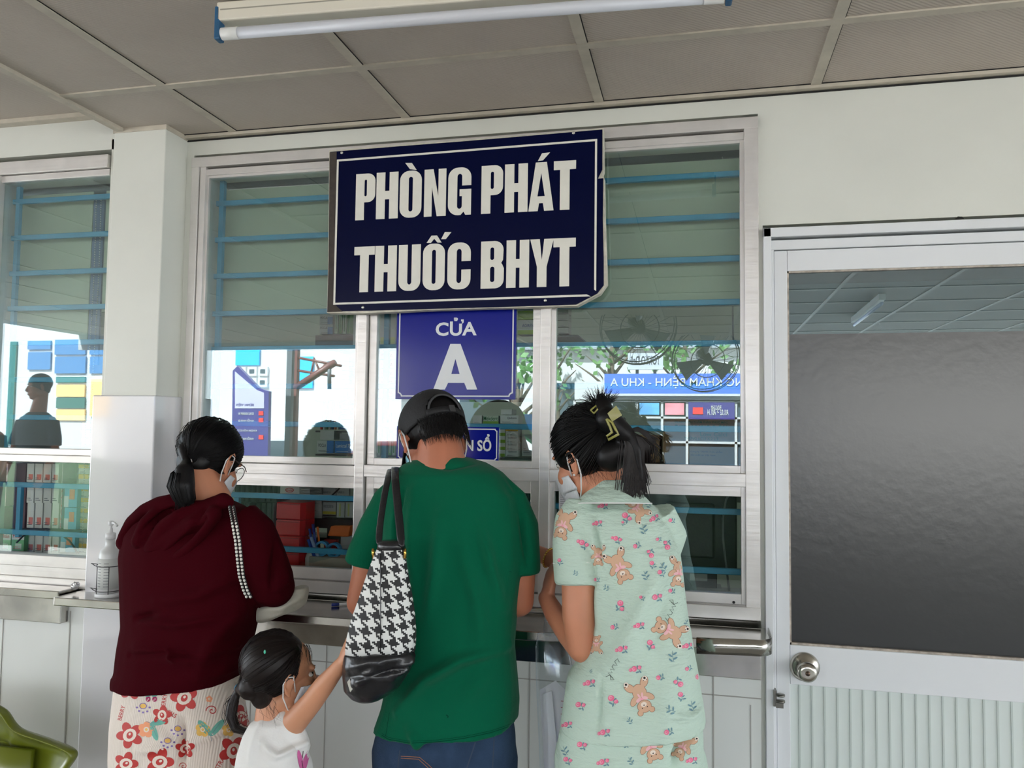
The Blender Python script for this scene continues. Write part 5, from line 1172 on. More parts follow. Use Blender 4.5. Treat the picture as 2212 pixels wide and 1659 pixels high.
arms['R'] = [Q(1078, 1120, -.39, .036), Q(1110, 1165, -.40, .036), Q(1125, 1210, -.40, .040), Q(1122, 1300, -.39, .037), Q(1085, 1318, -.25, .030), Q(1030, 1308, -.15, .024)]
for k in 'LR': chain(mb, arms[k], 16)
hand(mb, arms['L'][-1][0], (.5, .35, -.25), (0, -.3, 1), .95, .4, -1); hand(mb, arms['R'][-1][0], (-.6, .3, -.2), (0, -.3, 1), .95, .5, 1)
legs(mb, hp_[0], hp_[1], ft_[0], ft_[1], .08, .055, .04)
organic('body', mb, .0042, m_skin, man, 4)
Hm.eyes(man); Hm.mask(man, m_maskb, .004)
# shirt
mb = MB()
rowloft(mb, [(990, 905, 1012, -.375, .062), (1000, 878, 1045, -.382, .080), (1022, 850, 1082, -.39, .100), (1060, 828, 1122, -.395, .112), (1120, 832, 1130, -.405, .125), (1200, 838, 1131, -.415, .130), (1300, 843, 1116, -.425, .128), (1400, 842, 1106, -.435, .125), (1470, 838, 1113, -.44, .125), (1520, 828, 1116, -.445, .130), (1564, 815, 1113, -.45, .135)], 2.5)
def cone(mb, pts, n=20, flat=1.): mb.tube([p for p, r in pts], [r for p, r in pts], n, flat=flat)
cone(mb, [Q(872, 1056, -.39, .048), Q(846, 1088, -.395, .058), Q(818, 1140, -.398, .058), Q(797, 1200, -.40, .056), Q(792, 1219, -.40, .055)]); cone(mb, [Q(1068, 1058, -.39, .046), Q(1094, 1090, -.395, .056), Q(1117, 1140, -.40, .055), Q(1124, 1210, -.40, .049), Q(1125, 1236, -.40, .048)])
Fm = folds([([(1035, 1130), (1052, 1200), (1078, 1320)], .012, .007), ([(868, 1530), (930, 1460), (1000, 1420), (1085, 1405)], .014, .010), ([(950, 1110), (945, 1230), (930, 1330)], .016, .006), ([(900, 1560), (925, 1600)], .012, .007), ([(1000, 1180), (1035, 1300), (1040, 1400)], .018, .006), ([(1060, 1440), (1000, 1520)], .02, .005), ([(885, 1060), (892, 1180), (905, 1300)], .014, .006),
            ([(1060, 1030), (1100, 1080), (1118, 1150)], .012, -.004), ([(862, 1060), (850, 1130), (852, 1210)], .008, -.007), ([(1110, 1120), (1122, 1230)], .007, -.008), ([(900, 1004), (955, 1012), (1025, 1000)], .006, -.003), ([(905, 990), (955, 997), (1018, 988)], .007, .003)], -.53, .009, 3, 8)
sh = organic('t_shirt', mb, .0050, m_grn_t, man, 7, Fm)
# hem turned band
hem = [W(x, y, -.45)+np.array([0, -.135*math.sqrt(max(0, 1-((x-964)/150)**2))-.002, 0]) for x, y in [(815, 1598), (835, 1604), (880, 1607), (930, 1605), (980, 1601), (1030, 1596), (1080, 1589), (1112, 1584)]]
# jeans
mb = MB(); rowloft(mb, [(1545, 832, 1104, -.445, .115), (1590, 818, 1110, -.45, .125), (1690, 812, 1112, -.45, .130), (1760, 815, 1108, -.45, .125)], 2.4)
legs(mb, hp_[0]-[0, 0, .03], hp_[1]-[0, 0, .03], ft_[0], ft_[1], .098, .075, .062)
je = organic('jeans', mb, .007, m_jean, man, 5, folds([([(850, 1640), (900, 1655)], .01, .004)], -.57, .004, 9, 10))
pr = Printer(sh); m_gst = mat('green_stitch', (0, 58, 40), .9, spec=.1)  # darker green for stitched hems, seams and a small hole
h = pr.origin(965, 1500)
if h:
    o_, d_ = h; T = xf(0); sc = (o_-CAM)@FW/FPX
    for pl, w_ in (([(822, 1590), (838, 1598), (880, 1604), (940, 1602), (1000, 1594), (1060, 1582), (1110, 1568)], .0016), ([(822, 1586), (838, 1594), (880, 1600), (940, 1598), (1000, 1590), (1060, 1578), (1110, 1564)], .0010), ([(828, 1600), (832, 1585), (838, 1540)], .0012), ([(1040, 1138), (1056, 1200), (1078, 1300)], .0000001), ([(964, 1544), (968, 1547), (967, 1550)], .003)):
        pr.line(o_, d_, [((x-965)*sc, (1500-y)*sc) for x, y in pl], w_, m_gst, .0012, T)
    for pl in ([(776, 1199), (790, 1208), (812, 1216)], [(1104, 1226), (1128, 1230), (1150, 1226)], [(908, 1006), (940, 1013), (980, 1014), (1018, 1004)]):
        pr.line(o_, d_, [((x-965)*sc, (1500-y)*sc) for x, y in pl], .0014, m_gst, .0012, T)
pr.finish()
pr = Printer(je); m_st = mat('orange_stitching', (150, 96, 60), .7); m_sd = mat('denim_seam', (40, 54, 74), .8)
h = pr.origin(960, 1640)
if h:
    o_, d_ = h; T = xf(0); sc = .00118
    for pl, w_, m_ in (([(872, 1638), (908, 1640), (925, 1655), (945, 1675)], .0012, m_st), ([(872, 1634), (910, 1636), (928, 1651), (950, 1672)], .0012, m_st), ([(1060, 1600), (1056, 1659)], .003, m_sd), ([(1022, 1606), (1004, 1659)], .003, m_sd), ([(870, 1622), (866, 1659)], .003, m_sd)):
        pr.line(o_, d_, [((x-960)*sc, (1640-y)*sc) for x, y in pl], w_, m_, .001, T)
pr.finish()
shoes(man, ft_, m_capm)
# hair and cap
HC, HR = (0, -.014, .032), (.0785, .096, .084)
mb = MB(); Hm.e(mb, HC, HR, 26); Hm.e(mb, (0, -.058, -.016), (.060, .036, .036))
hr = organic('hair', mb, .004, m_hair, man, 3)
hr_m = bpy.data.meshes.new('x'); random.seed(11)
paths = []
for k in range(900):                      # short nape hair
    x = random.uniform(-.066, .066); z0 = random.uniform(-.052, .015); y0 = -.014-.096*math.sqrt(max(.02, 1-(x/.082)**2))*(1-max(0, -(z0))*4.5*.35)
    L_ = random.uniform(.012, .028); paths.append([Hm.p(x, y0-.0005, z0), Hm.p(x*1.01, y0-.003, z0-L_*.5), Hm.p(x*.99+random.uniform(-.002, .002), y0+.0005, z0-L_)])
strandset(paths, .0006).build('nape_strands', m_hair, hr, fix=False)
def capshell(H, k=1.07, cut=-.012, tilt=.30, open_=True):
    ce, ra = np.array(HC), np.array(HR)*k; g = []; NU, NV = 64, 26; skip = set()
    for j in range(NV):
        th = PI/2*1.22*j/(NV-1)
        for i in range(NU):
            ph = 2*PI*i/NU; dx, dy, dz = math.sin(th)*math.cos(ph), math.sin(th)*math.sin(ph), math.cos(th)
            p = ce+ra*np.array([dx, dy, dz]); zc_ = cut+tilt*(-p[1]-.0)*.35
            if p[2] < zc_: p[2] = zc_
            g.append(p)
            if open_ and (p[0]/.042)**2+((p[2]-.012-.002)/.046)**2 < 1 and p[1] < -.03 and p[2] > .018: skip.add((j, i))
    fs = []
    for j in range(NV-1):
        for i in range(NU):
            i2 = (i+1) % NU
            if any(q in skip for q in ((j, i), (j, i2), (j+1, i), (j+1, i2))): continue
            fs.append((j*NU+i, j*NU+i2, (j+1)*NU+i2, (j+1)*NU+i))
    return [H.p(*p) for p in g], fs
cap = empty('cap', tuple(Hm.c), 'x', 'x'); cap.parent = man; cap.location = tuple(Hm.c-np.array([-.62, -.45, 0])); del cap['category']; cap['label'] = 'black cap worn facing down to the left'
vs, fs = capshell(Hm); co_ = MB().add(vs, fs, 0, True).build('crown', m_capm, cap); md = co_.modifiers.new('t', 'SOLIDIFY'); md.thickness = .003
mb = MB(); pts = []
for t in np.linspace(PI*.04, PI*.96, 22):
    x, z = .043*math.cos(t), .016+.044*math.sin(t); q_ = 1-(x/(HR[0]*1.07))**2-((z-HC[2])/(HR[2]*1.07))**2; pts.append(Hm.p(x, HC[1]-HR[1]*1.075*math.sqrt(max(.01, q_)), z))
mb.tube(pts, .0032, 8).build('opening_rim', mat('cap_piping', (52, 52, 54), .6), cap)
mb = MB(); a_ = []
for x in np.linspace(-.05, .05, 14):
    q_ = 1-(x/(HR[0]*1.07))**2; a_.append((x, HC[1]-HR[1]*1.085*math.sqrt(q_)))
vv = [Hm.p(x, y, z) for x, y in a_ for z in (.005, .021)]
st_ = MB().add(vv, [(2*i, 2*i+2, 2*i+3, 2*i+1) for i in range(13)], 0, True).build('strap', m_capm, cap); md = st_.modifiers.new('t', 'SOLIDIFY'); md.thickness = .003
mb = MB(); mb.obox(Hm.p(.012, HC[1]-HR[1]*1.10, .013), Hm.R@np.array([.008, 0, 0]), Hm.R@np.array([0, .0015, 0]), Hm.R@np.array([0, 0, .010])); mb.build('strap_slider', mat('cap_piping', (52, 52, 54), .6), cap)
for x, z in ((-.042, .088), (.046, .088)):
    q_ = 1-(x/(HR[0]*1.07))**2-((z-HC[2])/(HR[2]*1.07))**2; p_ = Hm.p(x, HC[1]-HR[1]*1.07*math.sqrt(max(.05, q_))-.001, z); nn = p_-Hm.p(*HC)
    MB().lathe(p_, nn, [(-.001, .0042), (.0012, .0042), (.0014, .002)], 14).build('eyelet', mat('cap_piping', (52, 52, 54), .6), cap)
g = []; NU, NV = 20, 8
for j in range(NV):
    for i in range(NU):
        u_ = -1+2*i/(NU-1); v = j/(NV-1); a_ = u_*1.15; r1x, r1y = .080, .098
        x = r1x*math.sin(a_)*(1-.05*v); y = r1y*math.cos(a_)-.012+v*.078*math.cos(a_*.8)**.7; g.append(Hm.p(x, y, .006-.030*v-.022*u_*u_-.01*v*u_*u_))
br = MB().add(g, [(j*NU+i, j*NU+i+1, (j+1)*NU+i+1, (j+1)*NU+i) for j in range(NV-1) for i in range(NU-1)], 0, True).build('brim', m_capm, cap); md = br.modifiers.new('t', 'SOLIDIFY'); md.thickness = .003
# ---------------------------------------------------------------- houndstooth shoulder bag
def houndstooth():
    m = mat('houndstooth_weave', (225, 225, 220), .7); N = m.node_tree.nodes; L = m.node_tree.links; b = N['Principled BSDF']
    tc = N.new('ShaderNodeTexCoord'); mp = N.new('ShaderNodeMapping'); mp.inputs['Rotation'].default_value = (0, D2(9), 0); L.new(tc.outputs['Object'], mp.inputs[0]); sp = N.new('ShaderNodeSeparateXYZ'); L.new(mp.outputs[0], sp.inputs[0])
    def M(op, *a):
        n = N.new('ShaderNodeMath'); n.operation = op
        for i, v in enumerate(a):
            if isinstance(v, (int, float)): n.inputs[i].default_value = v
            else: L.new(v, n.inputs[i])
        return n.outputs[0]
    K = 1/.0040
    # the weave follows x and y round the bag so that it never smears
    hx = M('ADD', sp.outputs['X'], M('MULTIPLY', sp.outputs['Y'], .55))
    ix = M('FLOOR', M('MULTIPLY', hx, K)); iz = M('FLOOR', M('MULTIPLY', sp.outputs['Z'], K))
    wa = M('GREATER_THAN', M('MODULO', M('ADD', ix, 8000.), 8.), 3.5); we = M('GREATER_THAN', M('MODULO', M('ADD', iz, 8000.), 8.), 3.5)
    tw = M('GREATER_THAN', M('MODULO', M('ADD', M('ADD', ix, iz), 8000.), 4.), 1.5)
    v = M('ADD', M('MULTIPLY', wa, tw), M('MULTIPLY', we, M('SUBTRACT', 1., tw)))
    mx = N.new('ShaderNodeMix'); mx.data_type = 'RGBA'; L.new(v, mx.inputs[0]); mx.inputs[6].default_value = (.012, .012, .013, 1); mx.inputs[7].default_value = (.72, .72, .69, 1); L.new(mx.outputs[2], b.inputs['Base Color'])
    return m
m_hound = houndstooth(); m_lea = mat('black_leather', (22, 22, 25), .32, coat=.15, bump=('noise', 18, .5)); m_gold = mat('gold_metal', (200, 160, 80), .25, 1.)
BYY = -.625
bag = empty('shoulder_bag', tuple(W(820, 1500, BYY)), 'black and white houndstooth shoulder bag with black leather base', 'bag')
rowsb = [(1180, 818, 872), (1193, 812, 874), (1230, 798, 878), (1288, 779, 888), (1334, 763, 894), (1370, 754, 896), (1408, 749, 894)]
def brow(y, a, b, dp): return (y, a, b, BYY, dp)
mb = MB(); dps = [.022, .026, .034, .044, .052, .056, .060]
rowloft(mb, [brow(*r, d) for r, d in zip(rowsb, dps)], 2.3, 40)
o = mb.build('fabric_panel', m_hound, bag); 
mb = MB(); rowloft(mb, [brow(1406, 748.5, 894.5, .0605), brow(1426, 745, 891, .062), brow(1455, 744, 882, .062), brow(1485, 747, 860, .055), brow(1502, 762, 838, .042), brow(1511, 778, 820, .025)], 2.3, 36)
organic('leather_base', mb, .004, m_lea, bag, 3, folds([([(750, 1445), (800, 1430), (860, 1425)], .012, .006), ([(765, 1480), (820, 1440)], .010, .006), ([(840, 1470), (885, 1420)], .010, .007), ([(758, 1462), (830, 1455), (880, 1440)], .004, -.004)], BYY-.06, .004, 5, 14))
mb = MB(); rowloft(mb, [brow(1168, 820, 870, .021), brow(1176, 817, 873, .0245), brow(1186, 816, 875, .0265)], 2.3, 32); mb.build('leather_top_band', m_lea, bag)
MB().tube([W(822, y, BYY-.061+dy) for y, dy in ((1196, .033), (1230, .027), (1290, .016), (1334, .009), (1406, .001))], .0012, 6).build('side_seam', m_lea, bag)
def strap(pts, w_, nm):
    v = []
    for i, (x, y, Y) in enumerate(pts):
        p = W(x, y, Y); q = W(pts[min(i+1, len(pts)-1)][0], pts[min(i+1, len(pts)-1)][1], pts[min(i+1, len(pts)-1)][2])
        v += [p+np.array([-w_/2, 0, 0]), p+np.array([w_/2, 0, 0])]
    o = MB().add(v, [(2*i, 2*i+1, 2*i+3, 2*i+2) for i in range(len(pts)-1)], 0, True).build(nm, m_lea, bag)
    md = o.modifiers.new('t', 'SOLIDIFY'); md.thickness = .004; md.offset = 0; md = o.modifiers.new('b', 'SUBSURF'); md.levels = md.render_levels = 1
strap([(818, 1180, -.640), (819, 1150, -.615), (824, 1110, -.560), (831, 1065, -.530), (838, 1034, -.500), (842, 1016, -.440), (846, 1010, -.37), (848, 1040, -.27), (840, 1100, -.26)], .019, 'strap')
strap([(868, 1188, -.648), (864, 1140, -.620), (859, 1090, -.570), (855, 1050, -.535), (853, 1026, -.505), (853, 1012, -.450), (854, 1005, -.38), (856, 1040, -.27), (850, 1100, -.26)], .023, 'strap')
for x in (806, 875): MB().tube([W(x, y, BYY-.01) for y in (1185, 1195, 1206)], .0035, 8).build('buckle', m_gold, bag)
p_ = W(757, 1480, BYY-.057); MB().obox(p_, (.003, 0, .004), (0, .003, 0), (-.004, 0, .011)).build('zip_end', m_screw, bag)
# ---------------------------------------------------------------- woman in the maroon hoodie
m_mar = mat('maroon_fleece', (52, 2, 10), .95, spec=.06, bump=('noise', 260, .12)); m_pant = mat('cream_print_cotton', (220, 208, 196), .85, bump=('wave', 60, .25, (1, 1, .1)))
Hc = Head(W(453, 997, -.355), -12, 28, 0, 1.0)
wo = empty('person', (-1.36, -.42, 0), 'person in maroon hoodie and cream printed trousers with short black ponytail', 'person')
mb = MB(); Hc.skin(mb)
nb = W(455, 1085, -.40); chain(mb, [(Hc.p(0, -.030, -.045), .050), (nb, .058), (nb+[0, .0, -.05], .07)], 18)
c_, hp_, ft_ = hipfeet((1560, 258, 530), -.43)
rowloft(mb, [(1110, 370, 490, -.40, .06), (1200, 320, 520, -.41, .085), (1330, 310, 520, -.42, .085), (1500, 290, 500, -.43, .09), (1580, 285, 505, -.43, .10)])
aL = [Q(335, 1150, -.40, .036), Q(312, 1230, -.40, .040), Q(320, 1300, -.36, .036), Q(420, 1300, -.27, .028), Q(500, 1290, -.24, .022)]
aR = [Q(530, 1155, -.40, .036), Q(562, 1200, -.405, .036), Q(588, 1262, -.40, .034), Q(585, 1285, -.30, .028), Q(560, 1275, -.24, .022)]
chain(mb, aL, 14); chain(mb, aR, 14); hand(mb, aL[-1][0], (.9, .2, -.1), (0, -.4, 1), .9, .5, 1); hand(mb, aR[-1][0], (-.8, .35, -.1), (0, -.4, 1), .9, .5, -1)
legs(mb, hp_[0], hp_[1], ft_[0], ft_[1], .075, .052, .04)
organic('body', mb, .0042, m_skin2, wo, 4); Hc.eyes(wo); Hc.mask(wo, m_mask)
mb = MB()
rowloft(mb, [(1078, 398, 488, -.375, .055), (1092, 345, 520, -.385, .080), (1115, 302, 550, -.395, .100), (1150, 280, 560, -.40, .115), (1200, 272, 558, -.41, .122), (1285, 276, 549, -.415, .122), (1345, 281, 546, -.42, .122), (1400, 272, 532, -.425, .125), (1445, 268, 522, -.43, .13), (1452, 262, 512, -.43, .132), (1472, 263, 502, -.435, .134)], 2.4)
cone(mb, [Q(520, 1118, -.40, .052), Q(547, 1150, -.40, .060), Q(566, 1200, -.405, .062), Q(590, 1255, -.405, .060), Q(597, 1268, -.40, .056)]); mb.ell(W(594, 1268, -.395), (.056, .06, .056), 20)
cone(mb, [Q(592, 1268, -.39, .055), Q(575, 1275, -.33, .048), Q(560, 1272, -.27, .040)])
cone(mb, [Q(320, 1130, -.40, .055), Q(305, 1200, -.40, .056), Q(315, 1280, -.37, .052), Q(400, 1290, -.29, .044), Q(470, 1285, -.25, .036)])
Fc = folds([([(300, 1345), (380, 1352), (470, 1340)], .010, .005), ([(285, 1338), (330, 1330)], .008, -.007), ([(290, 1400), (400, 1425), (500, 1410)], .016, .006), ([(275, 1418), (370, 1412), (470, 1425)], .008, -.006), ([(360, 1405), (376, 1428)], .006, .006), ([(330, 1300), (420, 1290), (500, 1240)], .016, .006), ([(500, 1310), (440, 1400), (420, 1460)], .018, .006), ([(560, 1150), (580, 1230), (560, 1290)], .012, .004), ([(540, 1140), (546, 1220), (545, 1290)], .008, -.007)], -.55, .006, 21, 8)
hood_ = organic('hoodie', mb, .0050, m_mar, wo, 7, Fc)
mb = MB()                                  # hood lying on the back
for pts, r in ((((266, 1172), (290, 1192), (330, 1186), (372, 1160), (415, 1128), (450, 1100), (482, 1082)), .021), (((284, 1212), (318, 1236), (360, 1226), (400, 1190), (436, 1148), (462, 1110)), .020), (((268, 1160), (284, 1128), (312, 1102), (345, 1086), (372, 1080)), .018), (((300, 1170), (318, 1130), (350, 1102), (395, 1088)), .020), (((330, 1180), (352, 1140), (385, 1110), (440, 1096)), .020), (((350, 1215), (380, 1175), (420, 1130)), .022), (((292, 1200), (280, 1180), (268, 1160)), .018), (((380, 1080), (400, 1092), (440, 1092), (480, 1080), (492, 1085)), .016)):
    Yb = -.510; P_ = []
    for i, (x, y) in enumerate(pts): P_.append((W(x, y, Yb+(.03 if y < 1110 else 0)+.045*(x < 300)), r))
    chain(mb, P_, 14)
organic('hood', mb, .0048, m_mar, wo, 9, folds([([(300, 1205), (350, 1200), (400, 1160), (440, 1120)], .007, -.010), ([(300, 1150), (330, 1115), (370, 1095)], .008, -.008)], -.54, .004, 5, 9))
mb = MB(); rowloft(mb, [(1450, 278, 500, -.43, .118), (1480, 270, 506, -.435, .124), (1560, 262, 520, -.44, .134), (1620, 258, 530, -.44, .138), (1690, 262, 530, -.44, .134), (1750, 268, 522, -.44, .12)], 2.4)
legs(mb, hp_[0]-[.0, 0, .05], hp_[1]-[0, 0, .05], ft_[0], ft_[1], .092, .078, .068)
tz = organic('printed_trousers', mb, .0065, m_pant, wo, 6, folds([([(385, 1560), (392, 1659)], .008, -.016), ([(300, 1620), (370, 1610)], .01, .005), ([(400, 1610), (470, 1590), (520, 1560)], .012, .006), ([(340, 1560), (380, 1600)], .01, -.005)], -.57, .005, 8, 8))
shoes(wo, ft_, m_capm, .92)
# generic print: red swirl flowers, leaves, small flowers, words
pr = Printer(tz); m_rd = mat('print_red', (204, 40, 66), .8); m_or = mat('print_orange', (226, 150, 110), .8); m_ye = mat('print_ochre', (222, 178, 92), .8); m_tl = mat('print_teal', (104, 168, 152), .8); m_pu = mat('print_violet', (120, 100, 160), .8); m_cr = mat('print_cream', (226, 212, 198), .8)
def redflower(px, py, ang, k=1.):
    k *= .9; h = pr.origin(px, py)
    if h is None: return
    o, d = h; T = xf(ang, k)
    for i in range(5): a_ = 2*PI*i/5; pr.ell(o, d, .020*math.cos(a_), .020*math.sin(a_), .016, .012, a_, m_rd, .0010, T)
    pr.ell(o, d, 0, 0, .019, .016, 0, m_cr, .0014, T); pr.ell(o, d, 0, 0, .010, .008, .4, m_rd, .0018, T); pr.ell(o, d, .002, .002, .004, .003, .4, m_cr, .0021, T)
def swirl(px, py, k=1.):
    h = pr.origin(px, py)
    if h is None: return
    o, d = h; pr.line(o, d, [(.0022*t*math.cos(t), .0020*t*math.sin(t)) for t in np.linspace(.6, 9.5, 30)], .0034, m_rd, .001, xf(0, k*.75))
def leaves(px, py, ang, k=1.):
    h = pr.origin(px, py)
    if h is None: return
    o, d = h; T = xf(ang, k); pr.ell(o, d, .018, .016, .024, .008, .7, m_tl, .001, T); pr.ell(o, d, -.010, .020, .022, .008, 2.1, m_tl, .001, T); pr.line(o, d, [(0, -.012), (0, 0), (.03, .03)], .0012, m_lfb, .0014, T); pr.line(o, d, [(0, 0), (-.018, .034)], .0012, m_lfb, .0014, T)
def smallfl(px, py, m_, k=1.):
    h = pr.origin(px, py)
    if h is None: return
    o, d = h; T = xf(10, k)
    for i in range(5): a_ = 2*PI*i/5; pr.ell(o, d, .010*math.cos(a_), .010*math.sin(a_), .008, .008, 0, m_, .001, T)
    pr.ell(o, d, 0, 0, .006, .006, 0, m_cr, .0014, T); pr.ell(o, d, 0, 0, .003, .003, 0, m_ye, .0017, T)
def dots(px, py):
    h = pr.origin(px, py)
    if h is None: return
    o, d = h; T = xf(0); pr.ell(o, d, 0, 0, .008, .006, 0, m_ye, .001, T); pr.line(o, d, [(.009*math.cos(t), .0072*math.sin(t)) for t in np.linspace(0, 2*PI, 20)], .0018, m_pu, .0013, T)
    for x, z in ((-.016, -.004), (-.010, -.013), (0, -.017), (.011, -.014), (.017, -.004)): pr.ell(o, d, x, z, .003, .0025, 0, m_pu, .001, T)
def ptext(px, py, t, ang, w_, h_):
    h = pr.origin(px, py)
    if h: pr.text(h[0], h[1], t, -w_/2, w_/2, -h_/2, h_/2, m_rd, .001, xf(ang))
for a in ((282, 1486, 10), (398, 1508, 30, 1.15), (280, 1588, 40, 1.1), (345, 1646, 0, 1.15), (505, 1622, 60, 1.25), (400, 1617, 20, .8), (350, 1545, 80, .8), (272, 1650, 0, 1.), (520, 1548, 20, 1.)): redflower(*a)
for a in ((458, 1535), (396, 1655, .7)): swirl(*a)
for a in ((325, 1562, 250, 1.), (455, 1590, 10, 1.15)): leaves(*a)
smallfl(438, 1576, m_ye, 1.1); smallfl(316, 1576, m_or, 1.2); smallfl(494, 1577, m_ye); smallfl(452, 1510, m_or, .5)
for a in ((309, 1525), (384, 1574), (362, 1600)): dots(*a)
ptext(364, 1538, 'STRAW', 150, .045, .012); ptext(354, 1515, 'BERRY', 80, .04, .011); ptext(480, 1640, 'STRAWB', 60, .06, .012); ptext(262, 1540, 'BERRY', 75, .04, .01)
for x in (320, 334): 
    h = pr.origin(x, 1510)
    if h: pr.ell(h[0], h[1], 0, 0, .0062, .0075, 0, mat('print_berry', (150, 30, 84), .8), .001, xf(0)); pr.ell(h[0], h[1], 0, .009, .008, .003, .2, m_tl, .0012, xf(0)); pr.ell(h[0], h[1], .001, 0, .0016, .0016, 0, m_cr, .0014, xf(0)); pr.ell(h[0], h[1], -.002, -.003, .0014, .0014, 0, m_cr, .0014, xf(0))
pr.finish()
# hair with ponytail
random.seed(5)
def skullhair(H, par, m_, extra=None, vox=.004, k=1., sh=0.):
    mb = MB(); H.e(mb, (0, -.015-sh, .034), (.0815*k, .0975*k-sh*.6, .086*k), 26); H.e(mb, (0, -.050, -.020), (.060, .040, .050)); 
    if extra: extra(mb)
    return organic('hair', mb, vox, m_, par, 9)
kn = W(404, 1000, -.465)
def ext(mb):
    chain(mb, [(Hc.p(-.01, -.088, -.008), .022), (kn, .013)], 14)
    chain(mb, [(kn, .015), (W(398, 1020, -.495), .026), (W(396, 1050, -.505), .031), (W(402, 1075, -.500), .024), (W(405, 1096, -.49), .008)], 16)
hr = skullhair(Hc, wo, m_hair, ext)
kl = np.linalg.inv(Hc.R)@(kn-Hc.c)/Hc.k; kd_ = kl-np.array([0, -.015, .034])
st = []
for k in range(520):
    a_ = random.uniform(0, 2*PI); st.append((math.cos(a_)*.9, .50+.25*math.sin(3*a_)*.2+random.uniform(-.05, .35), math.sin(a_)*.9+.1))
pth = hairflow(Hc, (0, -.015, .034), (.0825, .0985, .087), st, kd_, 9, .004, .0015)
for P_ in pth: P_[-1] = kn+np.array([random.gauss(0, .004) for _ in range(3)])
for k in range(260):
    a_ = random.uniform(0, 2*PI); r_ = random.uniform(.6, 1.15)
    P_ = [kn+np.array([.006*math.cos(a_), .006*math.sin(a_), 0])]
    for (x, y, Y, rr) in ((394, 1022, -.497, .026), (390, 1050, -.507, .031), (398, 1078, -.500, .026)): P_.append(W(x, y, Y)+np.array([rr*r_*math.cos(a_), rr*r_*math.sin(a_), 0]))
    P_.append(W(random.uniform(386, 415), random.uniform(1085, 1108), -.495)+np.array([.01*math.cos(a_), .01*math.sin(a_), 0])); pth.append(P_)
strandset(pth, .0011).build('hair_strands', m_hair, hr, fix=False)
MB().tube([kn+np.array([.013*math.cos(t), -.002+.013*math.sin(t)*.6, .011*math.sin(t)]) for t in np.linspace(0, 2*PI, 18)], .0028, 8).build('hair_tie', mat('white_hair_tie', (222, 214, 210), .6), wo)
# glasses
def glasses(H, par):
    g_ = MB(); 
    for sg_ in (-1, 1): H.t(g_, [(sg_*.031+.026*math.cos(t), .100-abs(.031*sg_+.026*math.cos(t))*.25, .002+.022*math.sin(t)) for t in np.linspace(0, 2*PI, 25)], .0012, 6)
    H.t(g_, [(-.008, .1, .006), (0, .103, .009), (.008, .1, .006)], .0012, 6)
    for sg_ in (-1, 1): H.t(g_, [(sg_*.060, .088, .012), (sg_*.076, .06, .014), (sg_*.081, .012, .012), (sg_*.081, -.006, .002)], .0016, 6)
    o = g_.build('glasses', mat('dark_spectacle_frame', (34, 26, 28), .3), par, fix=False)
    l_ = MB()
    for sg_ in (-1, 1):
        vs = [H.p(sg_*.031, .093, .002)]+[H.p(sg_*.031+.025*math.cos(t), .100-abs(.031*sg_+.026*math.cos(t))*.25, .002+.021*math.sin(t)) for t in np.linspace(0, 2*PI, 20, False)]
        l_.add(vs, [(0, 1+k, 1+(k+1) % 20) for k in range(20)])
    l_.build('lenses', MATS['window_glass'], o, fix=False)
glasses(Hc, wo)
# chain strap and pale bag on her arm
m_chain = mat('black_braid', (20, 18, 20), .5); m_wl = mat('white_leather', (218, 214, 204), .5); m_canv = mat('ecru_canvas', (176, 172, 158), .75, bump=('noise', 30, .3))
sb = empty('shoulder_bag', tuple(W(560, 1330, -.36)), 'cream soft bag with white and black chain strap hanging from the maroon sleeve', 'bag')
c1 = [(499, 1094), (506, 1130), (513, 1170), (517, 1210), (521, 1245), (530, 1275), (538, 1292)]; 
def along(pl, Yf, n):
    P_ = [W(x, y, Yf(y)) for x, y in pl]; L_ = [0]
    for i in range(1, len(P_)): L_.append(L_[-1]+np.linalg.norm(P_[i]-P_[i-1]))
    out = []
    for s_ in np.linspace(0, L_[-1], n):
        i = min(max(0, np.searchsorted(L_, s_)-1), len(P_)-2); t = (s_-L_[i])/(L_[i+1]-L_[i]+1e-9); out.append(P_[i]*(1-t)+P_[i+1]*t)
    return out
YF = lambda y: -.530-.030*math.sin(max(0, min(1, (y-1090)/200))*PI)+(.03 if y < 1100 else 0)
mbl, mbw = MB(), MB()
for dx in (-3.2, 5.2):
    pts = along([(x+dx, y) for x, y in c1], YF, 30)
    mbl.tube(pts, .0040, 8)
    for i in range(0, 29):
        a, b = pts[i], pts[min(i+1, 29)]; c = (a+b)/2; t = (b-a)/(np.linalg.norm(b-a)+1e-9); sx_ = np.cross(t, [0, 1, 0]); yy = np.cross(sx_, t)
        mbw.ell(c+np.array([0, -.0022, 0]), (.0040, .0035, .0044), 8, R=np.stack([sx_, yy, t], 1))
o = mbl.build('chain_strap', m_chain, sb, fix=False); mbw.build('leather_weave', m_wl, o, fix=False)
mb = MB(); rows = [(1268, 640, 663, -.33, .03), (1285, 590, 662, -.33, .05), (1305, 548, 655, -.33, .062), (1322, 545, 632, -.34, .06), (1334, 548, 600, -.35, .045), (1341, 556, 582, -.355, .02)]
rowloft(mb, rows, 2.2); organic('bag_body', mb, .004, m_canv, sb, 5, folds([([(560, 1318), (610, 1312), (645, 1290)], .008, .005)], -.38, .005, 2, 16))
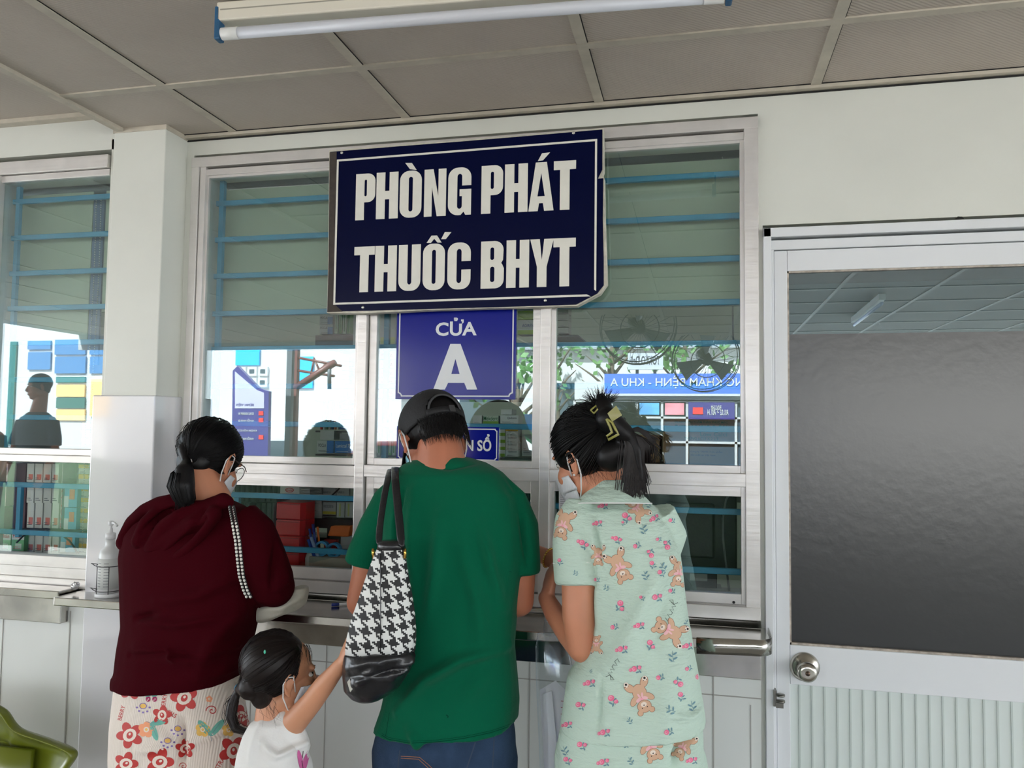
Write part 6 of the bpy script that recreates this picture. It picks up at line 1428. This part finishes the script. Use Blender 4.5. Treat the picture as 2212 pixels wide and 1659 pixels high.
# ---------------------------------------------------------------- little girl
m_wsh = mat('white_cotton', (222, 220, 216), .85, bump=('noise', 200, .1))
Hk = Head(W(609, 1458, -.575), -44, 6, 0, .87)
ki = empty('person', (-1.02, -.60, 0), 'small child in white sleeveless top and face mask reaching up to the houndstooth bag', 'person')
mb = MB(); Hk.skin(mb); nb = W(585, 1560, -.60)
chain(mb, [(Hk.p(0, -.018, -.05), .036), (nb, .040), (nb-[0, 0, .04], .05)], 16)
c_, _, _ = hipfeet((1800, 520, 660), -.60); cx = c_[0]
rowloft(mb, [(1560, 555, 625, -.60, .04), (1600, 540, 640, -.60, .055), (1700, 530, 645, -.60, .06), (1800, 525, 650, -.60, .065)])
ar = [Q(622, 1572, -.60, .033), Q(634, 1562, -.605, .031), Q(672, 1518, -.625, .0265), Q(700, 1480, -.635, .0245), Q(727, 1447, -.640, .0185), Q(735, 1436, -.640, .0165)]
chain(mb, ar, 16); hand(mb, W(735, 1438, -.640), UP*.93+RT*.32, -RT*.9+np.array([0, -.35, 0]), .60, .14, -1)
al = [Q(560, 1580, -.58, .030), Q(545, 1660, -.56, .026), Q(560, 1730, -.55, .022), Q(600, 1760, -.53, .018)]; chain(mb, al, 12); hand(mb, al[-1][0], (.8, .3, -.2), (0, -.4, .9), .6, .5, 1)
hz = c_[2]; hL, hR_ = np.array([cx-.055, -.60, hz]), np.array([cx+.055, -.60, hz]); fL, fR = np.array([cx-.06, -.60, 0]), np.array([cx+.06, -.60, 0])
legs(mb, hL, hR_, fL, fR, .055, .042, .032); organic('body', mb, .0036, m_skin3, ki, 4); Hk.eyes(ki); 
mk = Hk.mask(ki, m_mask, 0, .5)
mb = MB()
rowloft(mb, [(1545, 566, 618, -.595, .040), (1556, 548, 634, -.60, .052), (1580, 536, 640, -.60, .066), (1620, 524, 650, -.605, .074), (1659, 518, 664, -.61, .080), (1730, 512, 672, -.61, .084), (1800, 508, 676, -.61, .086)], 2.4)
chain(mb, [Q(612, 1562, -.60, .034), Q(626, 1574, -.603, .036)], 14); chain(mb, [Q(640, 1592, -.60, .028), Q(646, 1612, -.60, .028)], 12)
wsh = organic('white_top', mb, .0042, m_wsh, ki, 6, folds([([(560, 1610), (590, 1640), (640, 1628)], .008, .006), ([(613, 1560), (618, 1590), (636, 1618)], .006, -.006), ([(545, 1580), (540, 1650)], .010, .005)], -.68, .004, 4, 12))
pr = Printer(wsh); h = pr.origin(655, 1645); m_mag = mat('print_magenta', (196, 96, 150), .8)
if h:
    for x, a_ in ((-.006, .2), (.006, -.25)): pr.ell(h[0], h[1], x, 0, .006, .028, a_, m_mag, .001, xf(0)); 
    pr.line(h[0], h[1], [(0, .025), (-.003, 0), (.001, -.025)], .0016, m_ink, .0014, xf(0))
pr.finish()
mb = MB(); rowloft(mb, [(1780, 516, 668, -.605, .080), (1850, 512, 672, -.605, .082)], 2.4); legs(mb, hL-[0, 0, .03], hR_-[0, 0, .03], fL, fR, .068, .052, .042); organic('pink_trousers', mb, .006, mat('dusty_pink_cotton', (196, 150, 156), .85), ki, 5); shoes(ki, (fL, fR), m_pump, .62)
kn1, kn2 = W(515, 1488, -.60), W(548, 1462, -.645)
def extk(mb):
    chain(mb, [(Hk.p(0, -.085, -.03), .030), (kn1, .010)], 12); chain(mb, [(kn1, .009), (W(503, 1520, -.61), .013), (W(498, 1548, -.615), .013), (W(508, 1573, -.62), .011), (W(530, 1580, -.625), .006)], 12)
    Hk.e(mb, (0, -.050, -.048), (.050, .032, .042)); Hk.e(mb, (0, -.02, .058), (.074, .076, .064))
hrk = skullhair(Hk, ki, m_hair2, extk, .0036, .99, .016); random.seed(9)
kl = np.linalg.inv(Hk.R)@(kn1-Hk.c)/Hk.k-np.array([0, -.015, .034]); st = []
for k in range(520):
    a_ = random.uniform(0, 2*PI); st.append((math.cos(a_)*.95, .62+random.uniform(-.2, .2), math.sin(a_)*.9+.15))
pth = hairflow(Hk, (0, -.030, .036), (.0815, .0890, .087), st, kl, 9, .007, .002)
for P_ in pth: P_[-1] = kn1+np.array([random.gauss(0, .004) for _ in range(3)])
for k in range(150):
    j_ = lambda s_: np.array([random.gauss(0, s_) for _ in range(3)]); off = j_(.006)
    pth.append([kn1, W(502, 1520, -.61)+off, W(497, 1548, -.615)+off, W(507, 1572, -.62)+off*.8, W(535, 1582, -.625)+off*.6])
wsp = []; brw = []
for k in range(16):                        # loose wisps round ear and brow
    x0_, y0_ = random.uniform(560, 600), random.uniform(1500, 1530); wsp.append([W(x0_, y0_, -.655), W(x0_+random.uniform(-8, 16), y0_+20, -.665), W(x0_+random.uniform(-14, 26), y0_+random.uniform(30, 48), -.66)])
for k in range(26):
    x0_ = random.uniform(640, 668); brw.append([W(x0_, 1392, -.60), W(x0_+6, 1400+random.uniform(0, 12), -.60), W(x0_+random.uniform(4, 12), 1418+random.uniform(0, 18), -.60)])
strandset(pth, .0008).build('hair_strands', m_hair2, hrk, fix=False); strandset(wsp, .00035).build('loose_wisps', m_hair2, hrk, fix=False); strandset(brw, .0005).build('brow_wisps', m_hair2, hrk, fix=False)
MB().tube([kn1+np.array([.009*math.cos(t), .004*math.sin(t), .009*math.sin(t)]) for t in np.linspace(0, 2*PI, 16)], .0026, 8).build('blue_hair_tie', mat('blue_band', (60, 150, 200), .4), ki)
p_ = W(572, 1408, -.668); MB().ell(p_, (.003, .002, .005), 10).build('green_hair_clip', mat('green_band', (60, 170, 140), .4), ki)
MB().ell(Hk.p(-.083, .001, -.038), (.0028, .0028, .0028), 10).build('earring', m_screw, ki)
# ---------------------------------------------------------------- woman in mint pyjamas
m_mint = mat('mint_seersucker', (184, 204, 190), .85, spec=.2, bump=('noise', 34, .55, (1, 1, 3.2)))
m_pipe = mat('white_piping', (232, 232, 230), .7)
Hp = Head(W(1273, 989, -.36), 62, 20, -4, 1.02)
pw = empty('person', (-.16, -.44, 0), 'person in mint pyjamas with teddy bear print, hair twisted up in a claw clip', 'person')
mb = MB(); Hp.skin(mb); nb = W(1312, 1062, -.40); chain(mb, [(Hp.p(0, -.030, -.045), .050), (nb, .056), (nb+[0, 0, -.05], .07)], 18)
c_, hp_, ft_ = hipfeet((1600, 1215, 1515), -.45)
rowloft(mb, [(1110, 1285, 1385, -.40, .06), (1200, 1275, 1420, -.41, .085), (1330, 1255, 1430, -.42, .085), (1500, 1250, 1470, -.44, .095), (1600, 1245, 1480, -.45, .10)])
pL = [Q(1262, 1140, -.44, .038), Q(1254, 1190, -.465, .041), Q(1252, 1230, -.475, .0445), Q(1250, 1330, -.49, .0400), Q(1258, 1398, -.49, .0360), Q(1232, 1372, -.44, .0315), Q(1198, 1325, -.38, .0265), Q(1180, 1292, -.34, .0215)]
chain(mb, pL, 20); hand(mb, W(1181, 1296, -.34), RT*.10+UP*.9+np.array([0, .4, 0]), -RT*.9+np.array([0, -.3, 0]), .95, .55, -1)
pR = [Q(1400, 1150, -.38, .036), Q(1390, 1225, -.33, .040), Q(1300, 1240, -.26, .034), Q(1230, 1224, -.23, .028), Q(1185, 1205, -.21, .024), Q(1150, 1190, -.19, .021)]
chain(mb, pR, 16); hand(mb, pR[-1][0], (-.9, .3, -.15), (0, -.3, 1), .92, .5, 1)
legs(mb, hp_[0], hp_[1], ft_[0], ft_[1], .08, .055, .04); organic('body', mb, .0042, m_skin2, pw, 5); Hp.eyes(pw); Hp.mask(pw, m_mask, .004, 1.6)
mb = MB()
rowloft(mb, [(1064, 1290, 1372, -.385, .052), (1080, 1262, 1396, -.39, .076), (1098, 1238, 1420, -.40, .098), (1130, 1226, 1447, -.405, .115), (1190, 1262, 1468, -.415, .125), (1250, 1284, 1476, -.42, .125), (1330, 1284, 1486, -.43, .125), (1400, 1264, 1497, -.44, .128), (1450, 1228, 1508, -.445, .132), (1520, 1216, 1520, -.45, .138), (1545, 1212, 1524, -.455, .142), (1566, 1212, 1526, -.455, .144)], 2.4)
cone(mb, [Q(1262, 1098, -.425, .052), Q(1250, 1125, -.445, .060), Q(1247, 1170, -.460, .061), Q(1249, 1215, -.470, .060)]); cone(mb, [Q(1251, 1215, -.468, .0622), Q(1253, 1256, -.476, .0600), Q(1253, 1262, -.477, .0590)])
cone(mb, [Q(1415, 1105, -.395, .050), Q(1430, 1150, -.38, .060), Q(1405, 1215, -.34, .060)])
pj = organic('pyjama_shirt', mb, .0048, m_mint, pw, 5, folds([([(1440, 1220), (1390, 1300), (1350, 1400), (1310, 1450)], .020, .008), ([(1470, 1240), (1430, 1330), (1410, 1420)], .016, -.005), ([(1300, 1200), (1290, 1290), (1286, 1380)], .012, .005), ([(1277, 1120), (1284, 1170), (1297, 1230)], .006, -.006), ([(1490, 1400), (1440, 1500), (1430, 1580)], .020, .005), ([(1300, 1460), (1296, 1585)], .005, -.004), ([(1440, 1540), (1490, 1560), (1520, 1555)], .010, .005)], -.57, .005, 31, 8))
# collar
mb = MB(); rows = [(1088, 1240, 1408, -.40, .118), (1070, 1260, 1390, -.395, .102), (1052, 1276, 1370, -.39, .084), (1036, 1286, 1360, -.386, .070), (1033, 1290, 1356, -.386, .060)]
rings = []
for py, xl, xr, Y, dp in rows:
    a, b = W(xl, py, Y), W(xr, py, Y); c = (a+b)/2; h = (b-a)/2
    rings.append([c+h*math.cos(t)+np.array([0, dp*math.sin(t), (-.012*math.sin(t) if py > 1060 else 0)+.010*max(0, math.sin(t)) - .02*math.cos(t)*0]) for t in np.linspace(0, 2*PI, 40, False)])
mb.loft(rings, cap=False); cl_ = mb.build('collar', m_mint, pw); md = cl_.modifiers.new('t', 'SOLIDIFY'); md.thickness = .003; md = cl_.modifiers.new('s', 'SUBSURF'); md.levels = md.render_levels = 1
MB().tube([p*1.0+np.array([0, -.001, 0]) for p in rings[0]+[rings[0][0]]], .0016, 6).build('collar_piping', m_pipe, cl_)
mb = MB(); c0 = W(1250.5, 1216, -.468); ax_ = W(1253, 1256, -.476)-W(1250, 1176, -.462); ax_ /= np.linalg.norm(ax_); u_ = np.cross(ax_, [0, 1, 0]); u_ /= np.linalg.norm(u_); v_ = np.cross(u_, ax_)
mb.tube([c0+.0622*(math.cos(t)*u_+math.sin(t)*v_) for t in np.linspace(0, 2*PI, 40)], .0016, 6); mb.build('cuff_piping', m_pipe, pw)
mb = MB(); rowloft(mb, [(1540, 1222, 1512, -.45, .128), (1580, 1210, 1518, -.455, .135), (1659, 1210, 1522, -.46, .138), (1720, 1212, 1524, -.46, .136), (1780, 1216, 1520, -.46, .12)], 2.4)
legs(mb, hp_[0]-[0, 0, .05], hp_[1]-[0, 0, .05], ft_[0], ft_[1], .092, .080, .07)
pt = organic('pyjama_trousers', mb, .0065, m_mint, pw, 6, folds([([(1480, 1600), (1455, 1659)], .010, -.012), ([(1500, 1590), (1490, 1640)], .01, .006)], -.59, .004, 12, 8)); shoes(pw, ft_, m_pump, .92)
pr = Printer(pj)
for a in ((1376, 1098, 40, .80), (1338, 1224, 205, 1.0, -1), (1446, 1362, 65, 1.0), (1385, 1506, 200, 1.02, -1), (1216, 1132, 165, .95), (1467, 1236, 175, .9), (1292, 1200, 180, .62), (1288, 1392, 0, .55)): bear(pr, *a)
for a in ((1300, 1092, 60, .9, 3), (1350, 1113, 10, 1.1), (1288, 1130, 60, .85, 3), (1257, 1172, 20, 1.05, 3), (1330, 1163, 30, .9, 3), (1411, 1120, 80, .9, 3), (1372, 1180, 90, .8, 1), (1420, 1165, 70, .6, 1), (1442, 1182, 160, 1., 2), (1407, 1200, 170, .9), (1408, 1216, 0, .8, 1), (1425, 1236, 40, .8, 1), (1340, 1303, 330, 1.1), (1415, 1290, 60, 1.), (1384, 1290, 40, .6, 1), (1448, 1276, 60, .7, 1), (1378, 1351, 60, .9, 3), (1323, 1355, 80, .8, 1), (1404, 1388, 350, 1.), (1340, 1402, 60, 1., 3), (1483, 1395, 60, .9, 3), (1370, 1445, 60, 1., 3), (1422, 1464, 80, .8, 1), (1484, 1445, 90, .7, 1), (1270, 1475, 60, 1., 3), (1320, 1508, 10, 1.1), (1249, 1522, 40, 1.), (1470, 1478, 200, 1.), (1470, 1500, 0, .9, 1), (1508, 1462, 90, 1.), (1302, 1582, 60, 1., 3), (1440, 1582, 80, .9, 1), (1222, 1565, 60, .9, 3), (1208, 1210, 0, .7, 1), (1286, 1252, 60, .6, 1), (1345, 1128, 0, .5, 1), (1448, 1124, 60, .7, 1)): flower(pr, *a)
for a in ((1400, 1088, 30, 1.2), (1390, 1143, 10, 1.3), (1394, 1243, 20, 1.2), (1432, 1225, 30, 1.2), (1309, 1270, 60, .9), (1453, 1418, 0, 1.4), (1448, 1534, 60, 1.3), (1495, 1525, 10, 1.3), (1360, 1557, 40, .9), (1484, 1346, 30, 1.), (1243, 1238, 60, .8), (1276, 1450, 20, .5)): sprig(pr, *a)
def scrib(px, py, ang):
    h = pr.origin(px, py)
    if h: pr.line(h[0], h[1], [(-.022, .004), (-.026, -.003), (-.018, -.005), (-.014, .004), (-.011, -.004), (-.006, -.004), (-.003, .004), (0, -.004), (.004, .003), (.009, -.004), (.014, .014), (.018, .008), (.010, .002), (.018, -.004)], .0011, m_ink, .001, xf(ang, 1.1))
scrib(1452, 1316, 62); scrib(1322, 1448, 238)
pr.finish()
pr = Printer(pt)
for a in ((1405, 1611, 200, .95, -1), (1476, 1612, 150, .8)): bear(pr, *a)
for a in ((1252, 1608, 40, 1.), (1398, 1592, 40, .8, 1), (1345, 1608, 60, .8), (1300, 1646, 60, 1., 3), (1492, 1642, 60, .9, 3), (1222, 1640, 30, .9)): flower(pr, *a)
for a in ((1220, 1622, 20, 1.2), (1362, 1644, 30, 1.)): sprig(pr, *a)
pr.finish()
pr = Printer(cl_)
# hair: swept up, clip, spikes and tail
random.seed(21); ka, kb = W(1312, 905, -.470), W(1348, 935, -.470)
def extp(mb):
    chain(mb, [(Hp.p(.01, -.075, .04), .036), (ka, .026), (W(1302, 872, -.43), .020), (W(1300, 856, -.42), .010)], 16); chain(mb, [(ka, .030), (kb, .024), (W(1362, 945, -.46), .015)], 14)
    chain(mb, [(kb, .022), (W(1364, 944, -.475), .014), (W(1377, 970, -.480), .011), (W(1382, 1005, -.478), .008), (W(1388, 1045, -.475), .004)], 12); Hp.e(mb, (.0, .012, .05), (.074, .074, .066)); chain(mb, [(W(1320, 985, -.44), .040), (W(1345, 975, -.455), .030)], 14)
hrp = skullhair(Hp, pw, m_hair, extp, .004, 1.05)
kl = np.linalg.inv(Hp.R)@(ka-Hp.c)/Hp.k-np.array([0, -.015, .034]); st = []
for k in range(760):
    a_ = random.uniform(0, 2*PI); st.append((math.cos(a_)*.95, .60+random.uniform(-.25, .2)-(.5 if math.sin(a_) < -.3 else 0), math.sin(a_)*.9+.05))
pth = hairflow(Hp, (0, -.013, .034), (.088, .1045, .093), st, kl, 9, .009, .003)
for P_ in pth: P_[-1] = ka+np.array([random.gauss(0, .010) for _ in range(3)])
for k in range(150):                       # spiky tuft on top
    a_ = random.uniform(-1.2, 1.1); L_ = random.uniform(.025, .058); b_ = W(1300+random.uniform(-12, 12), 880, -.43); dd = math.sin(a_)*RT+math.cos(a_)*UP+np.array([0, random.uniform(-.3, .3), 0])
    pth.append([b_, b_+dd*L_*.55, b_+dd*L_+np.array([0, 0, random.uniform(-.012, .004)])])
for k in range(9):
    b_ = W(1275, 880+k*3, -.43); pth.append([b_, b_-RT*.03+UP*random.uniform(0, .02), b_-RT*.055-UP*random.uniform(-.01, .03), b_-RT*.07-UP*random.uniform(.02, .05)])
tail = []
for k in range(520):                       # hanging tail
    s_ = random.gauss(0, 1); x1_ = 1375+s_*14; e_ = (x1_+random.uniform(-14, 14), random.uniform(1030, 1078) if x1_ < 1395 else random.uniform(960, 1000))
    tail.append([W(1345+random.gauss(0, 5), 935+random.gauss(0, 6), -.465), W(1366+s_*9, 938+abs(s_)*3, -.48), W(1376+s_*12, 962, -.485), W(1374+s_*13, 1000, -.48), W(e_[0], e_[1], -.475)])
for k in range(70):
    e_ = (random.uniform(1395, 1430), random.uniform(945, 1000)); tail.append([W(1350, 930, -.465), W(1378, 928+random.uniform(-6, 4), -.47), W(1400, 940+random.uniform(-8, 8), -.47), W(*e_, -.47)])
nap = []
for k in range(46):                        # loose nape hair
    x_, y_ = random.uniform(1245, 1325), random.uniform(1000, 1022); nap.append([W(x_, y_, -.46+.002), W(x_+random.uniform(2, 12), y_+14, -.462), W(x_+random.uniform(4, 26), y_+random.uniform(18, 40), -.458)])
strandset(pth, .0011).build('hair_strands', m_hair, hrp, fix=False); strandset(nap, .0003).build('nape_wisps', m_hair, hrp, fix=False); strandset(tail, .0016, 3, .5).build('hair_tail', mat('brown_black_hair', (20, 13, 12), .42, spec=.3), hrp, fix=False)
m_clip = mat('olive_clip', (132, 128, 60), .3, coat=.3)
def cl_frame(pts, w_, Y0):
    P_ = [W(x, y, Y0) for x, y in pts]; mb = MB(); mb.tube(P_+[P_[0]], w_, 6, cap=False); return mb
hc = empty('claw_clip', tuple(ka), 'x', 'x'); hc.parent = pw; hc.location = tuple(ka-np.array([-.16, -.44, 0])); del hc['category']; hc['label'] = 'olive green square claw clip'
a_, b_ = W(1312, 908, -.512), W(1344, 878, -.512)
MB().add([W(x, y, -.512) for x, y in ((1312, 893), (1331, 876), (1344, 897), (1322, 911))]+[W(x, y, -.505) for x, y in ((1312, 893), (1331, 876), (1344, 897), (1322, 911))], [(0, 1, 2, 3), (4, 7, 6, 5), (0, 4, 5, 1), (1, 5, 6, 2), (2, 6, 7, 3), (3, 7, 4, 0)]).build('clip_plate', m_clip, hc)
cl_frame([(1310, 905), (1322, 912), (1330, 928), (1336, 938), (1314, 950), (1311, 942), (1322, 934), (1317, 920)], .0035, -.508).build('clip_arm', m_clip, hc)
cl_frame([(1276, 886), (1288, 876), (1291, 884), (1283, 893)], .0025, -.50).build('clip_arm', m_clip, hc)
# gold bracelet, earring
p0_, p1_ = W(1187, 1206, -.2105), W(1192, 1207, -.212); dd = np.array(pR[-1][0])-np.array(pR[-3][0]); dd /= np.linalg.norm(dd); u_ = np.cross(dd, [0, 0, 1]); u_ /= np.linalg.norm(u_); v_ = np.cross(u_, dd); mb = MB()
for k in range(26): t = 2*PI*k/26; mb.ell(W(1185, 1205, -.21)+.0262*(math.cos(t)*u_+math.sin(t)*v_), (.0032, .0032, .0032), 8)
mb.build('gold_bracelet', m_gold, pw, fix=False)
MB().ell(Hp.p(-.084, .001, -.036), (.003, .003, .003), 10).build('earring', m_pump, pw)
# clear plastic bag of papers hanging in front of her
m_film = glassmat('clear_plastic_film', (.94, .95, .96), .10, .12)
pb = empty('plastic_bag', tuple(W(1190, 1500, -.36)), 'clear plastic bag of papers hanging in front of the woman in mint pyjamas', 'bag')
mb = MB(); rowloft(mb, [(1368, 1160, 1205, -.34, .012), (1400, 1157, 1226, -.345, .022), (1460, 1158, 1240, -.35, .030), (1560, 1162, 1245, -.35, .034), (1700, 1168, 1245, -.35, .036), (1760, 1172, 1242, -.35, .03)], 2.3, 30)
mb.v = [tuple(np.array(v)+.006*np.array(noise.noise_vector(Vector(v)*22))) for v in mb.v]; mb.build('plastic_film', m_film, pb)
for k, (pl, Y) in enumerate((([(1166, 1490), (1200, 1470), (1232, 1500), (1236, 1720), (1180, 1730)], -.352), ([(1172, 1500), (1192, 1492), (1206, 1640), (1204, 1740), (1186, 1740)], -.362))):
    o_ = MB().prism(pz(pl, Y), Y-.001, Y+.001).build('paper', mat('bright_paper', (232, 232, 236), .6), pb)
    if k == 0:
        l_ = MB()
        for j in range(14): z = W(1215, 1515+14*j, Y)[2]; x = W(1212, 1500, Y)[0]; l_.box(x, x+.012+.008*math.sin(j*1.9), Y-.0016, Y-.001, z, z+.0018)
        l_.build('printed_lines', mat('faint_red_print', (170, 90, 96), .7), o_)
MB().tube([W(1190, 1300, -.34), W(1184, 1330, -.34), W(1182, 1372, -.34)], .010, 8, flat=.4).build('gathered_top', m_film, pb)
# ---------------------------------------------------------------- people waiting under the porch (mirrored in the left window)
def bystander(px, py, Yv, top, low, m_t, m_l, label, yaw, k=1.):
    hc_ = MR(px, py, Yv); x, y = hc_[0], -Yv; z = hc_[2]; H = Head((x, y, z), yaw, 6, 0, k)
    p = empty('person', (x, y, 0), label, 'person'); mb = MB(); H.skin(mb)
    B = lambda dx, dy, zz: np.array([x+dx, y+dy, zz]); sh_ = z-.24; hip = sh_-.55
    chain(mb, [(H.p(0, -.02, -.05), .052), (B(0, 0, sh_), .07)], 12); mb.loft([[B(a*math.cos(t), b*math.sin(t), zz) for t in np.linspace(0, 2*PI, 20, False)] for a, b, zz in ((.06, .05, sh_), (.14, .09, sh_-.1), (.12, .08, sh_-.35), (.14, .09, hip))])
    for s_ in (-1, 1):
        chain(mb, [(B(s_*.15, 0, sh_-.05), .035), (B(s_*.22, .02, sh_-.32), .032), (B(s_*.20, .12, sh_-.52), .024)], 10); hand(mb, B(s_*.20, .12, sh_-.52), (0, .5, -.8), (s_, 0, 0), .9, .4, s_)
    legs(mb, B(-.09, 0, hip), B(.09, 0, hip), np.array([x-.10, y, 0.]), np.array([x+.10, y, 0.]), .07, .05, .035); organic('body', mb, .006, m_skin, p, 3); H.eyes(p)
    mb = MB(); mb.loft([[B(a*math.cos(t), b*math.sin(t), zz) for t in np.linspace(0, 2*PI, 24, False)] for a, b, zz in ((.08, .07, sh_+.02), (.19, .11, sh_-.06), (.185, .125, sh_-.2), (.17, .12, sh_-.4), (.18, .125, hip-.06))])
    for s_ in (-1, 1): cone(mb, [(B(s_*.155, 0, sh_-.06), .055), (B(s_*.20, .01, sh_-.2), .052), (B(s_*.215, .02, sh_-.27), .05)])
    organic('shirt', mb, .008, m_t, p, 5); mb = MB(); mb.loft([[B(.165*math.cos(t), .115*math.sin(t), zz) for t in np.linspace(0, 2*PI, 24, False)] for zz in (hip+.02, hip-.1)])
    legs(mb, B(-.085, 0, hip-.05), B(.085, 0, hip-.05), np.array([x-.10, y, 0.]), np.array([x+.10, y, 0.]), .09, .07, .06); organic('trousers', mb, .009, m_l, p, 4); skullhair(H, p, m_hair, None, .006); shoes(p, (np.array([x-.10, y, 0.]), np.array([x+.10, y, 0.])), m_capm)
m_gsh = mat('grey_shirt', (70, 74, 78), .9, spec=.2)
bystander(118, 838, 3.6, 0, 0, m_gsh, m_jean, 'waiting person in grey shirt mirrored in the left window', 30)
bystander(8, 880, 4.5, 0, 0, mat('dark_green_shirt', (52, 66, 58), .9, spec=.2), m_capm, 'waiting person in dark green shirt mirrored at the left edge of the left window', -20, .98)
